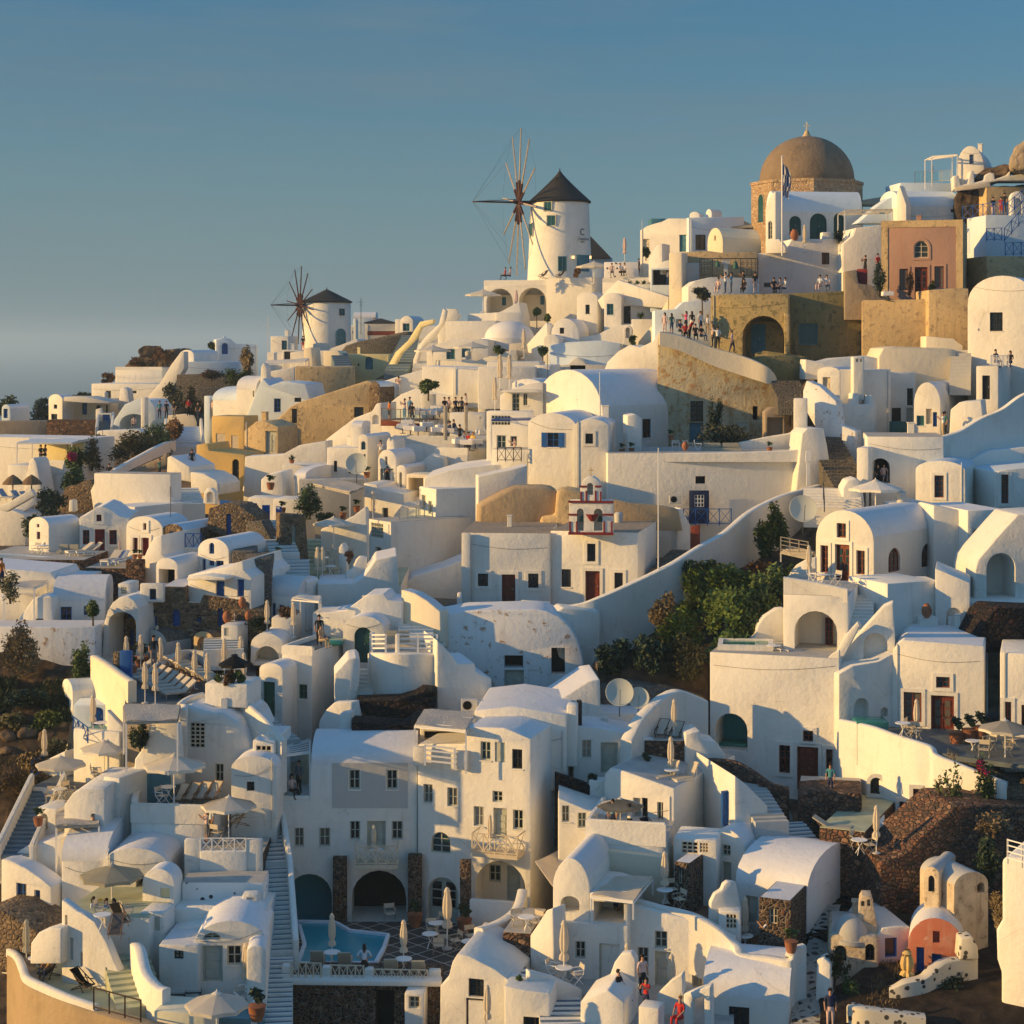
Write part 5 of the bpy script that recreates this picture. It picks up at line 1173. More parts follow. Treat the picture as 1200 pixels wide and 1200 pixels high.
def flag():
 r=empty('flagpole',P(916.5,300,178),0,'white flagpole with a furled blue and white striped flag','flagpole');m=178/F
 bm=bmesh.new();bar(bm,(0,0,0),(0,0,115*m),.07,n=8);lathe(bm,[(.02,115*m),(.12,115*m+.1),(.02,115*m+.22)],8);mesh_ob('pole',bm,'whitepaint',r,40)
 bm=bmesh.new();n=18;rows=[]
 for j in range(n+1):
  z=108*m-j*(37*m)/n;w=.25+.55*math.sin(min(1,j/n+.15)*2.6);rows.append([bm.verts.new((.08+w*i/6,.16*math.sin(i*1.7+j*.35),z-.35*i/6))for i in range(7)])
 for j in range(n):
  for i in range(6):bm.faces.new((rows[j][i],rows[j][i+1],rows[j+1][i+1],rows[j+1][i])).material_index=(i+(j//6))%2
 bmesh.ops.solidify(bm,geom=bm.faces[:],thickness=.015);mesh_ob('flag',bm,['flagblue','cwhite'],r)
flag()
pergola('slim white pergola over the hotel terrace stairs','982,252 1040,250 1046,246 990,247',182,2.2,'greywood',4,None)
O('white stair wall rising right behind the pergola',186,-6,2,'1004,262 1030,240 1042,232 1054,230 1054,262',mat='bluewhite')
O('cream canvas roof on the skyline right of the dome',196,-4,3,'1008,240 1012,234 1045,229 1052,230 1052,240',mat='canvas',name='awning',cat='awning',bev=.05)
B('brown chimney stack on the skyline',195,0,1.2,1045,1053,218,236,'',mat='rawgrey')
B('white sloping-roofed house left of the pergola frame',184,-6,7,1054,1124,240,266,'sr 1114 245 1122 249',vh=1.6,roof='bluewhite')
B('sunlit edge wall of the sloping-roofed house',183,40,1.0,1051,1062,217,262,'',top='1051,226 1054,217 1058,228 1062,240')
B('upper blue-shaded block of the sloping-roofed house',190,-6,5,1055,1116,214,240,'',mat='bluewhite')
RL('glass and steel balustrade on the skyline roof',(1072,215,189),(1114,213,189),1.2,'steel',4,'g')
pergola('white timber pergola frame on the skyline','1084,188 1116,184 1122,182 1092,184',188,2.9,'canvaswhite',3)
V('small white vaulted house with a blue window on the skyline right',184,20,9,1121,1153,171,198,212,'wb 1136 181 1141 192',xe=1186)
O('white sculpted balcony with scalloped cut-outs',181,8,3,'1118,222 1117,206 1123,205 1126,217 1134,215 1137,200 1141,200 1142,214 1153,211 1154,205 1160,202 1165,203 1166,210 1180,205 1184,200 1184,206 1230,198 1230,212 1170,212 1120,222')
O('striped scalloped awning edge under the balcony',180,8,.4,'1119,224 1120,219 1160,214 1161,219',mat='canvas',name='awning',cat='awning',bev=.03)
O('dark lava cliff under the balcony',183,6,4,'1118,262 1120,226 1150,220 1230,214 1230,262',mat='darkrock',name='cliff',cat='rock',bev=.5)
O('brown rock overhang beneath the small vaulted house',182.5,10,5,'1142,214 1146,203 1153,197 1186,192 1186,206 1165,212',mat='rock',name='cliff',cat='rock',bev=.4)
O('crumbling masonry ruin at the top right corner',178,15,6,'1183,200 1184,180 1192,170 1204,160 1240,150 1240,200',mat='rawgrey',name='ruin',cat='ruin',bev=.5)
B('cream back wall of the crowded terrace at top right',182,-10,3,1156,1230,218,262,'',mat='beige')
B('blue-shaded stair wall below the blue railings',172,-6,5,1155,1240,252,305,'',mat='bluewhite')
RL('blue crossed railing sloping up before the crowd',(1128,258,176),(1176,252,174),1.3,'bluepaint',4)
RL('blue railing of the lower stair landing',(1156,283,170),(1174,282,170),1.2,'bluepaint',2)
RL('blue railing climbing at the right edge',(1177,284,169),(1202,256,173),1.3,'bluepaint',3)
RL('blue railing low at the right edge',(1178,300,168),(1206,299,168),1.2,'bluepaint',3)
RL('blue stair railing behind the kiosk at the right edge',(1180,254,173),(1206,232,177),1.3,'bluepaint',3)
B('old beige wall under the blue landings',167,-8,5,1156,1240,300,345,'',mat='beige')
V('white hooded kiosk among the blue railings',176,5,1.5,1185,1200,224,232,260,'na 1188 232 1198 256 .6')
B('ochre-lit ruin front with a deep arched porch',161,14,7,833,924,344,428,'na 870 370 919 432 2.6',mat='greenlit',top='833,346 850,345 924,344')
adopt(B('teal door panel inside the arched porch',163.2,14,.4,872,918,376,430,'dt 880 380 897 414',mat='green',name='porch_back'),H[-2][0])
O('mossy low wall across the arched porch',160,14,.5,'884,425 885,414 895,411 945,418 945,440 884,440',mat='green')
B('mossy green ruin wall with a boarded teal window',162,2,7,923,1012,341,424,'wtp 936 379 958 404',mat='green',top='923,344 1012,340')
O('ochre buttress between the two ruin walls',160.4,14,1.0,'919,418 919,366 925,368 925,420',mat='greenlit')
B('pink house with a fan window and three glazed doors',163,16,9,1033,1128,258,352,'wcat 1071 282 1088 302;wrt 1054 315 1064 340;drtg 1072 313 1087 350;wrt 1095 312 1106 337',mat='pink',xe=1156)
def pink_trim():
 h,fr,ul,ur,L,zt=H[-1];bm=bmesh.new();z0=0;w=.55
 for a in((ul-.03,ul+w,-.06,.3,0,zt+.05),(ur-w,ur+.03,-.06,.3,0,zt+.05),(ul+w,ur-w,-.06,.3,zt-w,zt+.05)):box(bm,*a)
 mesh_ob('stone_trim',bm,'beige',h);bm=bmesh.new();box(bm,ur-.02,ur+.02,.3,L,-1,zt+.03);mesh_ob('side_render',bm,'beige',h)
pink_trim()
O('beige retaining wall under the pink house terrace',158,10,4,'1010,425 1010,352 1048,351 1084,351 1084,342 1089,339 1089,425',mat='beige')
O('brownish beige wall under the pink house corner',157,0,5,'1088,420 1088,340 1112,338 1135,338 1135,420',mat='beige')
B('red slatted gate by the pink house steps',162,20,.3,1004,1016,315,330,'',mat='oldred',name='gate',cat='gate')
B('low pinkish wall beside the red gate',161,4,1.5,990,1036,322,345,'',mat='rawgrey',top='990,318 1004,316 1006,332 1020,334 1036,346')
bush('dark leafy shrub at the pink house terrace',1030,342,159.5,20,34,'darkleaf',n=900,ls=.08)
bush('climbing plant on the pink facade by the door',1066,342,160,10,26,'brownleaf',n=350,ls=.08)
bush('small shrub right of the glazed pink house door',1092,342,160,9,14,'leaf',n=250,ls=.08)
put('cafe',mk_cafe_table,1040,352,158.6,'dark table on the pink house terrace','table')
B('ochre house with two pale shuttered windows',178,16,6,248,286,488,535,'sc 253 508 264 524;sc 271 510 279 526',mat='ochre',xe=303,roof='greenlit')
B('lower ochre wall with an arched dark doorway',168,14,5,230,287,521,575,'dka 272 538 280 566',mat='ochre',top='230,521 243,520 245,528 287,533')
B('tan stepped block with a grey door',172,20,4,286,326,494,540,'dg 311 505 325 531',mat='beige',top='286,505 300,494 308,493 326,500')
B('raw tan upper house with one slit window',200,-6,8,346,416,430,470,'wk 372 448 377 460',mat='beige')
O('long tan house wall sloping down to the left',178,8,7,'322,545 322,494 341,476 352,471 430,446 440,449 443,472 443,545','wk 342 479 348 496;wk 415 477 426 489;wk 332 516 338 526',mat='beige',name='house',cat='house')
V('brick-arched gable at the end of the tan wall',176,30,6,432,445,447,455,480,'',mat='tanstone',roof='bluewhite',xe=475)
O('pale teal-washed house with a curling parapet',184,10,6,'290,500 290,486 303,452 308,443 316,452 330,447 358,450 364,470 364,500','wb 321 467 329 483;wk 345 466 353 471',mat='bluewhite',name='house',cat='house')
O('small white bell chimney with a blue cap',186,10,1.2,'305,448 306,430 309,425 313,430 314,448')
B('white vault roofs left of the tan house',186,20,5,277,300,455,488,'nk 296 458 301 465 .3',vh=1.2)
pergola('long white awning over the cafe under the small windmill','310,428 358,424 362,421 312,424',215,2,'whitepaint',0,'canvaswhite','awning')
O('low white walls under the long awning',212,8,3,'300,452 312,436 345,430 345,452')
O('low white parapet with a rounded end by the ochre arch',165,14,1,'284,575 286,563 290,561 296,566 296,585')
O('long white wall sweeping under the tan house',163,8,2.5,'285,592 287,535 330,533 350,522 382,517 384,560 384,592',roof='roofwhite')
O('white wall rising to the restaurant deck',166,16,4,'382,560 382,515 415,490 436,482 441,473 447,472 447,525','na 436 486 444 497 .3')
B('green pool terrace with a white frame wall',152,6,4,306,333,567,592,'',top='306,562 313,556 330,553 333,567')
put('pot1',mk_pot(),317,574,151,'round potted shrub in the white frame terrace','plant',s=1.5)
B('white terrace wall with a potted yucca',158,4,4,331,384,545,570,'wk 344 558 350 566')
spiky('potted yucca on the white terrace wall',342,543,158,14,'leaf',pot='terracotta')
B('white house with slit doors above the pergola',156,10,6,383,432,525,560,'wk 391 540 395 553;wkp 408 545 412 555')
V('narrow arched white tower house with a teal window',155,20,6,420,431,509,514,545,'wta 423 517 429 527;wt 426 532 429 543',xe=458)
B('slim white canopy terrace left of the arched tower',158,10,3,412,424,498,530,'',vh=.3)
put('dish',mk_dish,418,566,150,'beige satellite dish above the wooden pergola','satellite dish',s=1.5)
pergola('rustic reed pergola over the shady patio','364,568 410,579 427,572 388,562',146,2.6,'greywood',9,'reed')
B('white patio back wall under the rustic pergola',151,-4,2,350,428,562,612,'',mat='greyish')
B('white low vault left of the rustic pergola',152,20,5,345,358,557,590,'',xe=400,vh=.6)
for i,(x,y,w,h)in enumerate([(363,604,34,36),(384,612,26,14),(425,636,14,18)]):bush('leafy dark tree %s'%['filling the shady patio corner','spreading at the patio edge','beside the curved terrace wall'][i],x,y,143-i*2,w,h,'darkleaf' if i else 'leaf',n=1400,ls=.09)
for i,(x,y)in enumerate([(331,602),(402,608),(418,600),(430,560)]):put('pot1',mk_pot(),x,y,[143,142,143,150][i],'terracotta pot %s'%['on the white wall by the blue gate','at the patio edge left','under the pergola right','on the white balcony beside the gabled suite'][i],'plant',s=1.2)
B('white parapet with pots by the blue gate',144,10,3,320,357,585,606,'',mat='white')
B('low white wall before the blue gate',146,6,2,291,327,583,600,'')
B('white terrace house carrying the wooden restaurant deck',164,14,9,447,503,493,560,'',par='',ph=0,key='deck',floor='wood',xe=520)
O('red-brown timber fascia of the restaurant deck',163.2,14,.3,'446,497 446,492 457,493 485,496 503,497 503,500 446,499',mat='redwood',name='deck_edge',cat='deck',bev=.02)
RL('timber and glass railing of the restaurant deck',(447,493,163.5),(503,496,163),1.1,'wood',5,'g')
B('white restaurant terrace with laid tables',158,10,8,460,534,511,575,'',par='f',ph=.4,key='rest',mat='white')
B('lower white restaurant terrace with a large arch',153,18,8,508,548,525,580,'na 512 534 519 552 1',xe=572,par='f',ph=.3,key='rest2')
O('white wall with a big lunette arch below the restaurant',152,14,3,'478,590 478,560 495,540 505,532 520,536 522,560 530,545 545,550 548,590','na 523 547 531 556 .5')
O('long white back wall of the restaurant with hanging shadows',172,10,6,'495,500 495,429 560,431 560,445 571,444 571,500','',roof='roofwhite')
V('white arch-topped side chapel at the restaurant back wall',169,14,7,560,571,442,448,490,'',xe=600)
O('white sloping wall above the man in pale shirt',178,2,3,'440,470 440,450 470,440 500,432 512,440 512,470',roof='bluewhite')
O('white stair flank with a handrail behind the deck',172,14,2,'446,500 447,480 470,462 488,455 510,461 530,464 530,492',roof='bluewhite')
bush('round dark green trees in white pots behind the deck',502,466,168,32,24,'leaf','tree','tree',n=1600,ls=.1,trunk=.2)
B('white plant boxes under the round trees',169,4,1,494,510,462,470,'')
B('white planter wall behind the laid tables',162,4,2,527,569,484,520,'n 541 492 543 494 .1;n 562 488 564 491 .1')
for i,x in enumerate((522,546)):
 bm=bmesh.new();bar(bm,(0,0,0),(0,0,2.9),.17,n=8);o=mesh_ob('timber_post',bm,'greywood');o.location=P(x,516,157-i);tag(o,'weathered grey timber post %s of the restaurant'%['left','right'][i],'post')
RP=[(472,508),(481,510),(490,511),(512,512),(518,509),(478,503),(500,506),(526,513)]
for i,(x,y)in enumerate(RP):put('laid',mk_cafe_table,x,y,159.5+(511-y)*.4,'white-clothed table on the middle restaurant terrace','table','laid tables on the middle restaurant terrace',R.uniform(-20,20),1.1)
for i,(x,y)in enumerate([(538,526),(548,527),(557,526),(563,522),(552,519),(566,515)]):put('laid',None,x,y,154.5+(526-y)*.3,'white-clothed table on the lower restaurant terrace','table','laid tables on the lower restaurant terrace',R.uniform(-20,20),1.1)
for i,(x,y)in enumerate([(492,492),(500,490),(508,492),(515,489),(486,489),(512,486)]):put('laid',None,x,y,166+(492-y)*.3,'white-clothed table on the upper timber deck','table','laid tables on the upper timber deck',R.uniform(-20,20),1.1)
V('white gabled suite where a woman in black stands in the doorway',150,22,5,443,464,527,540,575,'wg 451 535 454 545;dg 450 549 461 571;wg 445 549 449 566;wg 457 551 460 565',xe=487)
V('white side vault with an arched door right of the gabled suite',149,20,6,465,475,545,549,580,'dga 466 553 471 573',xe=500)
B('cream patio recess with a curtain right of the side vault',147,16,3,476,504,556,590,'n 478 560 496 583 2',mat='cream')
B('row of white chimneys below the restaurant',153,14,3,453,462,514,535,'',top='453,517 456,512 458,517 460,514 462,518')
O('white balcony walls and box under the gabled suite',145,18,4,'426,640 426,566 442,568 443,572 451,575 473,578 474,590 490,588 490,640','wgp 448 595 455 610')
O('white curling wall beside the balcony',143.5,18,.5,'460,610 462,603 473,590 480,588 491,592 491,612')
B('tall white house with a long shaded flank',140,62,5,491,511,573,660,'dg 494 580 499 596;wg 502 587 506 602',xe=620,roof='roofwhite')
RL('glass terrace balustrade with steel posts',(468,615,138),(507,610,140),1.2,'steel',4,'g')
B('white house with ornate balcony grille and pointed window',136,55,5,430,458,612,690,'vg 435 613 449 630;wg 440 641 447 657',xe=552,roof='roofwhite',par='',ph=0)
put('closed',None,437,612,139,'closed parasol on the ornate-grille balcony','parasol',s=1.0)
O('white curved retaining wall under the shaded flank',134,-4,4,'470,712 470,690 485,675 520,665 545,655 545,712',roof='roofwhite')
B('white patio terrace with garden furniture and cactus',126,0,10,362,470,686,720,'',par='',ph=0,key='patio',floor='floorgreen')
O('curved white wall behind the big open parasol',133,6,.6,'375,665 376,620 400,612 415,604 428,594 431,597 431,665')
put('openw',mk_open('canvaswhite',1.65,2.6),391,644,132,'large open white parasol above the garden patio','parasol')
for i,x in enumerate((372,378)):put('closed',None,x,683,127,'closed parasol at the patio edge, %s of the pair'%['left','right'][i],'parasol',s=1.05)
for i,(x,y)in enumerate([(385,652),(402,650),(408,656),(395,677),(388,668)]):put('cacc',mk_chair('whitepaint','lightfabric')if i%2 else mk_chair(),x,y,128+(680-y)*.1,['pale chair under the large parasol','white chair right of the large parasol pole','white chair by the cactus','wicker-coloured chair at the patio front','dark chair beside the glass table'][i],'chair',None,R.uniform(-90,90),.9)
for i,(x,y)in enumerate([(387,676),(378,666)]):put('table',None,x,y,127.5,['round white table at the patio front','round table beside the closed patio parasols'][i],'table')
bush('round reddish shrub on the garden patio',409,656,128,13,10,'brownleaf',n=500,ls=.06)
B('small white rounded seat back on the patio',130,6,1,397,406,637,652,'',top='397,642 400,637 403,638 406,644')
O('white curling stair wall right of the garden patio',126,-10,.5,'405,685 406,672 414,665 418,656 422,652 430,652 430,690')
O('white block wall under the garden patio',123,-4,5,'372,725 372,684 414,684 425,677 432,668 440,656 465,651 468,690 468,725',roof='roofwhite')
ST('narrow cream steps left of the garden patio',362,690,127,366,632,136,1.6,12,'floorgreen')
B('white-roofed dining room with blue windows',121,16,7,311,350,697,738,'wb 319 707 323 723;wb 327 709 332 719',vh=1.0,xe=372)
V('small white vault behind the dining room',122,20,5,341,360,678,684,700,'',xe=374)
pergola('white canopy on posts beside the man in black','342,703 374,706 376,700 352,699',118,3.0,'whitepaint',0,'canvaswhite','canopy')
B('row of white bench planks before the dining room',117,6,3,318,342,724,745,'')
for i,(x,y)in enumerate([(313,745),(344,747)]):put('closed',None,x,y,116,'slim closed parasol %s the white dining room'%['left of','right of'][i],'parasol',s=.95)
bush('dark trailing plants beside the dining steps',306,742,116,34,22,'darkleaf',n=1200,ls=.06)
bush('rust-tinted shrub under the white canopy',334,724,117.5,30,14,'brownleaf',n=700,ls=.06)
h=B('tall cream-lit house with a green door, a man on its roof terrace',112,20,6,330,366,758,880,'wn 350 802 360 819',xe=410,par='fl',ph=.25,key='man',roof=None,floor='slatefloor')
V('white barrel-roofed lean-to with a dark green door',110.5,20,4,304,331,777,786,880,'dn 308 799 322 840')
B('small green-tiled plunge pool beside the man',114.5,4,1.5,383,401,751,757,'',mat='jacuzzi',name='plunge_pool',cat='pool',hidden=False)
O('white wall rising diagonally behind the plunge pool',117,6,3,'366,760 366,718 385,718 405,715 430,697 450,696 455,703 472,705 472,760',roof='roofwhite')
V('white arched gatehouse with a tall dark teal door',115,8,5,402,450,722,738,790,'dda 415 735 436 777',mat='white')
B('rounded white balcony house with slat railings',112,4,5,432,512,765,850,'',par='',ph=0,key='balc',floor='floor')
Wc('rounded white bastion face under the slat balcony','431,765,818,113.5 436,765,820,111.8 455,766,821,110.6 480,766,821,110.4 512,766,820,111',.6)
RL('white slatted railing left side of the bastion balcony',(436,765,112.3),(452,765,111),1.1,'whitepaint',1,'h',r=.06)
RL('white slatted railing right side of the bastion balcony',(467,765,110.8),(512,765,111.2),1.1,'whitepaint',2,'h',r=.06)
B('white gatepost between the slat railings',110.9,4,.5,463,467,744,768,'');B('white gatepost at the left end of the slat railings',112.6,4,.5,433,438,742,768,'')
put('sofa',None,466,752,113.5,'pale low sofa on the bastion balcony','sofa',s=.8)
ST('white steps climbing behind the bastion balcony',487,752,114,487,722,119,2.2,8,'white')
O('tall cream parapet right of the bastion steps',116,30,1,'470,760 470,691 485,695 500,704 516,717 517,760',roof='roofwhite',mat='cream')
ST('curving white steps between the two cream houses',417,840,109,427,784,114,1.6,12,'white')
O('white curling wall left of the curving steps',109.5,-6,3,'392,850 392,790 408,772 418,770 422,775 421,800 410,850',roof='roofwhite')
O('white scalloped parapet below the curving steps',107.5,16,.6,'371,876 374,845 382,832 392,823 417,822 422,850 422,876')
O('slim white chimney block before the lava wall',106,10,.8,'398,872 398,836 412,834 412,872')
O('white drainpipe-scarred buttress right of the bastion',110,-14,4,'512,860 512,750 530,768 536,778 556,777 558,788 576,795 577,830 577,860',roof='roofwhite')
O('rough black lava wall under the bastion',108,-4,2,'418,850 418,822 470,820 488,815 497,809 513,811 506,850',mat='lava')
O('lower black lava wall above the hotel roof',105,-4,2,'412,880 412,846 475,850 490,840 505,842 480,880',mat='lava')
put('ac',mk_ac,550,833,106.5,'outdoor air conditioner on the roof by the reed awning','air conditioner',s=1.1)
B('white chapel with a plain brown door and two square windows',126,5,8,541,645,625,712,'wkt 560 672 572 687;drt 588 673 604 710;wkt 619 672 631 689',par='',ph=0,key='ch',floor='rawgrey',hidden=True)
O('raised white corner strip on the chapel front',126.1,5,.25,'541,708 541,625 551,625 551,708')
B('white twin-bell chapel with a brown door and arrow windows',125,13,8,645,748,624,712,'wk 658 667 669 688;drt 686 669 703 706;wkt 688 637 698 658;wkt 720 671 730 692',par='',ph=0,floor='rawgrey',xe=793)
O('white slab step wall before the chapel doors',123.5,0,.5,'535,715 536,695 541,695 541,708 610,708 611,704 645,706 645,715')
SL('dark paved strip in front of the chapel',121.5,'470,722 645,722 645,708 500,700','greystone',name='pavement',cat='pavement',kind='structure')
def belfry():
 D=124.4;fr=Fr(718,D,6,626);m=D/F
 root=O('white belfry with dark red mouldings and three arches',D,6,1.3,'667,626 667,587 680,587 680,572 683,563 689,559 695,559 701,563 704,572 704,587 718,587 718,626','na 676 596 684 622 1.3;na 696 596 706 622 1.3;na 688 566 695 580 1.3',name='belfry',cat='belfry',ax=718,bev=.02)
 root.name='belfry';f2=H[-1][1]
 bm=bmesh.new()
 for x0,x1,y0,y1,e in((666,719,587,589,.1),(666,719,624,626.5,.1),(666,677,602,604,.06),(706,719,602,604,.06),(679,688,569,571,.06),(697,705,569,571,.06),(667,669,611,625,.05),(675,677,611,625,.05),(707,709,611,625,.05),(716,718,611,625,.05),(680,682,576,587,.05),(686,688,575,587,.05),(697,699,575,587,.05),(703,705,576,587,.05)):
  a,b=f2.uv(x0,y1),f2.uv(x1,y0);box(bm,a[0],b[0],-e,.05,a[1],b[1])
 mesh_ob('red_moulding',bm,'oldred',root)
 a=f2.uv(692,559);bm=bmesh.new();bar(bm,(a[0],.6,a[1]),(a[0],.6,a[1]+.6),.04);bar(bm,(a[0]-.2,.6,a[1]+.4),(a[0]+.2,.6,a[1]+.4),.035);mesh_ob('cross',bm,'ochre',root)
 for x in(684,705):
  a=f2.uv(x-2,612);bm=bmesh.new();lathe(bm,[(.22,0),(.16,.12),(.12,.3),(.03,.4)],12,(a[0],.5,a[1]));mesh_ob('bell',bm,'bronze',root,40)
 a=f2.uv(694,609);bm=bmesh.new();lathe(bm,[(.12,-.1),(.2,0),(.42,.32),(.45,.36)],12,(a[0],.0,a[1]));mesh_ob('red_basin',bm,'oldred',root)
belfry()
def mound(label,pts,mat,name='rock_mound',cat='rock',bulge=1.0,D0=None):
 """rough ground patch through (x, y, D) points given as rows of equal length"""
 rows=[[tuple(float(v)for v in q.split(','))for q in r.split()]for r in pts.split('|')];k=4;nr,nc=len(rows),len(rows[0]);bm=bmesh.new();g=[]
 org=P(*rows[-1][0])
 for i in range((nr-1)*k+1):
  l=[];a=min(i//k,nr-2);s=i/k-a
  for j in range((nc-1)*k+1):
   b=min(j//k,nc-2);t=j/k-b;q=[P(*rows[a+u][b+w])for u in(0,1)for w in(0,1)]
   p=q[0].lerp(q[1],t).lerp(q[2].lerp(q[3],t),s);p=p+Vector((noise.noise(p*.6),noise.noise(p*.6+Vector((9,0,0))),noise.noise(p*.6+Vector((0,9,0)))))*.5*bulge;l.append(bm.verts.new(p-org))
  g.append(l)
 for a,b in zip(g,g[1:]):
  for j in range(len(a)-1):bm.faces.new((a[j],a[j+1],b[j+1],b[j]))
 e=bmesh.ops.solidify(bm,geom=bm.faces[:],thickness=.6);o=mesh_ob(name,bm,mat,None,50);o.location=org
 if cat:tag(o,label,cat)
 else:o['kind']='structure'
 return o
O('tan rocky mound behind the left chapel roof',134,-4,3,'560,622 561,592 590,577 605,571 640,571 653,573 653,622',mat='raw',name='rocky_outcrop',cat='outcrop',bev=.25)
O('ochre rock outcrop behind the belfry',133.2,4,3,'632,622 633,606 650,604 652,575 664,573 690,578 690,622',mat='beige',name='rocky_outcrop',cat='outcrop',bev=.25)
O('brown render wall right of the belfry',133,-4,1,'716,622 716,585 740,590 775,593 795,597 800,622',mat='raw')
O('shaded white wall left of the tan rock',136,-6,2,'560,625 560,558 600,550 618,545 618,572 590,582 565,600',roof='roofwhite')
bm=bmesh.new();bar(bm,(0,0,0),(0,0,7.9),.045,n=8,r2=.03);o=mesh_ob('flagpole',bm,'whitepaint',None,40);o.location=P(771.5,668,121.5);tag(o,'bare white pole beside the twin-bell chapel','pole')
O('white peeling vaulted building with two dark doorways',116.5,2,4,'512,850 512,722 545,716 625,714 640,716 655,722 668,735 677,750 683,770 685,790 685,850','k 591 768 613 783 1.2;dg 591 785 614 821;k 646 759 662 791 1.2;sw 619 785 633 806',mat='peeling',name='house',cat='house',roof='roofwhite')
Wc('long white sweeping wall from the chapel up the hill','641,712,735,119 672,709,728,119 700,701,748,119 740,684,745,120 790,660,735,122 823,640,700,125 850,625,672,128 880,600,650,131 915,582,640,134 945,573,625,136 962,568,610,137',.5,cap=1)
O('shaded white buttress right of the peeling building',117.5,-10,2,'655,770 645,722 660,712 702,716 704,728 703,762 690,790')
O('dark brown garden door at the wall of the chapel path',131,10,.4,'809,650 809,617 820,615 820,645',mat='redwood',name='door',cat='door',bev=.03)
ST('worn grey steps behind the sweeping wall',778,668,127,803,645,133,2.0,8,'greystone')
O('white wall flank above the worn steps',134,-20,1,'793,650 793,600 798,595 809,615 809,650 835,645 835,660',roof='roofwhite')
V('great white barrel-vaulted house in the centre',146,50,12,626,706,433,486,530,'>wk 738 471 748 493;>wk 753 491 763 513',xe=800,hidden=True)
V('white house with a blue-shuttered window',140,16,7,619,674,484,497,600,'wbh 641 507 655 524',xe=712,pp=1.5)
V('white block with a small square shuttered window',139,8,7,673,713,491,499,590,'wkt 686 508 695 520',xe=750,pp=1.4)
O('short arched shade step beside the great vault',141,-6,2,'735,530 735,487 745,485 752,490 752,530')
pergola('blue slatted pergola on the small balcony','576,493 620,492 627,486 590,486',143,3.4,'bluepaint',6)
B('white house with green doors behind the small balcony',147,12,5,570,622,482,560,'vg 576 487 598 498;wg 582 510 593 525;wgp 598 511 606 523',xe=626)
B('white balcony front with crossed railing',141.5,16,3,577,618,527,562,'',par='',ph=0,key='bal2')
RL('grey crossed railing of the small balcony',(583,541,141),(611,541,140.8),1.1,'iron',3)
B('white block above the green-door house',151,10,5,586,636,448,500,'wg 600 461 609 484;wg 613 461 618 475',top='586,463 600,455 620,450 636,448')
O('small white awning over the glazed doors',149.6,10,2,'586,460 590,457 629,457 632,460',mat='canvaswhite',name='awning',cat='awning',bev=.03)
V('white arched block behind the twin closed parasols',153,14,5,600,636,444,450,480,'',pp=1.5)
for i,(x,y)in enumerate([(586,457),(597,458),(580,482),(614,420)]):put('closed',None,x,y,[158,157,153,178][i],'closed parasol %s'%['left of the tall pair above the restaurant','right of the tall pair above the restaurant','standing below the tall pair','beside the hanging cloth'][i],'parasol',s=[1.3,1.3,1.2,1.2][i])
B('white wall pierced with small round holes',163,4,2,560,628,430,450,'n 576 436 578 438 .1;n 600 437 602 439 .1;n 606 437 608 439 .1')
B('long white flat roofs between suite and restaurant',170,6,6,530,632,420,450,'',top='530,432 570,434 571,424 632,424',roof='bluewhite')
O('bright white connecting roof beside the blue-white block',164,10,6,'625,450 627,428 645,428 645,440 712,438 712,450',roof='roofwhite')
O('broad white roof slab stretching to the small balcony',142,2,8,'497,600 497,560 530,550 560,546 600,543 618,541 618,600',roof='roofwhite',name='house',cat='house')
O('old yellow ruin wall with torn render and barred window',150,4,3,'770,530 771,398 773,389 790,392 812,400 835,408 870,418 895,428 906,436 911,452 912,480 912,530','wk 809 470 824 494;dt 808 495 824 518;k 882 476 888 492;sg 863 495 876 507',mat='oldyellow')
Wc('pale coping of the old ruin wall','773,389,404,149.6 800,394,412,149.6 835,407,428,149.6 870,417,440,149.4 898,429,449,149 909,440,452,149.6 911,452,458,150.5',.6,mat='cream',ext=.02)
B('low bread-oven vault of rubble by the ruin',146,0,2,896,921,479,530,'n 899 489 920 512 .6',mat='rawgrey',top='896,483 903,478 914,477 921,483')
B('beige broken wall right of the bread oven',147,0,1.5,912,930,463,520,'n 925 469 929 500 .3',mat='beige')
bush('ragged agaves at the foot of the ruin',850,518,145,66,20,'olive',n=1800,ls=.1)
bush('dark climbing plant on the ruin wall',838,508,147,20,44,'darkleaf',n=900,ls=.08)
for i,x in enumerate((842,858,872)):spiky('agave %s under the ruin wall'%['leftmost','in the middle','rightmost'][i],x,519,144,26,'olive')
B('long shaded white retaining wall above the chapel path',138,-3,8,712,948,531,620,'k 815 558 827 567 .6',par='',ph=0,key='long',roof=None,top=None)
Wc('low white parapet of the long terrace','713,532,540,138.6 780,531,540,138.2 860,530,540,138 935,527,540,138 955,524,540,138',.3)
O('white garden wall dipping towards the gate pillar',143,-6,.6,'850,530 852,523 870,518 900,512 925,508 932,505 932,530')
B('tall white gate pillar left of the long steps',141,10,1.2,930,946,467,510,'')
O('big white buttress with a flared foot',137.5,-8,3,'930,600 940,508 946,502 965,502 969,520 972,540 985,552 984,556 974,570 960,600')
bm=bmesh.new();box(bm,-.12,.12,-.06,.06,0,2.6);box(bm,-.2,.2,-.16,0,1.8,2.5);o=mesh_ob('meter_box',bm,'whitepaint');o.location=P(947,570,136);tag(o,'white pole with a meter box on the big buttress','meter box')
long_w=[h[0]for h in H if 'long shaded white retaining wall' in h[0].get('label','')][0];adopt(O('dark blue door with a lattice pane on the retaining wall',137.6,-3,.3,'808,614 808,575 831,575 831,614','vw 814 580 825 594 .1',mat='cnavy',name='door',cat='door',bev=.02),long_w)
RL('dark blue crossed railing before the lattice door',(801,616,136),(857,616,136),1.25,'bluepaint',4)
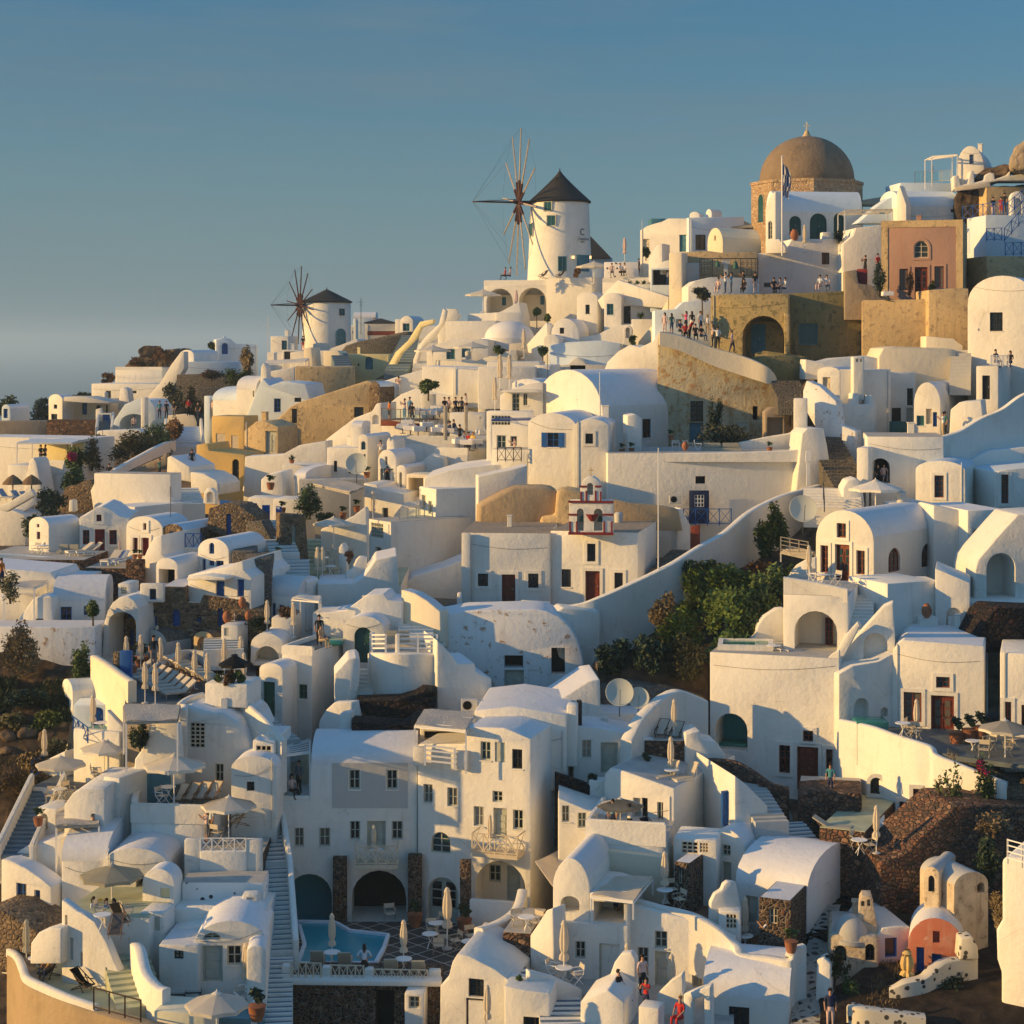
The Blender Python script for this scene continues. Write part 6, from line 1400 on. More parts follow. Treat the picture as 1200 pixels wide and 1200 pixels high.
put('ac',None,791,590,137,'air conditioner on the retaining wall by the blue door','air conditioner',s=1.0)
put('sofa',None,846,529,141,'long white bench on the shaded terrace','bench',s=(1.6,.8,.8))
for i,(x,y)in enumerate([(792,530),(806,530),(818,530)]):put('wchair',None,x,y,140.5,['first white chair of the shaded terrace','second white chair of the shaded terrace beside the low table','white chair nearest the agaves'][i],'chair',None,40*i)
for i,(x,y)in enumerate([(740,531),(729,532),(803,528),(786,516),(902,530),(941,529)]):put('pot1' if i!=2 else 'jar',None,x,y,140 if i!=3 else 143,['potted geranium by the white block corner','small clay urn on the terrace parapet','round clay jar on the terrace table','cactus pot by the great vault','small leafy pot on the dipping wall','red flower pot beside the gate pillar'][i],'plant',s=1.0 if i!=2 else.8)
O('mossy parapet descending to the stone steps',152,-6,1,'884,455 885,418 920,416 945,420 946,445 938,455',mat='green')
ST('stone steps below the green ruin',930,468,144,918,446,150,2.4,7,'greystone')
ST('long dark steps between white walls',1000,575,133,964,512,142,2.6,16,'greystone')
O('sloping whitewashed wall right of the long steps',141,30,1.2,'941,458 945,446 960,452 980,470 984,498 1003,505 1003,550 985,535 955,500 941,475',mat='peeling')
O('white parapet wall behind the chimney house',150,-4,2,'943,445 944,421 960,424 975,420 1015,417 1031,420 1031,445')
V('white block with a curled sunlit parapet and a grey door',146,24,5,958,984,430,436,500,'dc 964 442 973 473',xe=1002)
B('shaded white cube house with a small vent',146,-10,6,984,1044,433,515,'wk 996 446 1003 449;wk 999 479 1008 491',mat='white',roof='roofwhite')
B('white chimney pot with a cowl on the cube house',145,0,1.2,1000,1013,418,436,'n 1003 420 1006 424 .2;n 1008 420 1011 424 .2')
B('white balcony stub with twin posts on the cube house',143.5,-8,2,980,1027,474,515,'',top='980,463 984,463 985,474 1003,474 1004,461 1006,461 1007,474 1019,474 1020,463 1022,463 1027,474')
B('shaded white house with a green shuttered window',149,-4,6,1028,1073,436,515,'wtp 1028 447 1041 467;dk 1045 478 1056 511;wk 1063 455 1071 475;dg 1062 478 1070 500')
O('dark green garden gate in the shaded court',143,0,.3,'1043,512 1043,494 1068,494 1068,512',mat='darkteal',name='gate',cat='gate',bev=.02)
B('sunlit cream terrace wall under the beige ruin wall',150,-4,4,1030,1120,409,450,'',mat='cream',top='1030,418 1035,408 1050,406 1110,408 1120,410')
B('cream step block at the foot of the brown wall',151.5,4,3,1085,1128,394,430,'',mat='cream',top='1085,394 1118,397 1122,401 1128,405')
ST('white steps beside the tall vaulted house',1125,445,145,1127,410,152,1.6,9,'greyish')
V('tall white vaulted house with one sash window at the right edge',148,26,9,1134,1215,323,356,470,'wk 1160 366 1175 388;n 1146 385 1148 388 .1',pp=2.2)
B('white terrace block with an arched lamp and a slim door',142,22,8,1144,1170,429,500,'dk 1151 440 1160 468',xe=1225,par='',ph=0,key='two',roof=None)
RL('low white balustrade before the seated couple',(1161,430,141.5),(1182,430,141.5),.9,'whitepaint',3,'v')
V('white vaulted house with a teal shutter and blue door',142,24,8,1071,1102,448,474,525,'wtp 1074 487 1083 499;dc 1085 479 1092 497;db 1093 483 1098 500',xe=1146)
O('sunlit rounded wall right of the striped man',138,20,3,'1112,520 1114,480 1125,471 1150,469 1153,500 1155,520')
Wc('shaded white curving wall descending from the right edge','1240,448,548,139 1200,462,548,138 1175,479,546,137.5 1150,490,545,137 1125,505,544,136 1104,512,542,135',.5)
B('sunlit white block with a dark arched snack window',134,8,6,1016,1106,512,592,'ka 1020 537 1043 566 2',par='',ph=0,key='strip',top=None)
B('white pillar left of the arched snack window',133,20,1.2,1004,1018,525,570,'',xe=1026)
V('white vaulted house with one brown window',130,20,8,1073,1131,540,552,600,'wrt 1095 557 1106 583',xe=1172,roof='bluewhite')
B('white wall with a tall brown window at the right edge',131,-6,6,1166,1240,548,625,'wrt 1173 556 1182 590',top='1166,553 1180,550 1240,545',roof='bluewhite')
O('broad blue-shaded vault roof at the right edge',136,-6,6,'1132,560 1136,540 1160,528 1200,524 1240,526 1240,560',roof='bluewhite')
ST('white terrace steps with an iron handrail',975,598,129,975,572,133,4.0,8,'white')
O('white curled stair wall beside the handrail steps',131,0,2,'987,595 988,572 993,563 1003,560 1010,565 1013,590 1013,597')
RL('thin iron handrail of the terrace steps',(965,585,130),(966,600,128),1.1,'iron',1,'h')
put('openw',None,1026,612,127,'large beige open parasol behind the big vaulted house','parasol',s=1.25)
O('shaded low wall behind the beige open parasol',131,0,2,'1040,610 1041,590 1073,588 1073,610')
V('big white vaulted house with brown door and two arched side windows',118.5,40,9,956,1024,598,636,700,'wrt 981 613 992 630;wrt 962 639 971 671;drtg 979 638 996 686;wrt 1004 645 1014 673;>wra 1041 642 1055 670;>wra 1080 637 1093 664',xe=1107)
B('shaded white annex with a pale panel door',123,-6,6,1094,1136,596,690,'',top='1094,592 1136,600')
B('shaded white annex wall with a small pale door',122,-14,6,1134,1178,598,690,'dg 1140 621 1151 649',roof='roofwhite')
O('white stair wall with a wide arch over a deck chair',116,-6,4,'1142,710 1143,668 1146,656 1160,640 1180,617 1193,603 1240,600 1240,710','na 1156 648 1190 707 2.2')
B('white floor ledge below the arch with the deck chair',114,-4,5,1137,1240,706,722,'',key='arch')
B('shaded white block with a low arched dark red door',113,14,4,1096,1137,666,765,'nra 1109 712 1126 746 .3;so 1111 722 1125 745',top='1096,666 1137,683',xe=1166)
B('lattice cupboard beside the big vaulted house',115,-6,2,1082,1098,680,725,'vw 1085 683 1096 706')
put('jar',mk_jar,1086,724,112.5,'round dark urn on the white ledge','jar',s=1.0)
B('white ledge carrying the round urn',112.6,0,2,1078,1100,724,745,'')
O('white curved terrace wall left of the slim parasol',119.5,20,.4,'920,690 922,676 933,662 945,655 956,653 956,690')
FLOORS['huge']=-(699-400)*109.5/F
put('closed',None,948,683,'huge','slim closed parasol at the big vaulted house','parasol',s=1.0)
B('white terrace front with a huge arch',109.5,16,5,918,994,699,790,'na 931 716 981 776 2.4;',par='',ph=0,key='huge',xe=1008,top=None)
Wc('parapet of the huge-arch terrace','918,676,702,110.6 955,682,704,110.1 993,690,706,109.5',.3,ext=.02)
put('wchair',None,956,684,'huge','white chair beside the slim closed parasol','chair',None,40);put('table',None,964,686,'huge','small white table before the brown door','table',s=.9);put('wchair',None,979,686,'huge','white chair at the brown door step','chair',None,-60)
ST('white steps beside the huge arch',1006,745,109,1012,697,115,1.4,12,'white')
O('white banister wall sweeping up left of the steps',107.6,20,.4,'960,785 975,772 990,745 1005,728 1008,733 990,768 975,785')
O('white sweeping wall over a low arched void',108,10,.9,'983,850 983,768 1000,750 1018,730 1036,710 1047,705 1049,745 1047,850','na 1012 742 1040 778 .5')
B('shaded white wall between the sweeping wall and urn ledge',112.5,-25,4,1040,1098,684,765,'',bev=.04)
O('scalloped white wall behind the small jacuzzi',113,-6,.6,'868,765 870,756 885,745 888,733 895,723 910,713 919,712 919,765')
B('small jacuzzi tub with white rim',109.5,8,2.6,841,906,757,775,'',par='flbr',ph=.1,floor='jacuzzi',name='jacuzzi',cat='jacuzzi')
B('massive sunlit white house body with a water-filled arch',107,18,8,832,983,772,940,'qa 838 836 876 880 2.4;wrt 941 856 953 869;wrt 913 873 926 906;drt 934 875 959 927;wrt 968 878 982 911;n 898 799 901 802 .1;n 907 799 910 802 .1',par='',ph=0,key='mass',bev=.03)
Wc('wavy white parapet of the massive house','833,766,776,109.45 860,769,779,109.05 900,774,784,108.4 950,779,788,107.6 965,775,786,107.4 975,766,780,107.2 983,762,776,107.05',.35)
B('turquoise plunge water in the arched alcove',109.8,18,1.6,840,875,872,885,'',mat='jacuzzi',name='plunge_pool',cat='pool')
for i,(x,y)in enumerate([(907,771),(916,773),(921,774)]):put('wchair' if i else 'table',None,x,y,109.6,['white table by the jacuzzi','white chair by the jacuzzi','wooden chair at the huge arch'][i],['table','chair','chair'][i],None,30*i)
B('sunlit white house block with brown door and window',106,16,7,1046,1153,754,890,'wrt 1059 811 1080 846;drtg 1091 815 1118 870;wrt 1097 793 1113 806',top='1046,763 1052,754 1058,750 1153,757',roof='roofwhite')
B('shaded white wall with two arched niches and plunge pool',106.5,-16,3,983,1048,768,870,'na 1001 818 1018 841 .5;na 1032 829 1041 840 .4',top='983,790 1000,780 1030,775 1048,765')
B('sunlit white house with brown shutters at the right edge',104,16,6,1172,1245,760,890,'wrt 1173 822 1185 850;wrt 1197 826 1212 860',top='1172,764 1245,770')
O('dark rubble bank beside the arch terrace',109,-10,3,'1137,765 1150,740 1160,720 1170,712 1240,715 1240,765',mat='lava')
B('turquoise plunge pool below the two niches',104.5,0,1.6,1004,1042,846,852,'',mat='jacuzzi',name='plunge_pool',cat='pool')
SL('dark terrace floor before the brown-door block',105,'1003,862 1045,872 1088,880 1120,886 1150,890 1240,902 1240,835 1000,835','slatefloor',key='brown')
curved=Wc('sunlit white wall curving down from the massive house','983,843,985,105.5 1003,847,985,104.6 1023,852,985,103.6 1045,860,985,102.4 1070,868,990,101.2 1088,874,990,100.6 1096,884,990,100.2 1120,894,990,99.4 1148,905,990,98.6 1180,917,985,98',.35)
def wallset(D,th,ops,ax,y,host):
 """door and windows with their surrounds on a curved wall"""
 for i,it in enumerate([q for q in ops.split(';')if q]):
  st,x0,y0,x1,y1,lab=it.split(' ',5);x0,y0,x1,y1=map(float,(x0,y0,x1,y1));fr=Fr((x0+x1)/2,D-(x0-ax)*.045,th,y1)
  r=empty('door' if st[0]=='d' else 'window',(fr.Xa,fr.D,fr.zb),-fr.th,lab,'door' if st[0]=='d' else 'window');r['wm']='white'
  a,b=fr.uv(x0,y1),fr.uv(x1,y0);lp=shape(a[0],b[0],0,b[1],st[1:]);T=lambda u,v,d:Vector((u,d-.06,v));fit_opening(r,st,lp,T,.16)
  bm=bmesh.new();plate(bm,lp,T,.12,.14);mesh_ob('backing',bm,'interior',r)
  hi=(Matrix.Translation(host.location)@host.rotation_euler.to_matrix().to_4x4()).inverted()
  for c in list(r.children):c.parent=host;c.matrix_parent_inverse=hi;c.location=r.location;c.rotation_euler=r.rotation_euler
  bpy.data.objects.remove(r)
wallset(103.2,14,'wkat 1020 911 1034 930 arched niche window on the curved sunlit wall;wrt 1054 939 1062 975 tall brown window left of the lowest brown door;drt 1066 944 1081 990 lowest brown door on the curved sunlit wall;wrt 1070 924 1078 938 tiny brown window above the lowest brown door;wr 1123 932 1137 943 half-hidden brown window behind the climbing plant;wr 1088 955 1094 985 brown window behind red blossom',1020,930,curved)
O('shaded white end post of the curved wall',97.5,10,.6,'1166,940 1167,915 1180,918 1180,940')
for i,(x,y,w,h)in enumerate([(1118,962,34,70),(1156,942,26,60),(1100,925,20,16)]):bush('climbing bougainvillea %s'%['spreading over the curved sunlit wall','dark clump by the end post','sparse twig hanging left on the curved wall'][i],x,y,97.5,w,h,'leaf',n=[330,800,60][i],ls=.07)
bush('red blossom cluster of the bougainvillea',1150,905,97,22,18,'petal','blossom','plant',n=70,ls=.07)
for i,x in enumerate((1121,1136,1149)):put('potg',mk_pot('darkleaf',s=1.2),x,873-i*3,103,'square terracotta planter with a shrub, %s'%['leftmost by the brown door','middle of three','rightmost under the parasol'][i],'plant',s=1.6)
put('openw',None,1178,893,99.5,'beige open parasol over the right-edge terrace','parasol',s=.98)
put('closed',None,1074,869,102.5,'closed parasol beside the brown-door block','parasol',s=1.0)
for i,(x,y)in enumerate([(1058,863),(1140,884),(1196,900)]):put('table',None,x,y,102-i*.8,'round white table %s'%['left of the brown-door parasol','on the dark paved terrace','at the right frame edge'][i],'table')
for i,(x,y)in enumerate([(1067,861),(1072,866),(1153,888),(1160,878),(1181,885),(1186,876)]):put('cacc' if i%2 else 'fold',mk_chair()if not i%2 else None,x,y,[102.6,102,99.6,101,99.8,101][i],['folding chair behind the parasol pole by the brown door','folding chair before the brown door','folding chair near the table on the dark terrace','folding chair at the planter','folding chair under the beige parasol','dark reclining chair under the beige parasol'][i],'chair',None,60-40*i)
B('dark stone kerb of the right-edge terrace',98.5,14,1,1110,1245,893,960,'',mat='greystone',top='1110,880 1170,905 1245,935')
mound('','905,642,131 925,645,130 950,650,129|850,676,126 890,676,125 935,672,124|790,712,122 850,712,120 935,700,119|740,762,119 820,755,116 930,748,114|700,792,117 800,788,113.5 900,790,112.5','rock','hillside',None)
for i,(x,y,w,h,m)in enumerate([(903,650,34,58,'leaf'),(815,728,60,60,'leafbright'),(850,745,70,64,'leafbright'),(800,768,60,50,'leafbright'),(880,752,70,60,'leaf'),(905,712,60,46,'leaf'),(850,700,60,40,'leafbright'),(895,688,60,34,'brownleaf'),(820,690,44,36,'leaf'),(760,778,64,34,'darkleaf'),(720,782,50,30,'darkleaf'),(805,790,50,44,'olive'),(865,775,60,40,'leafbright'),(930,690,30,30,'leaf'),(845,785,50,30,'leaf'),(780,740,40,40,'dryleaf')]):
 bush(['upright young tree against the sweeping white wall','bright fig bush at the left edge of the thicket','bright fig bush in the heart of the thicket','fig bush low on the left of the thicket','green bush right of the thicket heart','green bush high in the thicket','bright bush above the fig bushes','brown scrub near the timber deck','dark bush under the sweeping white wall','dark grass clump above the rubble wall','dark grass at the foot of the buttress','round olive bush by the rubble wall','fig bush next to the jacuzzi terrace','green scrub under the timber deck','green scrub directly above the rubble bank','dry pale weeds under the white wall'][i],x,y,interp([(650,129),(700,121),(750,115),(790,112)],y),w,h,m,n=2400 if i else 3000,ls=.11)
O('dry rubble bank under the thicket',112.5,-2,2,'700,850 701,782 760,776 830,776 830,822 822,820 780,806 702,812',mat='rock')
O('grey rubble wall behind the satellite dishes',110,-4,2,'702,846 702,808 740,802 785,808 828,820 828,846',mat='greystone')
pergola('small timber deck platform by the big vaulted house','915,648 946,655 955,648 925,641',125,.6,'greywood',8,None,'timber_deck')
RL('timber railing of the small deck',(915,648,125),(947,654,124.5),1.1,'greywood',3,'h')
put('dish',None,941,625,126,'round satellite dish by the big vaulted house','satellite dish',s=1.6)
O('white roof court with a rising parapet',107,-4,5,'560,850 562,835 650,824 690,798 703,796 704,835 780,838 780,862 560,870',roof='roofwhite')
for i,(x,s)in enumerate(((726,1.35),(748,1.05))):put('dish',None,x,840,106,['larger left satellite dish before the rubble wall','smaller right satellite dish before the rubble wall'][i],'satellite dish',s=s)
B('white square chimney with a metal cap',103.5,8,.8,664,676,826,852,'');B('black chimney cowl behind the white chimney',104.5,0,.6,676,682,822,836,'',mat='frameblack')
Wc('white rounded wall climbing to the loungers court','740,868,900,103 752,845,890,104 770,826,880,105.4 785,814,870,106.5 800,810,870,107 830,822,890,107.3',.7)
B('stone-faced court with two dark deck chairs',104,2,4,755,803,868,900,'',mat='brownstone',par='',ph=0,key='court')
O('white step blocks beside the deck chair court',103.8,-6,2,'803,905 803,860 820,856 822,866 840,870 850,885 850,905')
for i,(x,y)in enumerate([(776,864),(793,867)]):put('deckc',mk_deck(),x,y,105,'dark-framed deck chair %s of the court parasol'%['left','right'][i],'deck chair',None,[-25,-25][i])
put('closed',None,790,868,104.8,'closed parasol between the dark deck chairs','parasol',s=1.0)
Wc('curving lava stone wall with a pale coping','798,890,915,104.2 830,890,915,103.6 858,893,920,102.8 880,905,935,102 900,918,950,101.3 924,924,965,101',.5,mat='brownstone')
O('stone pier block below the brown doors',100,10,3,'935,985 935,930 960,928 1009,930 1009,985',mat='brownstone')
B('stone terrace box under the woman in blue',100.5,10,4,936,1010,932,990,'',mat='brownstone',par='',ph=0,key='blue')
wallset(111.8,16,'wr 967 724 976 756 tall brown window inside the huge arch',967,760,[h[0]for h in H if 'front with a huge arch' in h[0].get('label','')][0])
B('stone terrace with jacuzzi and daybed',96,24,5,960,1014,975,1045,'',mat='brownstone',par='',ph=0,key='jac',floor='floorgreen',xe=1062)
B('square jacuzzi set in the stone terrace',98,12,1.8,1000,1036,965,972,'',par='flbr',ph=.06,floor='jacuzzi',name='jacuzzi',cat='jacuzzi')
put('lounge',mk_lounger('canvasgrey','wood',30),975,976,97.2,'pale daybed beside the square jacuzzi','daybed',None,70)
put('closed',None,1027,1000,95,'closed parasol beside the square jacuzzi','parasol',s=1.05)
put('table',None,1007,1001,95,'white table below the square jacuzzi','table');put('fold',None,1020,1000,95.4,'canvas chair right of the white table','chair',None,-70);put('fold',None,1004,995,96,'canvas chair behind the white table','chair',None,10)
O('big rubble retaining wall sweeping up to the right',94,-14,4,'1032,1075 1032,1010 1045,1007 1062,1000 1075,985 1095,968 1122,944 1160,944 1240,948 1240,1075',mat='brownstone')  # darker stone and turned face put this wall's shade into colour and shape
O('upper rubble wall at the right edge',98,0,3,'1140,960 1142,930 1170,925 1200,920 1240,918 1240,960',mat='tanstone')
bush('dark shrub growing on the rubble wall',1158,1026,92.5,42,44,'darkleaf',n=2200,ls=.07)
bush('dry shrub at the right wall top',1165,975,93.6,50,22,'dryleaf',n=900,ls=.07)
V('weathered white bell-tower house with an arched window',90.5,28,3.5,1083,1100,1016,1024,1110,'wka 1086 1026 1096 1045',mat='oldcream',roof='greyish',xe=1120)
V('weathered second barrel house right of the arched window',90,-20,3,1118,1158,1022,1040,1110,'ka 1145 1034 1154 1046 .6',mat='oldcream',roof='greyish')
V('terracotta-painted vault front with blue slit doors',88.5,14,3,1064,1130,1076,1112,1160,'n 1093 1091 1101 1105 .4;db 1074 1110 1083 1141;db 1092 1118 1103 1143',mat='terra',roof='roofwhite')
dome('small weathered dome over the round chapel',997,1097,42,26,91,'greyish',drum=.2)
B('round-cornered old chapel with lattice windows',90,10,4,970,1030,1098,1170,'wka 978 1108 992 1126;wka 1014 1106 1025 1126',mat='oldcream',roof='greyish',bev=.5)
B('old chapel wing with a blue window',90.5,-10,4,1028,1066,1085,1150,'wbp 1037 1099 1051 1122',mat='white',top='1028,1096 1035,1088 1050,1086 1066,1086')
O('small bell gable beside the weathered dome',90.6,10,1.0,'1003,1110 1007,1055 1010,1050 1020,1050 1023,1060 1028,1090 1030,1110','na 1009 1054 1013 1062 .3;na 1016 1054 1020 1062 .3',mat='oldcream',bev=.02)
O('speckled white end wall with a wooden plaque',87.5,0,1,'1124,1125 1126,1100 1140,1098 1146,1110 1147,1125',mat='pebbled')
Wc('white garden wall with dark inset stones, curling left','1042,1160,1172,86.5 1060,1152,1172,86.4 1085,1146,1172,86.6 1100,1134,1165,87 1115,1126,1160,87.4 1146,1124,1150,87.8',.6,mat='pebbled')
Wc('pebbled low wall at the bottom right','992,1178,1215,84.5 1010,1182,1215,84 1040,1186,1215,83.8 1085,1192,1215,83.6',.6,mat='pebbled')
def mk_tan():
 return mk_closed('ochre')()
put('ochrep',mk_tan,1063,1158,87.5,'short ochre closed parasol before the terracotta front','parasol',s=(1.5,1.5,.62))
for i,(x,y,w,h,m)in enumerate([(978,1152,34,40,'darkleaf'),(1000,1175,30,30,'leaf'),(1100,1180,60,26,'dryleaf'),(1155,1192,50,34,'leafbright'),(1120,1160,50,20,'darkleaf'),(1064,1140,12,26,'stem'),(1186,1100,30,60,'olive'),(1170,1085,30,40,'dryleaf')]):
 bush(['dark vine by the round chapel','leafy plant at the chapel gate','dry garden weeds above the pebbled wall','bright green bush at the bottom right','dark weeds under the curling garden wall','leafless shrub before the terracotta front','olive scrub on the rock face at the right','dry scrub beside the second barrel house'][i],x,y,87.5,w,h,m if m!='stem' else 'dryleaf',n=1200,ls=.06)
mound('','1030,1070,94 1120,1075,93 1240,1078,92|1030,1125,91 1120,1130,89.6 1240,1130,89|960,1170,87 1090,1170,86 1240,1170,85|960,1215,83.5 1090,1215,83.4 1240,1215,83','darkrock','ground',None,.4)
O('white round-cornered house with a wire railing at the right edge',84,30,5,'1173,1215 1173,1140 1168,1125 1167,1090 1174,1078 1174,1008 1180,1004 1240,1010 1240,1215',name='house',cat='house',bev=.4)
RL('thin white wire railing at the right edge',(1181,1012,84),(1215,1022,82),1.1,'whitepaint',2,'h')
ST('rough dark steps behind the old chapel',965,1100,92,1022,1042,97,2.2,12,'lava')
mound('','962,1060,95 985,1060,95|945,1110,91.5 975,1110,91.5|930,1160,88.5 966,1160,88|925,1215,84.5 970,1215,84','pebblepath','path',None,.1)
O('white path kerb with sandals',87,24,.8,'955,1180 957,1125 965,1122 974,1130 973,1175 975,1195')
def weeds(label,pts,n,mat,ls=.1,hh=.35):
 q=[P(*p)for p in pts];o0=q[0].copy();bm=bmesh.new()
 for _ in range(n):
  a,b=R.random(),R.random();p=q[0].lerp(q[1],a).lerp(q[3].lerp(q[2],a),b)-o0
  if noise.noise(p*.5)<-.12:continue
  for k in range(3):
   d=Vector((R.gauss(0,.5),R.gauss(0,.5),1)).normalized()*hh*R.uniform(.4,1.3);s=Vector((R.gauss(0,1),R.gauss(0,1),0)).normalized()*ls*.4;bm.faces.new([bm.verts.new(v)for v in(p-s,p+s,p+d)])
 o=mesh_ob('grass',bm,mat);o.location=o0;tag(o,label,'grass',kind='stuff')
weeds('dry grass on the ground above the pebbled wall',[(1030,1130,90.5),(1240,1135,90),(1240,1205,84),(1000,1200,84.5)],2600,'dryleaf')
weeds('dry grass on the slope above the left stairs',[(-20,880,108.5),(68,900,107.3),(45,960,104),(-20,965,104.3)],2600,'dryleaf')
weeds('dark scrub growth on the stony left slope',[(-20,795,113.7),(95,800,112.8),(82,850,110),(-20,850,110.3)],2200,'darkleaf')
weeds('undergrowth beneath the fig thicket',[(790,715,122),(935,660,128),(935,765,115),(740,790,114)],5000,'olive',.12,.5)
B('shaded hotel wing with pool arch and dark arch',101.5,-2,6,330,489,893,1084,'wg 409 902 422 925;wg 453 902 466 925;wg 345 970 356 992;wg 374 970 387 992;wg 410 962 422 984;wg 459 962 472 984;dg 430 962 452 996;qa 336 1024 389 1092;ka 412 1020 476 1081 3',top='330,938 363,938 364,893 489,893',mat='white',name='hotel',cat='hotel')
def hotel_roof():
 h,fr=H[-1][:2];a,z=fr.uv(365,893);b=fr.uv(489,893)[0];bm=bmesh.new();ar=[(-.004,z-.2)]+arc(-.004,6,z,z+1.0,12,2.2)+[(6,z-.2)]
 A=[bm.verts.new((a-.004,y,q))for y,q in ar];C=[bm.verts.new((b+.004,y,q))for y,q in ar];bm.faces.new(A);bm.faces.new(C[::-1])
 for i in range(len(ar)-1):bm.faces.new((A[i],A[i+1],C[i+1],C[i]))
 bmesh.ops.recalc_face_normals(bm,faces=bm.faces);mesh_ob('roof',bm,'roofwhite',h,40)
hotel_roof()
def grey_panel():
 h,fr=H[-1][:2];bm=bmesh.new()
 for x0,x1,y0,y1 in((389,408,894,947),(423,452,894,947),(467,478,894,947),(408,423,894,901),(408,423,927,947),(452,467,894,901),(452,467,927,947)):
  a,b=fr.uv(x0,y1),fr.uv(x1,y0);box(bm,a[0],b[0],-.02,.02,a[1],b[1])
 mesh_ob('wall_panel',bm,'greyish',h)
grey_panel()
B('sunlit hotel wing with fan-light door and loggia',99.5,18,6,489,622,870,1090,'wg 496 919 507 941;wg 524 923 536 945;wg 555 945 567 968;dg 578 947 594 984;wg 601 949 613 972;wg 577 927 589 940;wg 563 869 575 891;sg 580 870 592 893;wk 600 878 612 901;wga 505 975 528 1000;dgag 501 1028 537 1083;na 557 1009 616 1068 2.2',top='489,880 490,872 545,872 546,852 590,853 622,866',xe=674,name='hotel',cat='hotel',roof='roofwhite')
B('cream back wall with door and window inside the hotel loggia',101.2,14,.3,562,614,1012,1062,'wg 573 1009 587 1033;dg 594 1013 610 1062',mat='cream')
B('low white wall across the hotel loggia',98.3,14,.4,550,601,1058,1092,'')
for i,(x0,x1,y0,y1,D)in enumerate([(390,406,1005,1082,101.2),(478,494,1003,1082,100.9),(539,552,1010,1090,99.3)]):B('dark lava stone pier %s'%['between the pool arch and the dark arch','between the two hotel wings','left of the hotel loggia'][i],D,0,.6,x0,x1,y0,y1,'',mat='lavamortar',name='stone_pier',cat='pier',bev=.03)
def balcony(label,x0,x1,yt,yb,D,th):
 fr=Fr(x1,D,th,yb);ul=fr.uv(x0,yb)[0];r=empty('balcony',(fr.Xa,fr.D,fr.zb),-fr.th,label,'balcony');h=fr.uv(x1,yt)[1];bm=bmesh.new();box(bm,ul,0,0,1.3,-.1,.12);mesh_ob('floor',bm,'creampaint',r)
 bm=bmesh.new();n=4;w=-ul/n
 for i in range(n+1):bar(bm,(ul+w*i,.04,.1),(ul+w*i,.04,h),.045)
 for z in(.2,h):bar(bm,(ul,.04,z),(0,.04,z),.04);bar(bm,(ul,.04,z),(ul,1.3,z),.04);bar(bm,(0,.04,z),(0,1.3,z),.04)
 for i in range(n):bar(bm,(ul+w*i,.04,.2),(ul+w*(i+1),.04,h),.04);bar(bm,(ul+w*(i+1),.04,.2),(ul+w*i,.04,h),.04)
 for x in(ul,0):bar(bm,(x,.04,.2),(x,1.3,h),.025);bar(bm,(x,1.3,.2),(x,.04,h),.025)
 mesh_ob('railing',bm,'creampaint',r);FLOORS[label]=fr.zb+.12
balcony('cream balcony above the dark hotel arch',416,466,992,1016,100.1,-2);put('closed',None,438,1007,100.6,'closed parasol on the balcony above the dark arch','parasol',s=.8);put('table',None,441,1008,100.6,'small table on the balcony above the dark arch','table',s=.8)
balcony('cream balcony above the hotel loggia',553,606,981,1006,98.2,18);put('closed',None,574,996,98.6,'closed parasol on the balcony above the loggia','parasol',s=.8);put('table',None,583,998,98.8,'small table on the balcony above the loggia','table',s=.8)
B('hotel roof terrace house behind slatted railings',102.5,4,4,484,556,874,905,'',par='',ph=0,key='hroof')
pergola('reed-covered pergola on the hotel roof terrace','486,852 546,858 558,836 497,834',101,2.2,'whitepaint',6,'reed')
B('dark recess wall under the reed pergola',104,2,2,492,556,852,885,'k 497 857 546 880 .5',mat='cream')
B('white parapet posts of the hotel roof terrace',100.6,8,.4,484,498,876,898,'',hidden=False);B('white parapet block right of the slatted railing',100.2,8,.4,533,548,881,903,'',hidden=False)
RL('white slatted railing of the hotel roof terrace',(498,897,100.4),(533,901,100.2),1.1,'whitepaint',1,'h',r=.06)
B('white hotel roof slab behind the sunlit wing',103,6,7,556,664,852,880,'',roof='roofwhite',top='556,833 600,828 664,838')
SL('dark slate paving of the pool terrace',91,'330,1146 520,1154 620,1150 624,1090 548,1083 500,1080 330,1080','poolpaving',name='pavement',cat='pavement',key='pool',kind='structure')
def water(label,pts,z,mat,rim='bluewhite'):
 v=[float(q)for q in pts.replace(',',' ').split()];p3=[P(x,y,z*F/(YH-y))for x,y in zip(v[::2],v[1::2])];org=p3[0].copy();r=empty('swimming_pool',org,0,label,'pool')
 bm=bmesh.new();bm.faces.new([bm.verts.new(p-org)for p in p3]);bmesh.ops.triangulate(bm,faces=bm.faces[:]);bmesh.ops.recalc_face_normals(bm,faces=bm.faces);mesh_ob('water',bm,mat,r)
 bm=bmesh.new()
 for a,b in zip(p3,p3[1:]+p3[:1]):bar(bm,a-org+Vector((0,0,.04)),b-org+Vector((0,0,.04)),.13)
 mesh_ob('rim',bm,rim,r)
water('turquoise hotel pool running into the cave arch','337,1081 391,1082 394,1083 410,1092 455,1097 450,1112 440,1130 349,1130 357,1108 351,1086 337,1084',FLOORS['pool']+.05,'poolwater')
for i,(x0,x1)in enumerate([(330,340),(377,387),(427,437),(502,516)]):B('white parapet post %s of the pool terrace'%['first','second','third','last'][i],90,2,.5,x0,x1,1132+i*2,1158+i,'',hidden=False)
for i,(x0,x1,y)in enumerate([(341,376,1148),(388,426,1151),(438,501,1156)]):RL('cream crossed railing of the pool terrace, %s section'%['left','middle','right'][i],(x0,y,89.8),(x1,y+1,89.7),.85,'creampaint',[4,4,6][i])
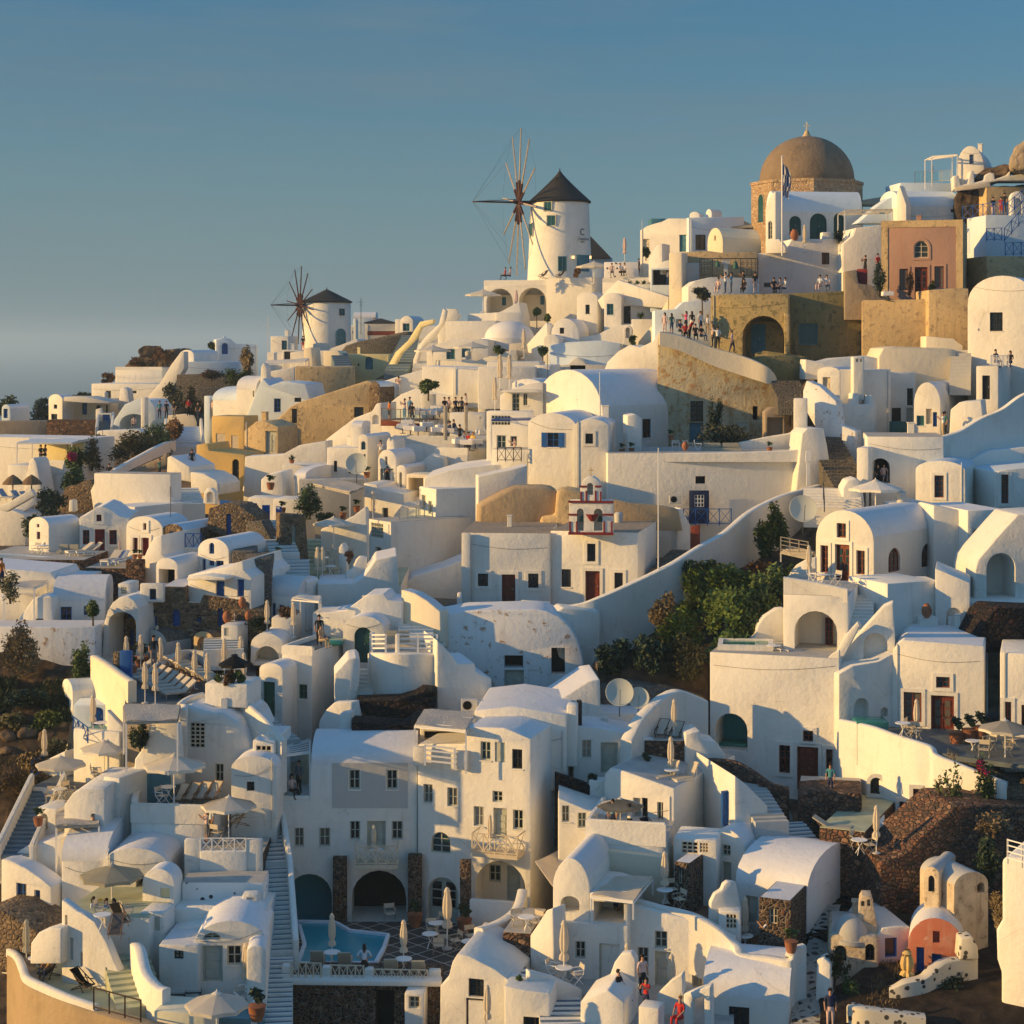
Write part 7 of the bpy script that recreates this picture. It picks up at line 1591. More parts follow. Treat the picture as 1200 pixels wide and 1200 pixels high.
B('stone arcade basement under the pool terrace',89.5,2,3,330,516,1153,1215,'n 363 1165 386 1215 .5;dg 364 1166 385 1215;na 401 1162 433 1215 .5;dga 402 1163 432 1215;k 440 1160 462 1215 1',mat='lavamortar')
B('white coping band above the stone arcade',89.2,2,.8,329,517,1150,1157,'',hidden=False)
B('cream ventilation box on the stone arcade',88.4,6,1.2,474,497,1164,1184,'wc 476 1166 494 1182')
for i,(x,y)in enumerate([(372,1128),(404,1130),(458,1138),(490,1140)]):put('lgrey',mk_lounger('canvasgrey','greywood',55),x,y+6,'pool','grey-beige sun lounger %s'%['left of the first pool parasol','right of the first pool parasol','left of the second pool parasol','right of the second pool parasol'][i],'sun lounger',None,182)
for i,(x,y)in enumerate([(389,1128),(473,1136),(524,1112)]):SL('pool water inside the cave arch',102,'337,1082 391,1083 389,1058 339,1058','poolwater',.02,'pool_water','pool')if not i else None;put('closed',None,x,y,'pool','closed parasol %s'%['at the pool parapet, left','at the pool parapet, right','amid the bistro tables'][i],'parasol',s=[1.05,1.05,1.35][i])
for i,(x,y)in enumerate([(389,1133),(473,1141),(504,1111),(511,1098),(550,1120),(563,1112)]):put('table',None,x,y,'pool','white round table %s'%['under the left pool parasol','under the right pool parasol','front left on the slate paving','back left on the slate paving','front right on the slate paving','by the white stair wall'][i],'table',s=1.0)
for i,(x,y)in enumerate([(506,1098),(514,1118),(518,1108),(534,1112),(552,1106),(567,1100),(520,1090),(457,1080)]):put('fold',None,x,y,'pool','wooden folding chair %s'%['behind the front left table','in front of the big parasol','beside the big parasol pole','right of the big parasol pole','behind the front right table','furthest right on the paving','near the fan-light door','in the dark arch'][i],'chair',None,[10,180,90,-60,20,-40,0,15][i])
for i,(x,y)in enumerate([(486,1086),(544,1092)]):put('potg',None,x,y,'pool','large terracotta pot with a small tree %s'%['left of the fan-light door','right of the fan-light door'][i],'plant',s=1.5)
ST('long grey staircase beside the hotel, upper flight',318,1012,97.5,309,946,103.5,1.5,14,'white','r',nose='bluestep')
ST('long grey staircase beside the hotel, middle flight',324,1118,91.5,318,1018,97.2,1.6,18,'white','lr',nose='bluestep')
ST('long grey staircase beside the hotel, lowest flight',322,1215,86,324,1124,91,1.6,16,'white','l',nose='bluestep')
mound('','-30,766,116 40,770,115.6 112,785,113.5|-30,830,111.5 40,835,111 85,842,110.5|-30,900,107.5 40,900,107 66,905,107|-30,960,104.5 20,965,104 50,970,103.5|-30,1060,99 10,1060,99 30,1060,98.5','rock','rocky_slope',None)
for i,(x,y,w,h,m)in enumerate([(30,825,60,20,'darkleaf'),(15,850,50,16,'olive'),(55,850,50,20,'leaf'),(40,900,60,20,'dryleaf'),(20,930,50,24,'dryleaf'),(60,880,40,14,'olive')]):bush(['dark scrub strip above the stony slope','olive tuft at the left slope edge','green scrub left of the blue-white vault','dry grass hanging above the stairs','dry grass at the left frame edge','olive tuft beside the blue-white vault'][i],x,y,interp([(800,113),(850,110),(900,107),(950,104.5)],y),w,h,m,n=1300,ls=.08)
for i,(x,y,w)in enumerate([(10,862,22),(32,858,26),(55,862,22),(70,850,20),(25,845,18),(60,838,16),(8,880,20)]):
 bm=bmesh.new();bmesh.ops.create_icosphere(bm,subdivisions=3,radius=w*.025)
 for v in bm.verts:v.co*=1+.35*noise.noise(v.co*2+Vector((i*9,0,0)));v.co.z*=.6
 o=mesh_ob('boulder',bm,'rock');o.location=P(x,y,interp([(830,111.3),(880,108.3)],y));tag(o,'rough brown boulder on the slope left of the blue-white vault','boulder','boulders on the left slope')
B('dark stone hut ruin at the left edge',108,10,3,-10,17,880,905,'',mat='brownstone')
V('blue-white vaulted house, gable with a slit blue door',110.5,62,6,73,85,796,812,925,'db 77 818 81 838;db 79 870 83 900;n 88 872 91 898 .2',xe=146,roof='bluewhite')
B('arched blue door bay of the blue-white vaulted house',108.6,-4,3,86,148,826,870,'dba 107 817 121 854',mat='bluewhite')
B('white terrace under the arched blue door',106,20,5,88,144,862,925,'',par='',ph=0,key='bdoor',floor='bluefloor')
O('white slanting parapet right of the blue-door terrace',104,20,.4,'125,925 125,832 144,852 145,870 145,925')
B('white parapet front of the blue-door terrace',103.8,20,.4,86,140,858,925,'nk 132 873 138 881 .15')
RL('blue railing of the blue-door terrace',(86,858,106),(103,871,104),.9,'bluepaint',3)
put('closed',None,109,862,105,'closed parasol before the arched blue door','parasol',s=1.0);put('table',None,119,862,104.8,'small white table by the arched blue door','table')
SL('dark sun terrace with rows of loungers',104,'146,828 240,826 250,808 300,800 300,780 262,765 215,770 150,775','slatefloor',key='sun')
SL('timber sun deck carrying the lounger rows',110,'207,799 242,812 228,820 168,790 188,780','darkwood',.2,'sun_deck','deck');B('dark stone front wall of the sun terrace',103.2,8,.6,146,240,829,900,'',mat='rawgrey')
for i in range(9):put('lsun',mk_lounger('canvas','wood',40),190+i*6.6,782+i*3.4,'sun','cream lounger in the upper diagonal row','sun lounger','cream loungers in the upper diagonal row',120,dz=.3)
for i in range(8):put('lwht',mk_lounger('lightfabric','greywood',40),162+i*7,792+i*3.6,'sun','white lounger in the lower diagonal row','sun lounger','white loungers in the lower diagonal row',-60)
for i in range(5):put('deckw',mk_deck('lightfabric','bluepaint'),232+i*6,785-i*4,'sun','blue-framed deck chair on the slanted walkway','deck chair','blue-framed deck chairs on the slanted walkway',40)
for i,(x,y)in enumerate([(148,790),(165,788),(184,776),(188,792),(209,798),(228,808),(243,812),(263,793),(282,790),(170,824),(182,826),(286,812)]):
 put('closed',None,x,y,'sun','closed cream parasol '+['by the blue gate under the big arch','beside the potted shrub of the sun terrace','furthest back on the sun terrace','at the top of the upper lounger row','midway along the lounger rows','at the lower end of the lounger rows','rightmost before the agave bed','beside the black parasol','at the white pillar right of the sun terrace','front left above the reed roof','front right above the reed roof','by the white hooded alcove'][i],'parasol',s=1.0)
B('blue gate below the big white arch',109,4,.3,140,154,763,789,'',mat='bluepaint',name='gate',cat='gate');B('rubble gatepost left of the blue gate',109.2,4,.5,132,140,765,790,'',mat='tanstone')
for i,(x,y)in enumerate([(166,784),(152,796)]):put('potg',None,x,y,'sun','large clay pot with a round shrub %s'%['on the sun terrace','near the blue gate'][i],'plant',s=1.7)
Wc('cream sunlit wall dropping from the stained wall to the deck','106,768,800,112 122,778,815,109 138,790,825,106.5 150,798,830,105',.5,mat='cream')
Wc('low grey curved wall behind the sun terrace','193,778,790,113 205,768,784,114.5 222,762,778,116 250,768,780,115 262,775,785,114',.4,mat='greyish')
put('blackp',mk_open('frameblack',.9,1.5),275,798,106,'black open parasol behind the sun terrace','parasol')
spiky('big agave in the white planting bed',256,800,104,24,'leaf');bush('rusty shrub in the white planting bed',270,802,103.8,18,16,'brownleaf',n=700,ls=.06);bush('green tuft in the white planting bed',281,798,103.8,14,12,'leaf',n=500,ls=.06)
B('white planting bed wall',103.4,10,2.5,240,290,802,830,'',hidden=False)
pergola('bleached reed roof over the lower cafe','148,848 208,846 211,828 145,828',97.5,2.6,'greywood',10,'reed')
O('pale green wall below the reed roof',101,4,.6,'156,920 158,890 172,870 175,850 210,848 215,920')
O('sculpted white house with pierced block screen and slim window',102,8,6,'209,925 211,890 213,870 209,850 211,832 218,826 240,834 262,836 280,848 290,870 297,890 297,950 209,950','vc 223 847 240 876 .3;wg 252 895 262 916;n 268 898 270 930 .2',name='house',cat='house',bev=.3,roof='roofwhite')
Wc('sweeping white parapet curling up to the stairs','259,818,870,103.5 265,812,870,105 280,818,872,104.2 297,832,880,103 312,846,885,102 330,868,890,101',.35)
Wc('rounded white parapet of the sculpted house','211,832,850,101.8 216,822,850,103.2 228,815,842,104.5 240,812,840,105',.35)
B('white house wall with pierced screen under the slatted pergola',101,6,4,296,322,868,940,'vc 300 874 334 892 .3',roof='roofwhite')
V('white vaulted annex with a teal window',99.6,4,4,271,324,886,901,950,'wk 289 916 298 927')
ST('short steps up to the dark green door',340,868,104,310,842,108,1.2,8,'greyish')
pergola('slatted white pergola over the small dining balcony','320,888 363,882 363,868 320,880',101,2.6,'whitepaint',5)
FLOORS['dine']=-(938-400)*101.5/F;B('cream back wall of the small dining balcony',105.5,2,.5,318,366,884,925,'',mat='cream');B('low white rim of the small dining balcony',101.6,-2,.25,326,364,933,938,'',hidden=False)
V('hooded white alcove with a striped bench',114.8,6,4,294,331,742,756,776,'na 296 757 329 780 1.5',hidden=False)
B('curved white terrace with wooden deck chairs',98,6,6,153,246,944,985,'',par='f',ph=.7,key='dchairs',floor='slatefloor',bev=.5)
Wc('curving left parapet of the deck chair terrace','154,936,965,98.5 156,928,960,100 166,922,950,102 180,920,945,103',.35)
for i in range(4):put('deckn',mk_deck('lightfabric','wood'),212+i*13,941-i,100.5,'wooden deck chair with white sling, %s'%['leftmost of four','second of four','third of four','rightmost of four'][i],'deck chair',None,-20)
put('openw',None,204,943,99.5,'open cream parasol by the wooden deck chairs','parasol',s=1.15);put('table',None,197,938,100,'round table beside the wooden deck chairs','table');put('wchair',None,190,942,99.6,'white chair beside the round deck table','chair',None,60)
B('green canvas cover on the terrace pool',101,6,2.5,154,200,906,916,'',mat='tealpaint',name='pool_cover',cat='cover',bev=.02)
B('white block house with one slit blue window',99,26,4,121,140,912,985,'wb 128 919 133 930',xe=153)
B('low white wall between slit window block and stair',97.5,6,5,75,123,925,985,'',top='75,944 85,930 95,924 123,924')
bush('dark hanging plants under the reed roof',164,874,101,28,24,'darkleaf',n=1200,ls=.07)
ST('blue steps descending at the left edge',18,1005,97,55,925,104,1.5,16,'bluestep','lr')
B('white terrace with two open parasols at the left',103,14,5,38,95,925,960,'',par='',ph=0,key='lp',floor='slatefloor')
put('openw',None,71,933,102,'open cream parasol above the blue steps','parasol',s=.95);put('openw',None,122,914,104,'open cream parasol below the blue-door terrace','parasol',s=.95)
put('closed',None,52,902,107,'closed parasol on the slope side terrace','parasol',s=1.0)
B('white slope side terrace wall',106,30,4,36,76,905,940,'',top='36,930 37,905 55,890 76,880');RL('dark railing of the slope side terrace',(37,912,106),(52,905,107),1,'bluepaint',2)
for i,(x,y)in enumerate([(60,942),(80,936),(112,915),(118,918)]):put(['fold','cacc','fold','cacc'][i],None,x,y,101.5,'chair %s'%['left of the table under the blue-step parasol','right of the table under the blue-step parasol','at the low table below the blue-door terrace','with blue seat below the blue-door terrace'][i],'chair',None,50*i)
put('table',None,70,940,101.3,'table under the blue-step parasol','table')
B('white pillared patio wall beside the blue steps',99,20,3,43,66,948,1000,'na 47 953 56 972 .4',xe=90);put('pot1',None,45,968,98,'orange flower bowl on the patio pillar','plant',s=1.2)
pergola('bleached reed mat roof in the lower left','66,970 116,968 115,942 66,944',96.5,2.4,'greywood',8,'reed')
B('white curved roof house with blue window and door',95,24,6,1,60,1012,1100,'wb 19 1035 31 1058;db 40 1043 47 1083;wk 52 1056 54 1066',top='1,1007 10,1008 30,1018 48,1030 60,1040',roof='roofwhite',xe=78)
B('pale roof slab joining the curved roof house',97,10,6,10,72,998,1030,'',roof='roofwhite',top='10,1004 35,990 60,985 72,984')
O('rubble bank under the curved roof house',92,24,3,'-20,1110 -20,1065 2,1067 40,1090 50,1100 50,1140 -20,1140',mat='tanstone')
B('grey-white vaulted house block behind the bread-coloured terrace',95.5,2,6,72,125,1006,1066,'',vh=1.2,mat='white',roof='roofwhite')
V('broad white vaulted house with dark door openings',95,4,7,121,196,994,1014,1100,'wg 135 1025 147 1035;k 159 1028 168 1070 1;')
V('small white vault with a cream shutter',92.5,8,5,167,204,1018,1036,1092,'sy 188 1041 199 1052',xe=214)
B('white box with a louvred cupboard',90.5,10,1.6,164,192,1070,1092,'sg 167 1074 190 1090')
B('cream terrace where friends sit under a parasol',90,12,10,72,175,1076,1100,'',par='',ph=0,key='friends',floor='floorgreen')
O('big white stair wall sweeping down to the glass rail',88,24,.5,'72,1155 72,1054 90,1068 95,1070 110,1080 125,1105 135,1130 145,1150 152,1158 158,1160 158,1190 130,1178 100,1160','k 73 1072 79 1110 .3;ng 82 1099 86 1125 .2;ng 94 1116 97 1132 .2')
ST('pale steps beside the sweeping stair wall',166,1182,85.5,147,1120,90,2.2,9,'floorgreen')
put('openg',mk_open('canvasgrey',1.6,2.4),131,1070,93,'large beige open parasol over the friends','parasol')
B('white daybed with yellow cushion under the parasol',92.5,20,1.2,104,122,1062,1072,'',mat='lightfabric',name='daybed',cat='daybed');put('table',None,120,1090,'friends','round table in front of the friends','table')
for i,(x,y)in enumerate([(136,1098),(140,1085),(118,1076),(148,1078)]):put('deckw2' if i<2 else 'fold',mk_deck('cgrey','wood')if i<2 else None,x,y,'friends',['dark deck chair nearest the pale steps','dark folding seat behind the deck chair','white chair at the daybed','wooden chair by the louvred cupboard'][i],'chair',None,40*i)
Wc('tan rendered bastion wall at the lower left corner','8,1118,1240,92.8 16,1124,1240,91.9 22,1138,1245,89.9 28,1152,1250,88.4 50,1164,1255,86.9 80,1176,1260,85.4 110,1186,1265,84.5 145,1196,1270,83.6 180,1206,1270,82.9',.8,mat='raw')
Wc('white coping parapet of the lower left bastion','6,1110,1118,93 16,1118,1130,92 22,1130,1145,90 28,1144,1158,88.5 50,1155,1170,87 80,1168,1182,85.5 110,1178,1192,84.6',.35)
SL('terrace floor of the lower left bastion',88,'40,1165 22,1132 35,1108 75,1100 95,1130 165,1205 110,1188','floorgreen',key='corn')
RL('glass railing with a dark handrail',(110,1183,84),(165,1198,82.6),1.0,'darkwood',3,'g')
O('white curled alcove on the lower left terrace',89,20,1,'35,1130 36,1105 45,1093 60,1088 72,1088 72,1130')
put('closedo',mk_closed('canvasgrey'),31,1136,'corn','drab closed parasol at the lower left corner','parasol',s=1.05)
put('table',None,43,1140,'corn','white table at the lower left corner','table')
for i,(x,y)in enumerate([(50,1135),(58,1145)]):put('deckd' if i else 'fold',None,x,y,'corn',['folding chair behind the corner table','dark wicker chair at the corner terrace'][i],'chair',None,-30)
put('deckd',None,96,1160,'corn','low dark lounge chair beside the stair wall','lounge chair',rz=60)
B('stone-banded terrace where a couple photographs the view',96,0,6,216,307,1003,1075,'',par='',ph=0,key='couple',floor='floor',mat='lavamortar')
B('white parapet left of the crossed white railing',95.7,0,.4,216,235,984,1003,'');B('white parapet right of the crossed white railing',95.7,0,.4,288,307,984,1003,'');B('white sill under the crossed white railing',95.6,0,.5,234,289,998,1004,'')
RL('white crossed railing of the couple terrace',(235,999,95.7),(288,999,95.7),.75,'whitepaint',4)
put('openw',None,268,985,97.5,'open pale parasol above the couple','parasol',s=1.0);put('deckn',None,281,968,99,'deck chair behind the pale parasol','deck chair',rz=-60);put('fold',None,254,985,97.5,'wooden chair beside the couple','chair',rz=150)
B('white wall with dark pebble dots',93.6,0,2,213,309,1034,1068,'',mat='dotted',par='',ph=0,key='dots');B('white cupboard with grey doors on the dotted wall ledge',92.6,0,.8,284,303,1048,1064,'sg 285 1050 302 1063')
B('broad white steps below the dotted wall',92,2,3,203,312,1066,1090,'');B('second white step below the dotted wall',91,2,3,205,300,1080,1100,'',top='205,1088 255,1082 256,1070 275,1070 276,1080 300,1080')
V('shaded white house with a fanlight above a grey door',89,-2,4,229,312,1079,1102,1158,'dg 237 1108 261 1151;wg 266 1108 283 1131;wga 238 1092 259 1101',pp=1.7)
B('shaded white annex with a small dark window',88.6,4,4,186,233,1108,1158,'wk 204 1114 215 1124',roof='roofwhite')
V('small white vault right of the fanlight house',87.5,-4,3,289,312,1108,1116,1158,'')
SL('blue-floored patio with two grey loungers',86.5,'190,1190 310,1195 312,1145 190,1145','bluefloor',key='bp')
for i,(x,y)in enumerate([(210,1164),(229,1162)]):put('lgr2',mk_lounger('acgrey','iron',30),x,y,'bp','grey sun lounger %s on the blue patio'%['left','right'][i],'sun lounger',None,5,s=1.1)
put('closed',None,288,1168,'bp','closed parasol on the blue patio','parasol',s=1.1);put('table',None,286,1170,'bp','small table under the closed blue-patio parasol','table',s=.8)
for i,(x,y)in enumerate([(283,1180),(295,1160)]):put('wchair',None,x,y,'bp','white chair %s the blue-patio parasol'%['in front of','behind'][i],'chair',None,30)
put('openb2',mk_open('canvaswhite',1.4,2.2),254,1222,82,'white open parasol cropped by the bottom edge','parasol');put('potg',None,301,1196,84.5,'green potted plant beside the lowest flight','plant',s=1.5)
Wc('pale curving wall left of the blue patio','152,1105,1140,89 158,1112,1150,87.5 166,1140,1175,86 180,1156,1190,85 190,1160,1195,84.6',.5)
B('bluish terrace wall along the bottom edge',83.5,10,2,180,240,1188,1230,'',mat='cream')
B('white court house with panel doors and wall lamps',104,-2,4,672,770,868,960,'wg 682 867 693 888;dg 704 870 724 906;dg 662 870 670 905',top='672,852 700,853 740,860 770,868',roof='roofwhite')
B('lava-faced planter wall below the court',101,-16,1,656,692,912,950,'',mat='lava',top='656,908 692,920')
B('white parapet piece with a bush above the lava planter',101.5,0,1,690,712,915,950,'');bush('small dark bush behind the lava planter',694,918,102,14,12,'darkleaf',n=400,ls=.06)
put('lant',None,659,880,103.6,'dark wall lamp left in the court','lamp');put('lant',None,729,876,103.7,'dark wall lamp right of the panel doors','lamp')
B('sunlit white house with a curved balcony and parasol',99,28,9,708,790,925,1000,'wg 770 940 777 962;dk 752 935 759 975;dg 742 935 751 976',xe=862,top='708,908 715,900 726,902 790,924',key=None,roof='floor')
for i,(x,y)in enumerate([(782,916),(804,918)]):put('lcr2',mk_lounger('canvas','whitepaint',60),x,y,101,'cream recliner %s of the roof parasol'%['left','right'][i],'sun lounger',None,-50)
put('closed',None,786,916,101.3,'closed parasol between the cream recliners','parasol',s=1.05);put('table',None,787,918,101,'white table between the cream recliners','table');put('potg',None,757,905,103,'terracotta pot in the court corner','plant',s=1.1)
B('white sloping wall with a pale blue door below the curved stairs',98,-14,6,861,900,930,975,'',top='861,909 875,920 900,945');ST('grey steps along the curving lava wall',905,965,97.5,876,918,102,1.8,11,'greyish');ST('blue-edged steps at the stone box',958,1004,96.6,928,965,100,1.4,9,'white',None,nose='bluestep')
wallset(99,-30,'db 846 925 862 968 pale blue door on the shaded flank',846,960,[h[0]for h in H if 'sloping wall with a pale blue door' in h[0].get('label','')][0])
B('rounded white balcony where two people take photos',95,12,5,686,780,965,1003,'',par='fl',ph=.9,key='two2',bev=.4,top=None)
B('shaded white wall with two small windows left of the rounded balcony',98,2,4,654,715,935,1010,'wg 657 943 667 963;wg 677 951 687 970',top='654,935 690,950 715,955')
put('openw',None,727,978,96.5,'open cream parasol above the two photographers','parasol',s=.82);put('deckn',None,716,974,97,'blue-white deck chair on the rounded balcony','deck chair',rz=-20);put('deckd',None,762,982,96,'grey lounge chair on the rounded balcony','lounge chair',rz=40)
O('sunlit white facade under the rounded balcony',94.5,12,3,'686,1060 686,985 700,995 780,1005 782,1060',mat='cream')
bm=bmesh.new();sp=[P(627,1010,96),P(657,989,101),P(690,1006,99),P(650,1037,94)];bm.faces.new([bm.verts.new(p-sp[0])for p in sp]);bmesh.ops.subdivide_edges(bm,edges=bm.edges[:],cuts=5,use_grid_fill=True)
for v in bm.verts:v.co.z-=.25*math.sin(math.pi*min(1,max(0,v.co.x/(sp[2]-sp[0]).x)))
bmesh.ops.solidify(bm,geom=bm.faces[:],thickness=.03);o=mesh_ob('shade_sail',bm,'canvas',None,60);o.location=sp[0];tag(o,'stretched cream canvas sail beside the hotel','shade sail')
V('white vaulted cafe with a half-round window',90.8,16,5,648,691,1006,1040,1125,'nal 657 1050 679 1069 1',roof='roofwhite',pp=1.6,xe=735)
B('open cafe bay with diners under canvas',90.3,14,4,691,736,1046,1140,'n 692 1048 733 1081 2.4',mat='white',top='691,1046 710,1048 736,1056')
pergola('cream canvas roof strips over the cafe bay','693,1052 742,1058 765,1030 722,1030',90.4,.8,'whitepaint',3,'canvas')
B('long sunlit wall with grey-green doors and sash windows',89.9,12,.6,735,862,1078,1180,'wg 767 1091 782 1111;wg 747 1110 760 1134;dg 767 1115 786 1160;wg 811 1134 826 1158;dg 702 1106 726 1150',top='735,1060 800,1075 825,1085 842,1092 862,1100')
B('white wall with a grey-green door below the cafe',90.2,10,.5,648,736,1085,1170,'wg 674 1103 686 1123;dg 702 1106 726 1152',roof='roofwhite')
SL('terracotta-floored terrace with the lava boxes',94.2,'800,1068 845,1088 868,1092 880,1062 810,1052','tfloor',key='tf');SL('lower terracotta floor under the seated man',92.4,'868,1105 872,1122 925,1122 930,1105 900,1090','tfloor',key='tf2')
B('lava stone box with a small window, left of two',93.5,26,3,790,809,1012,1060,'wg 794 1019 800 1036',mat='lavamortar',xe=842,roof='roofwhite');B('white cupboard block with lattice vents',95,14,2.5,789,840,985,1015,'vc 799 984 818 1000;vc 820 985 830 999')
V('white vaulted house beside the blue-edged steps',96,30,7,830,873,972,1000,1060,'wg 846 990 856 1003;dg 847 1010 857 1045',xe=930);B('second white house with a long barrel roof',92.5,30,5,862,946,1046,1110,'dg 874 1050 888 1082',vh=1.5,xe=1000,roof='roofwhite')
B('lava stone box with a white framed window, right of two',90,24,3,889,927,1056,1100,'wc 901 1065 911 1083',mat='lavamortar',xe=948,roof='roofwhite')
O('scalloped white divider on the terracotta terrace',91,-10,.4,'832,1085 833,1058 838,1048 846,1043 848,1037 853,1033 862,1034 868,1060 868,1085');B('white cupboard with a lattice front',90.5,10,1,842,868,1068,1090,'vc 851 1070 866 1088')
for i,(x,y)in enumerate([(779,1058),(873,1112)]):put('closed',None,x,y,[93.2,'tf2'][i],'closed parasol %s'%['beside the left lava box','beside the seated man on the terracotta terrace'][i],'parasol',s=1.1);put('table',None,x,y+2,[93,'tf2'][i],'white round table %s'%['beside the left lava box','beside the seated man on the terracotta terrace'][i],'table')
for i,(x,y)in enumerate([(796,1064),(787,1052),(874,1106),(900,1116),(915,1114)]):put('fold',None,x,y,[92.6,93.6,'tf2','tf2','tf2'][i],'canvas chair %s'%['right of the lava box table','behind the lava box table','behind the lower terracotta parasol','occupied by the seated man','empty beside the seated man'][i],'chair',None,[-60,10,0,-70,-40][i])
Wc('thick white parapet stepping along the terracotta terrace','735,1052,1085,91.6 770,1062,1090,91 810,1072,1098,90.3 842,1090,1115,89.3 858,1105,1125,88.8 866,1118,1140,88.2 900,1122,1150,87.5 926,1125,1150,87 934,1112,1150,87.4 945,1108,1150,87.6',.45)
put('pot1',None,927,1116,87.3,'small potted plant on the parapet corner','plant',s=1.4)
B('white barrel-roofed bottom house with a framed window',86,14,5,824,925,1170,1230,'wk 854 1180 878 1215',vh=1.3,roof='roofwhite')
O('white portal frame of two pillars near the bottom',85,20,.6,'801,1215 801,1165 833,1155 834,1215 825,1215 825,1168 812,1172 812,1215')
B('white partition walls of the lowest terraces',84.5,16,3,680,732,1160,1230,'',top='680,1174 700,1165 712,1160 732,1175');O('rounded white partition rising to the right',87,20,.5,'709,1170 712,1150 720,1128 728,1117 740,1116 745,1125 745,1170');O('second rounded partition near the portal',85.5,20,.5,'767,1190 770,1165 785,1150 800,1140 802,1190')
B('white bottom-edge wall left of the portal',83.5,20,1,748,772,1182,1230,'');SL('grey patio floor of the lowest terraces',84,'640,1215 860,1215 860,1160 720,1140 640,1140','floor',key='low')
for i,(x,y)in enumerate([(735,1168),(787,1182)]):put('closed',None,x,y,'low','closed parasol %s'%['above the bottom-edge visitors','right beside the portal frame'][i],'parasol',s=1.1);put('table',None,x,y+3,'low','white table %s'%['of the bottom-edge visitors','right beside the portal frame'][i],'table')
for i,(x,y)in enumerate([(720,1172),(734,1182),(742,1176)]):put('wchair',None,x,y,'low','white folding chair %s of the bottom-edge table'%['left','in front','right'][i],'chair',None,180+50*i)
Wc('white curving wall sweeping down from the loggia','618,1042,1090,96 612,1062,1095,94.5 598,1075,1105,93 580,1084,1120,92 566,1088,1130,91',.5)
B('brown stone faced step terrace with two canvas chairs',90.5,12,4,589,622,1094,1140,'',mat='brownstone',par='',ph=0,key='st');put('fold',None,607,1088,91.6,'canvas chair left on the stone step terrace','chair',rz=20);put('fold',None,628,1090,91.6,'canvas chair right on the stone step terrace','chair',rz=-40);put('table',None,617,1092,91,'round white table on the stone step terrace','table')
O('tall white wall curling up right of the step terrace',89.5,40,1,'621,1150 621,1096 632,1080 640,1067 648,1064 650,1150')
SL('pale patio with a white round table',88.5,'620,1165 690,1165 705,1140 640,1135','floor',key='pp');put('closed',None,661,1150,88.8,'closed parasol on the pale patio','parasol',s=1.25);put('table',None,661,1152,88.6,'white round table on the pale patio','table');put('wchair',None,648,1146,89,'white chair left on the pale patio','chair',rz=70);put('wchair',None,676,1152,88.4,'white chair right on the pale patio','chair',rz=-70)
O('white parapet slanting below the pale patio',87,-20,.5,'620,1165 620,1138 650,1146 682,1160 684,1185 660,1180');ST('blue-edged steps below the slanting parapet',662,1220,83,655,1172,87.5,2.0,8,'white',None,nose='bluestep')
ST('slate-edged steps beside the brown stone terrace',612,1152,87.5,585,1118,91,1.5,6,'white',None,nose='slatefloor')
O('white house with dark framed window at the bottom',87,14,5,'516,1215 516,1155 525,1148 530,1128 536,1118 548,1120 580,1136 598,1150 600,1152 600,1215','wk 549 1147 567 1168;k 546 1170 570 1215 .3;sg 549 1173 569 1215',name='house',cat='house');B('white block at the bottom centre',85.6,10,4,591,645,1158,1230,'wk 613 1192 640 1215',top='591,1155 612,1160 645,1164',xe=653)
put('closed',None,571,1215,84,'closed parasol cut by the bottom edge','parasol',s=1.0)
bush('small green pot bush at the slate-edged steps',608,1156,87,14,14,'leaf',n=400,ls=.05)
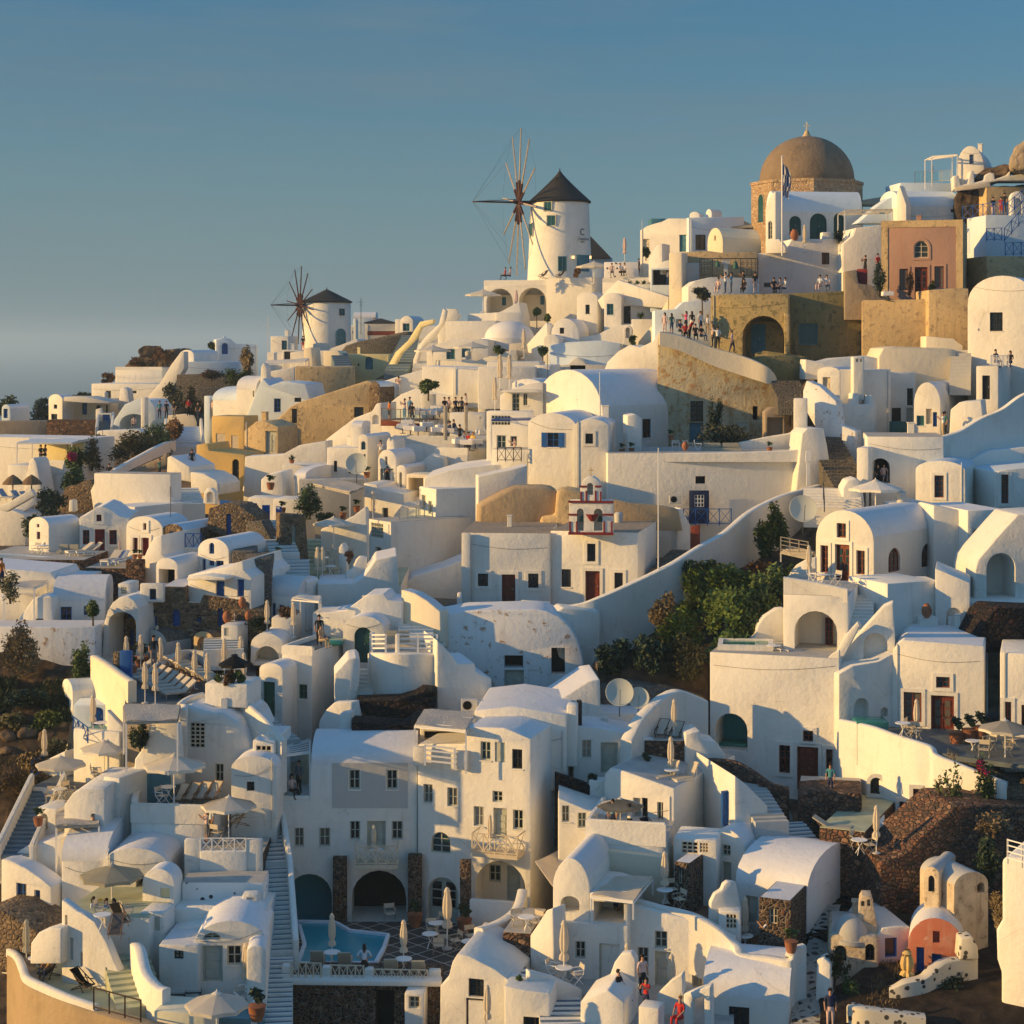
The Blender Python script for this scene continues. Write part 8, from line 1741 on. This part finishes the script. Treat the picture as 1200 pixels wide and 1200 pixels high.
PE='''187 563 158 photo cgreen cblack -60|man in green shirt photographing from the white terrace block
225 552 162 stand cblack cblack 20|person in black by the ochre arch steps
187 491 193 stand cteal cnavy 0|person in teal at the left end of the crowd path
195 491 193 stand cblack cblack 30|dark-clothed person second from left on the crowd path
204 490 194 stand cblack cgrey -30|dark-clothed person third on the crowd path
221 488 195 stand cred cblack 10|person in red top on the crowd path
232 492 192 walk cblack cnavy -20|person walking down at the right end of the crowd path
249 490 190 stand cpale cgrey -40|fair-skinned person beside the blue-trimmed block
128 562 164 sit cblack cblack 0|person in black sitting on the low parapet
157 503 194 sit cpale cgrey 0|person seated inside the arched pavilion
48 539 173 sit cblack cblack 40|seated visitor left under the pergola
53 539 173 sit cnavy cblack -40|seated visitor right under the pergola
355 411 236 stand cblack cred 0|red-trousered person below the small windmill
467 464 178 photo cpale cwhite -30|person in pale shirt pointing a camera on the white slope
456 492 165.5 stand corange cblack -60|woman in orange dress at the deck corner
474 492 165 photo cpale cblue -50|man in white and blue leaning at the deck rail
480 490 166 stand cblue cdenim -40|man in blue shirt behind the deck rail
483 497 163.8 stand cblack cblack 170|person in black at the deck rail with back turned
521 484 166 sit cblack cblack 30|seated guest at far left of the upper long table
526 484 166 sit cpale ctan -30|seated guest second at the upper long table
534 484 166 sit cnavy cblack 20|seated guest third at the upper long table
541 484 166 sit cnavy cblack -20|seated guest fourth at the upper long table
546 486 165.5 stand cwhite cblack 60|waiter in white shirt by the right timber post
527 513 158.5 sit cnavy cblack -60|guest in navy leaning at the left timber post
532 511 159 sit cnavy cwhite 60|man in navy jacket at the post table
539 517 157.5 sit cblack cblack 150|guest in black with back turned near the posts
544 525 155.5 sit clight cblack 40|guest in light shirt at the lower restaurant terrace
549 526 155.3 sit cred cblack -20|guest in red at the lower restaurant terrace
554 526 155 sit cyellow cgrey -40|blond guest in yellow at the lower restaurant terrace
446 541 152 photo cwhite ctan 0|woman taking a picture beside the arched tower house
454 572 150.2 photo cblack cblack 0|woman in black photographing from the suite doorway
603 541 142.5 photo cpale cpale -80|person leaning over the small crossed-rail balcony
717 324 197 sit cpale cgrey 0|seated visitor left on the upper white terrace
727 324 197 sit cwhite cblack 30|seated visitor in white on the upper white terrace
732 324 197 sit cwhite cblack -30|second seated visitor in white on the upper white terrace
749 324 196 stand cblack cblack 90|waiter in black at the windmill cafe
782 337 188 photo cwhite cdenim -60|photographer in a pale cap under the cafe awning
779 390 160 stand cpale cpale -30|woman in pale pink dress at the left of the viewpoint crowd
787 391 159.5 stand cgreen cdenim 200|man in dark green shirt next to the pink dress
804 388 162 photo cpink cblack -60|woman in a bright pink top
811 388 163 stand cblack cwhite 180|woman in black strap top and white skirt
821 390 162 stand cwhite cdenim 30|man in white shirt under the olive tree
829 392 162 stand cwhite ctan -20|blond woman in white beside the ochre ruin
797 394 158.6 sit cdenim cblack 30|seated person in denim in the viewpoint crowd
803 397 158 sit cred cblack 0|seated person in red in the viewpoint crowd
808 398 158 bend cred cblack 60|bending person in dark red in the viewpoint crowd
815 399 157.6 sit cblack cblack 0|seated person in black beside the coping
822 400 157.6 sit cblack cdenim 40|second seated person in black beside the coping
835 407 156 stand cpale cblack -90|person half hidden behind the man with a backpack
841 409 155.6 point cwhite cblack 180|man in white shirt with a backpack pointing right
858 414 155 walk cpale cnavy 70|man in pink shirt carrying a backpack on the coping path
842 344 165 sit cpale cpale -30|person crouching at the left end of the ruin roof
850 344 165 photo cwhite cdenim -90|person in white photographing on the ruin roof
857 344 165 photo cblue cdenim -90|man in blue shirt photographing on the ruin roof
871 342 166 photo cblack cblack -60|man in black with a white cap on the ruin roof
872 344 164.6 sit cblack cblack -30|woman in a black top seated on the ruin roof
885 344 165 stand cblack cpale 20|person in black vest at the right of the roof group
907 344 164.6 sit cblack cblack 0|small dark-haired person on the ruin roof
914 344 164.5 sit cdenim cblack -70|person leaning beside the blue-shirted man
920 344 164.4 sit clight cdenim -70|person in light blue lying back on the ruin roof
961 341 164 sit clight cpale -40|seated person in blue-grey by the slot window wall
969 341 164 sit cwhite cdenim 0|seated person in white by the slot window wall
997 341 163.5 sit cwhite cwhite -30|crouched person in white near the red gate
1001 341 163.6 sit cpale cgrey 60|person crouched beside the one in white near the red gate
1014 324 166 photo cblack cblack -60|person in black raising arms above the red gate
1029 322 165 stand cred cblack 30|person in red at the corner of the pink house
1164 254 177 stand cblack cpale 20|person with dark hair at the blue railing
1173 252 177.5 stand cred cred 0|person in red dress at the blue railing
1177 249 178 stand cblack cnavy -30|person in black at the blue railing kiosk
1167 431 143 sit cblack cblack 30|man in black sitting at the white balustrade
1184 431 143 sit cblack cnavy -30|long-haired woman in black at the white balustrade
1105 513 137 photo cwhite ctan -90|man in striped white shirt holding a camera
1107 512 138 stand cgreen cblack -60|man in dark green behind the striped one
1029 566 135 sit cblack cblack 0|person seated in the arched snack window
1036 566 135 sit cpale cgrey 0|second person seated in the arched snack window
374 757 112.6 stand cblack cblack 10|man in black standing on the cream house roof
376 759 112 sit ctan ctan 60|seated companion at the feet of the man in black
180 783 106.8 stand cblack cgrey 20|person in black among the closed parasols
242 987 97.5 photo cpale cgrey -60|woman in a grey dress photographing at the white railing
247 982 98 stand clight cblack -50|man in light blue shirt behind the woman in grey
350 931 dine stand cgrey cblack -30|standing waiter on the small dining balcony
342 935 dine sit cpale cblack 40|woman in pink seated on the small dining balcony
427 1148 90.4 hips clight cblack 180|long-haired woman in a light top by the pool
125 1084 91.6 sit cblue cpale 40|friend in blue seated under the beige parasol
133 1084 92 sit corange ctan -30|friend in orange leaning back under the beige parasol
110 1082 91.8 sit clight clight 60|friend in white lying by the yellow cushion
57 1146 corn sit cyellow cgrey -30|person in yellow on the corner terrace chair
109 986 97.5 sit cteal cnavy 40|person in teal beneath the reed mat roof
718 976 96.2 stand cblue cnavy -20|woman in blue on the rounded balcony
738 981 95.9 photo cwhite cblack 150|woman in white top photographing under the parasol
722 1080 92.8 sit cnavy cblack 60|diner in navy inside the cafe bay
730 1084 92.3 sit ctan ctan -60|diner in tan inside the cafe bay
898 1118 tf2 photo cwhite cdenim -90|man in white t-shirt sitting with raised hands
973 932 101.2 stand cteal cnavy -30|woman in teal top behind the stone terrace box
725 1172 86.2 sit cblack cblack 60|dark-clothed visitor bending over the bottom table
753 1166 86.5 stand cpale cblack 30|visitor with a bun behind the bottom table
757 1190 84.8 photo cred cnavy -30|woman in red top and navy skirt near the bottom
797 1204 83.4 sit cred cred -40|person in red floral cut by the bottom edge
973 1207 84.2 stand cnavy cpale 0|person in a dark vest on the pebbled path
514 1078 101.5 stand cwhite cblack 0|waiter in white shirt inside the fan-light door'''
for ln in PE.split('\n'):
 a,lab=ln.split('|');x,y,D,k,t,l,rz=a.split()
 if k=='x' or D=='0':continue
 fem=any(w in lab for w in('woman','dress','skirt','friend'));bl='blond' in lab
 person(float(x),float(y),float(D)if D[0].isdigit()else D,lab,k,t,l,float(rz),hair='blondhair' if bl or 'floral' in lab else 'hair',s=.95 if fem else 1.03,long=fem or bl,skirt='dress' in lab or 'skirt' in lab,bare=not('jacket' in lab or 'waiter' in lab))
def cushion(label,x,y,D,m):
 bm=bmesh.new();box(bm,-.25,.25,-.08,.08,0,.4);bmesh.ops.bevel(bm,geom=bm.edges[:],offset=.06,segments=2,affect='EDGES');o=mesh_ob('cushion',bm,m,None,40);o.location=P(x,y,D);o.rotation_euler=(-.5,0,.3);tag(o,label,'cushion')
cushion('yellow cushion on the white daybed',115,1063,92.6,'cyellow')
RD2=random.Random(11)
for i,(h,fr,ul,ur,L,zt)in enumerate(H):
 W_=ur-ul
 if h.get('category')!='house' or W_<2.2 or L<3.5 or not zt:continue
 q=RD2.random();m=h['wm']
 if q<.28:
  x,y=RD2.uniform(ul+.5,ur-.5),RD2.uniform(L*.45,L-.6);bm=bmesh.new();s=RD2.uniform(.16,.26);box(bm,x-s,x+s,y-s,y+s,zt-.3,zt+.75);box(bm,x-s-.05,x+s+.05,y-s-.05,y+s+.05,zt+.75,zt+.82);bmesh.ops.bevel(bm,geom=bm.edges[:],offset=.02,segments=1,affect='EDGES');mesh_ob('chimney',bm,m,h)
 elif q<.45:
  x,y=RD2.uniform(ul+.4,ur-.4),RD2.uniform(L*.5,L-.5);bm=bmesh.new();bar(bm,(x,y,zt-.2),(x,y,zt+2.0),.025)
  for k in range(5):bar(bm,(x-.3+k*.05,y,zt+1.3+k*.14),(x+.3-k*.05,y,zt+1.3+k*.14),.012,n=3)
  mesh_ob('aerial',bm,'iron',h)
 elif q<.58:
  x,y=RD2.uniform(ul+.6,ur-.6),RD2.uniform(L*.5,L-.7);bm=bmesh.new();lathe(bm,[(.3,zt-.1),(.32,zt+.6),(.2,zt+.72),(.05,zt+.74)],14,(x,y,0));mesh_ob('water_tank',bm,'acgrey',h,40)
 if RD2.random()<.5:
  x=RD2.choice((ul+.25,ur-.25));bm=bmesh.new();bar(bm,(x,-.05,-1),(x,-.05,zt-.2),.03,n=5);bar(bm,(x,-.05,zt-.2),(x,.15,zt-.1),.03,n=5);mesh_ob('drainpipe',bm,'whitepaint' if RD2.random()<.7 else 'acgrey',h)
 if RD2.random()<.45:
  a,b=Vector((ul+.2,-.03,zt-RD2.uniform(.4,1.2))),Vector((ur-.2,-.03,zt-RD2.uniform(.4,1.2)));bm=bmesh.new()
  for k in range(8):t0,t1=k/8,(k+1)/8;bar(bm,a.lerp(b,t0)-Vector((0,0,.25*math.sin(math.pi*t0))),a.lerp(b,t1)-Vector((0,0,.25*math.sin(math.pi*t1))),.010,n=3)
  mesh_ob('cable',bm,'iron',h)
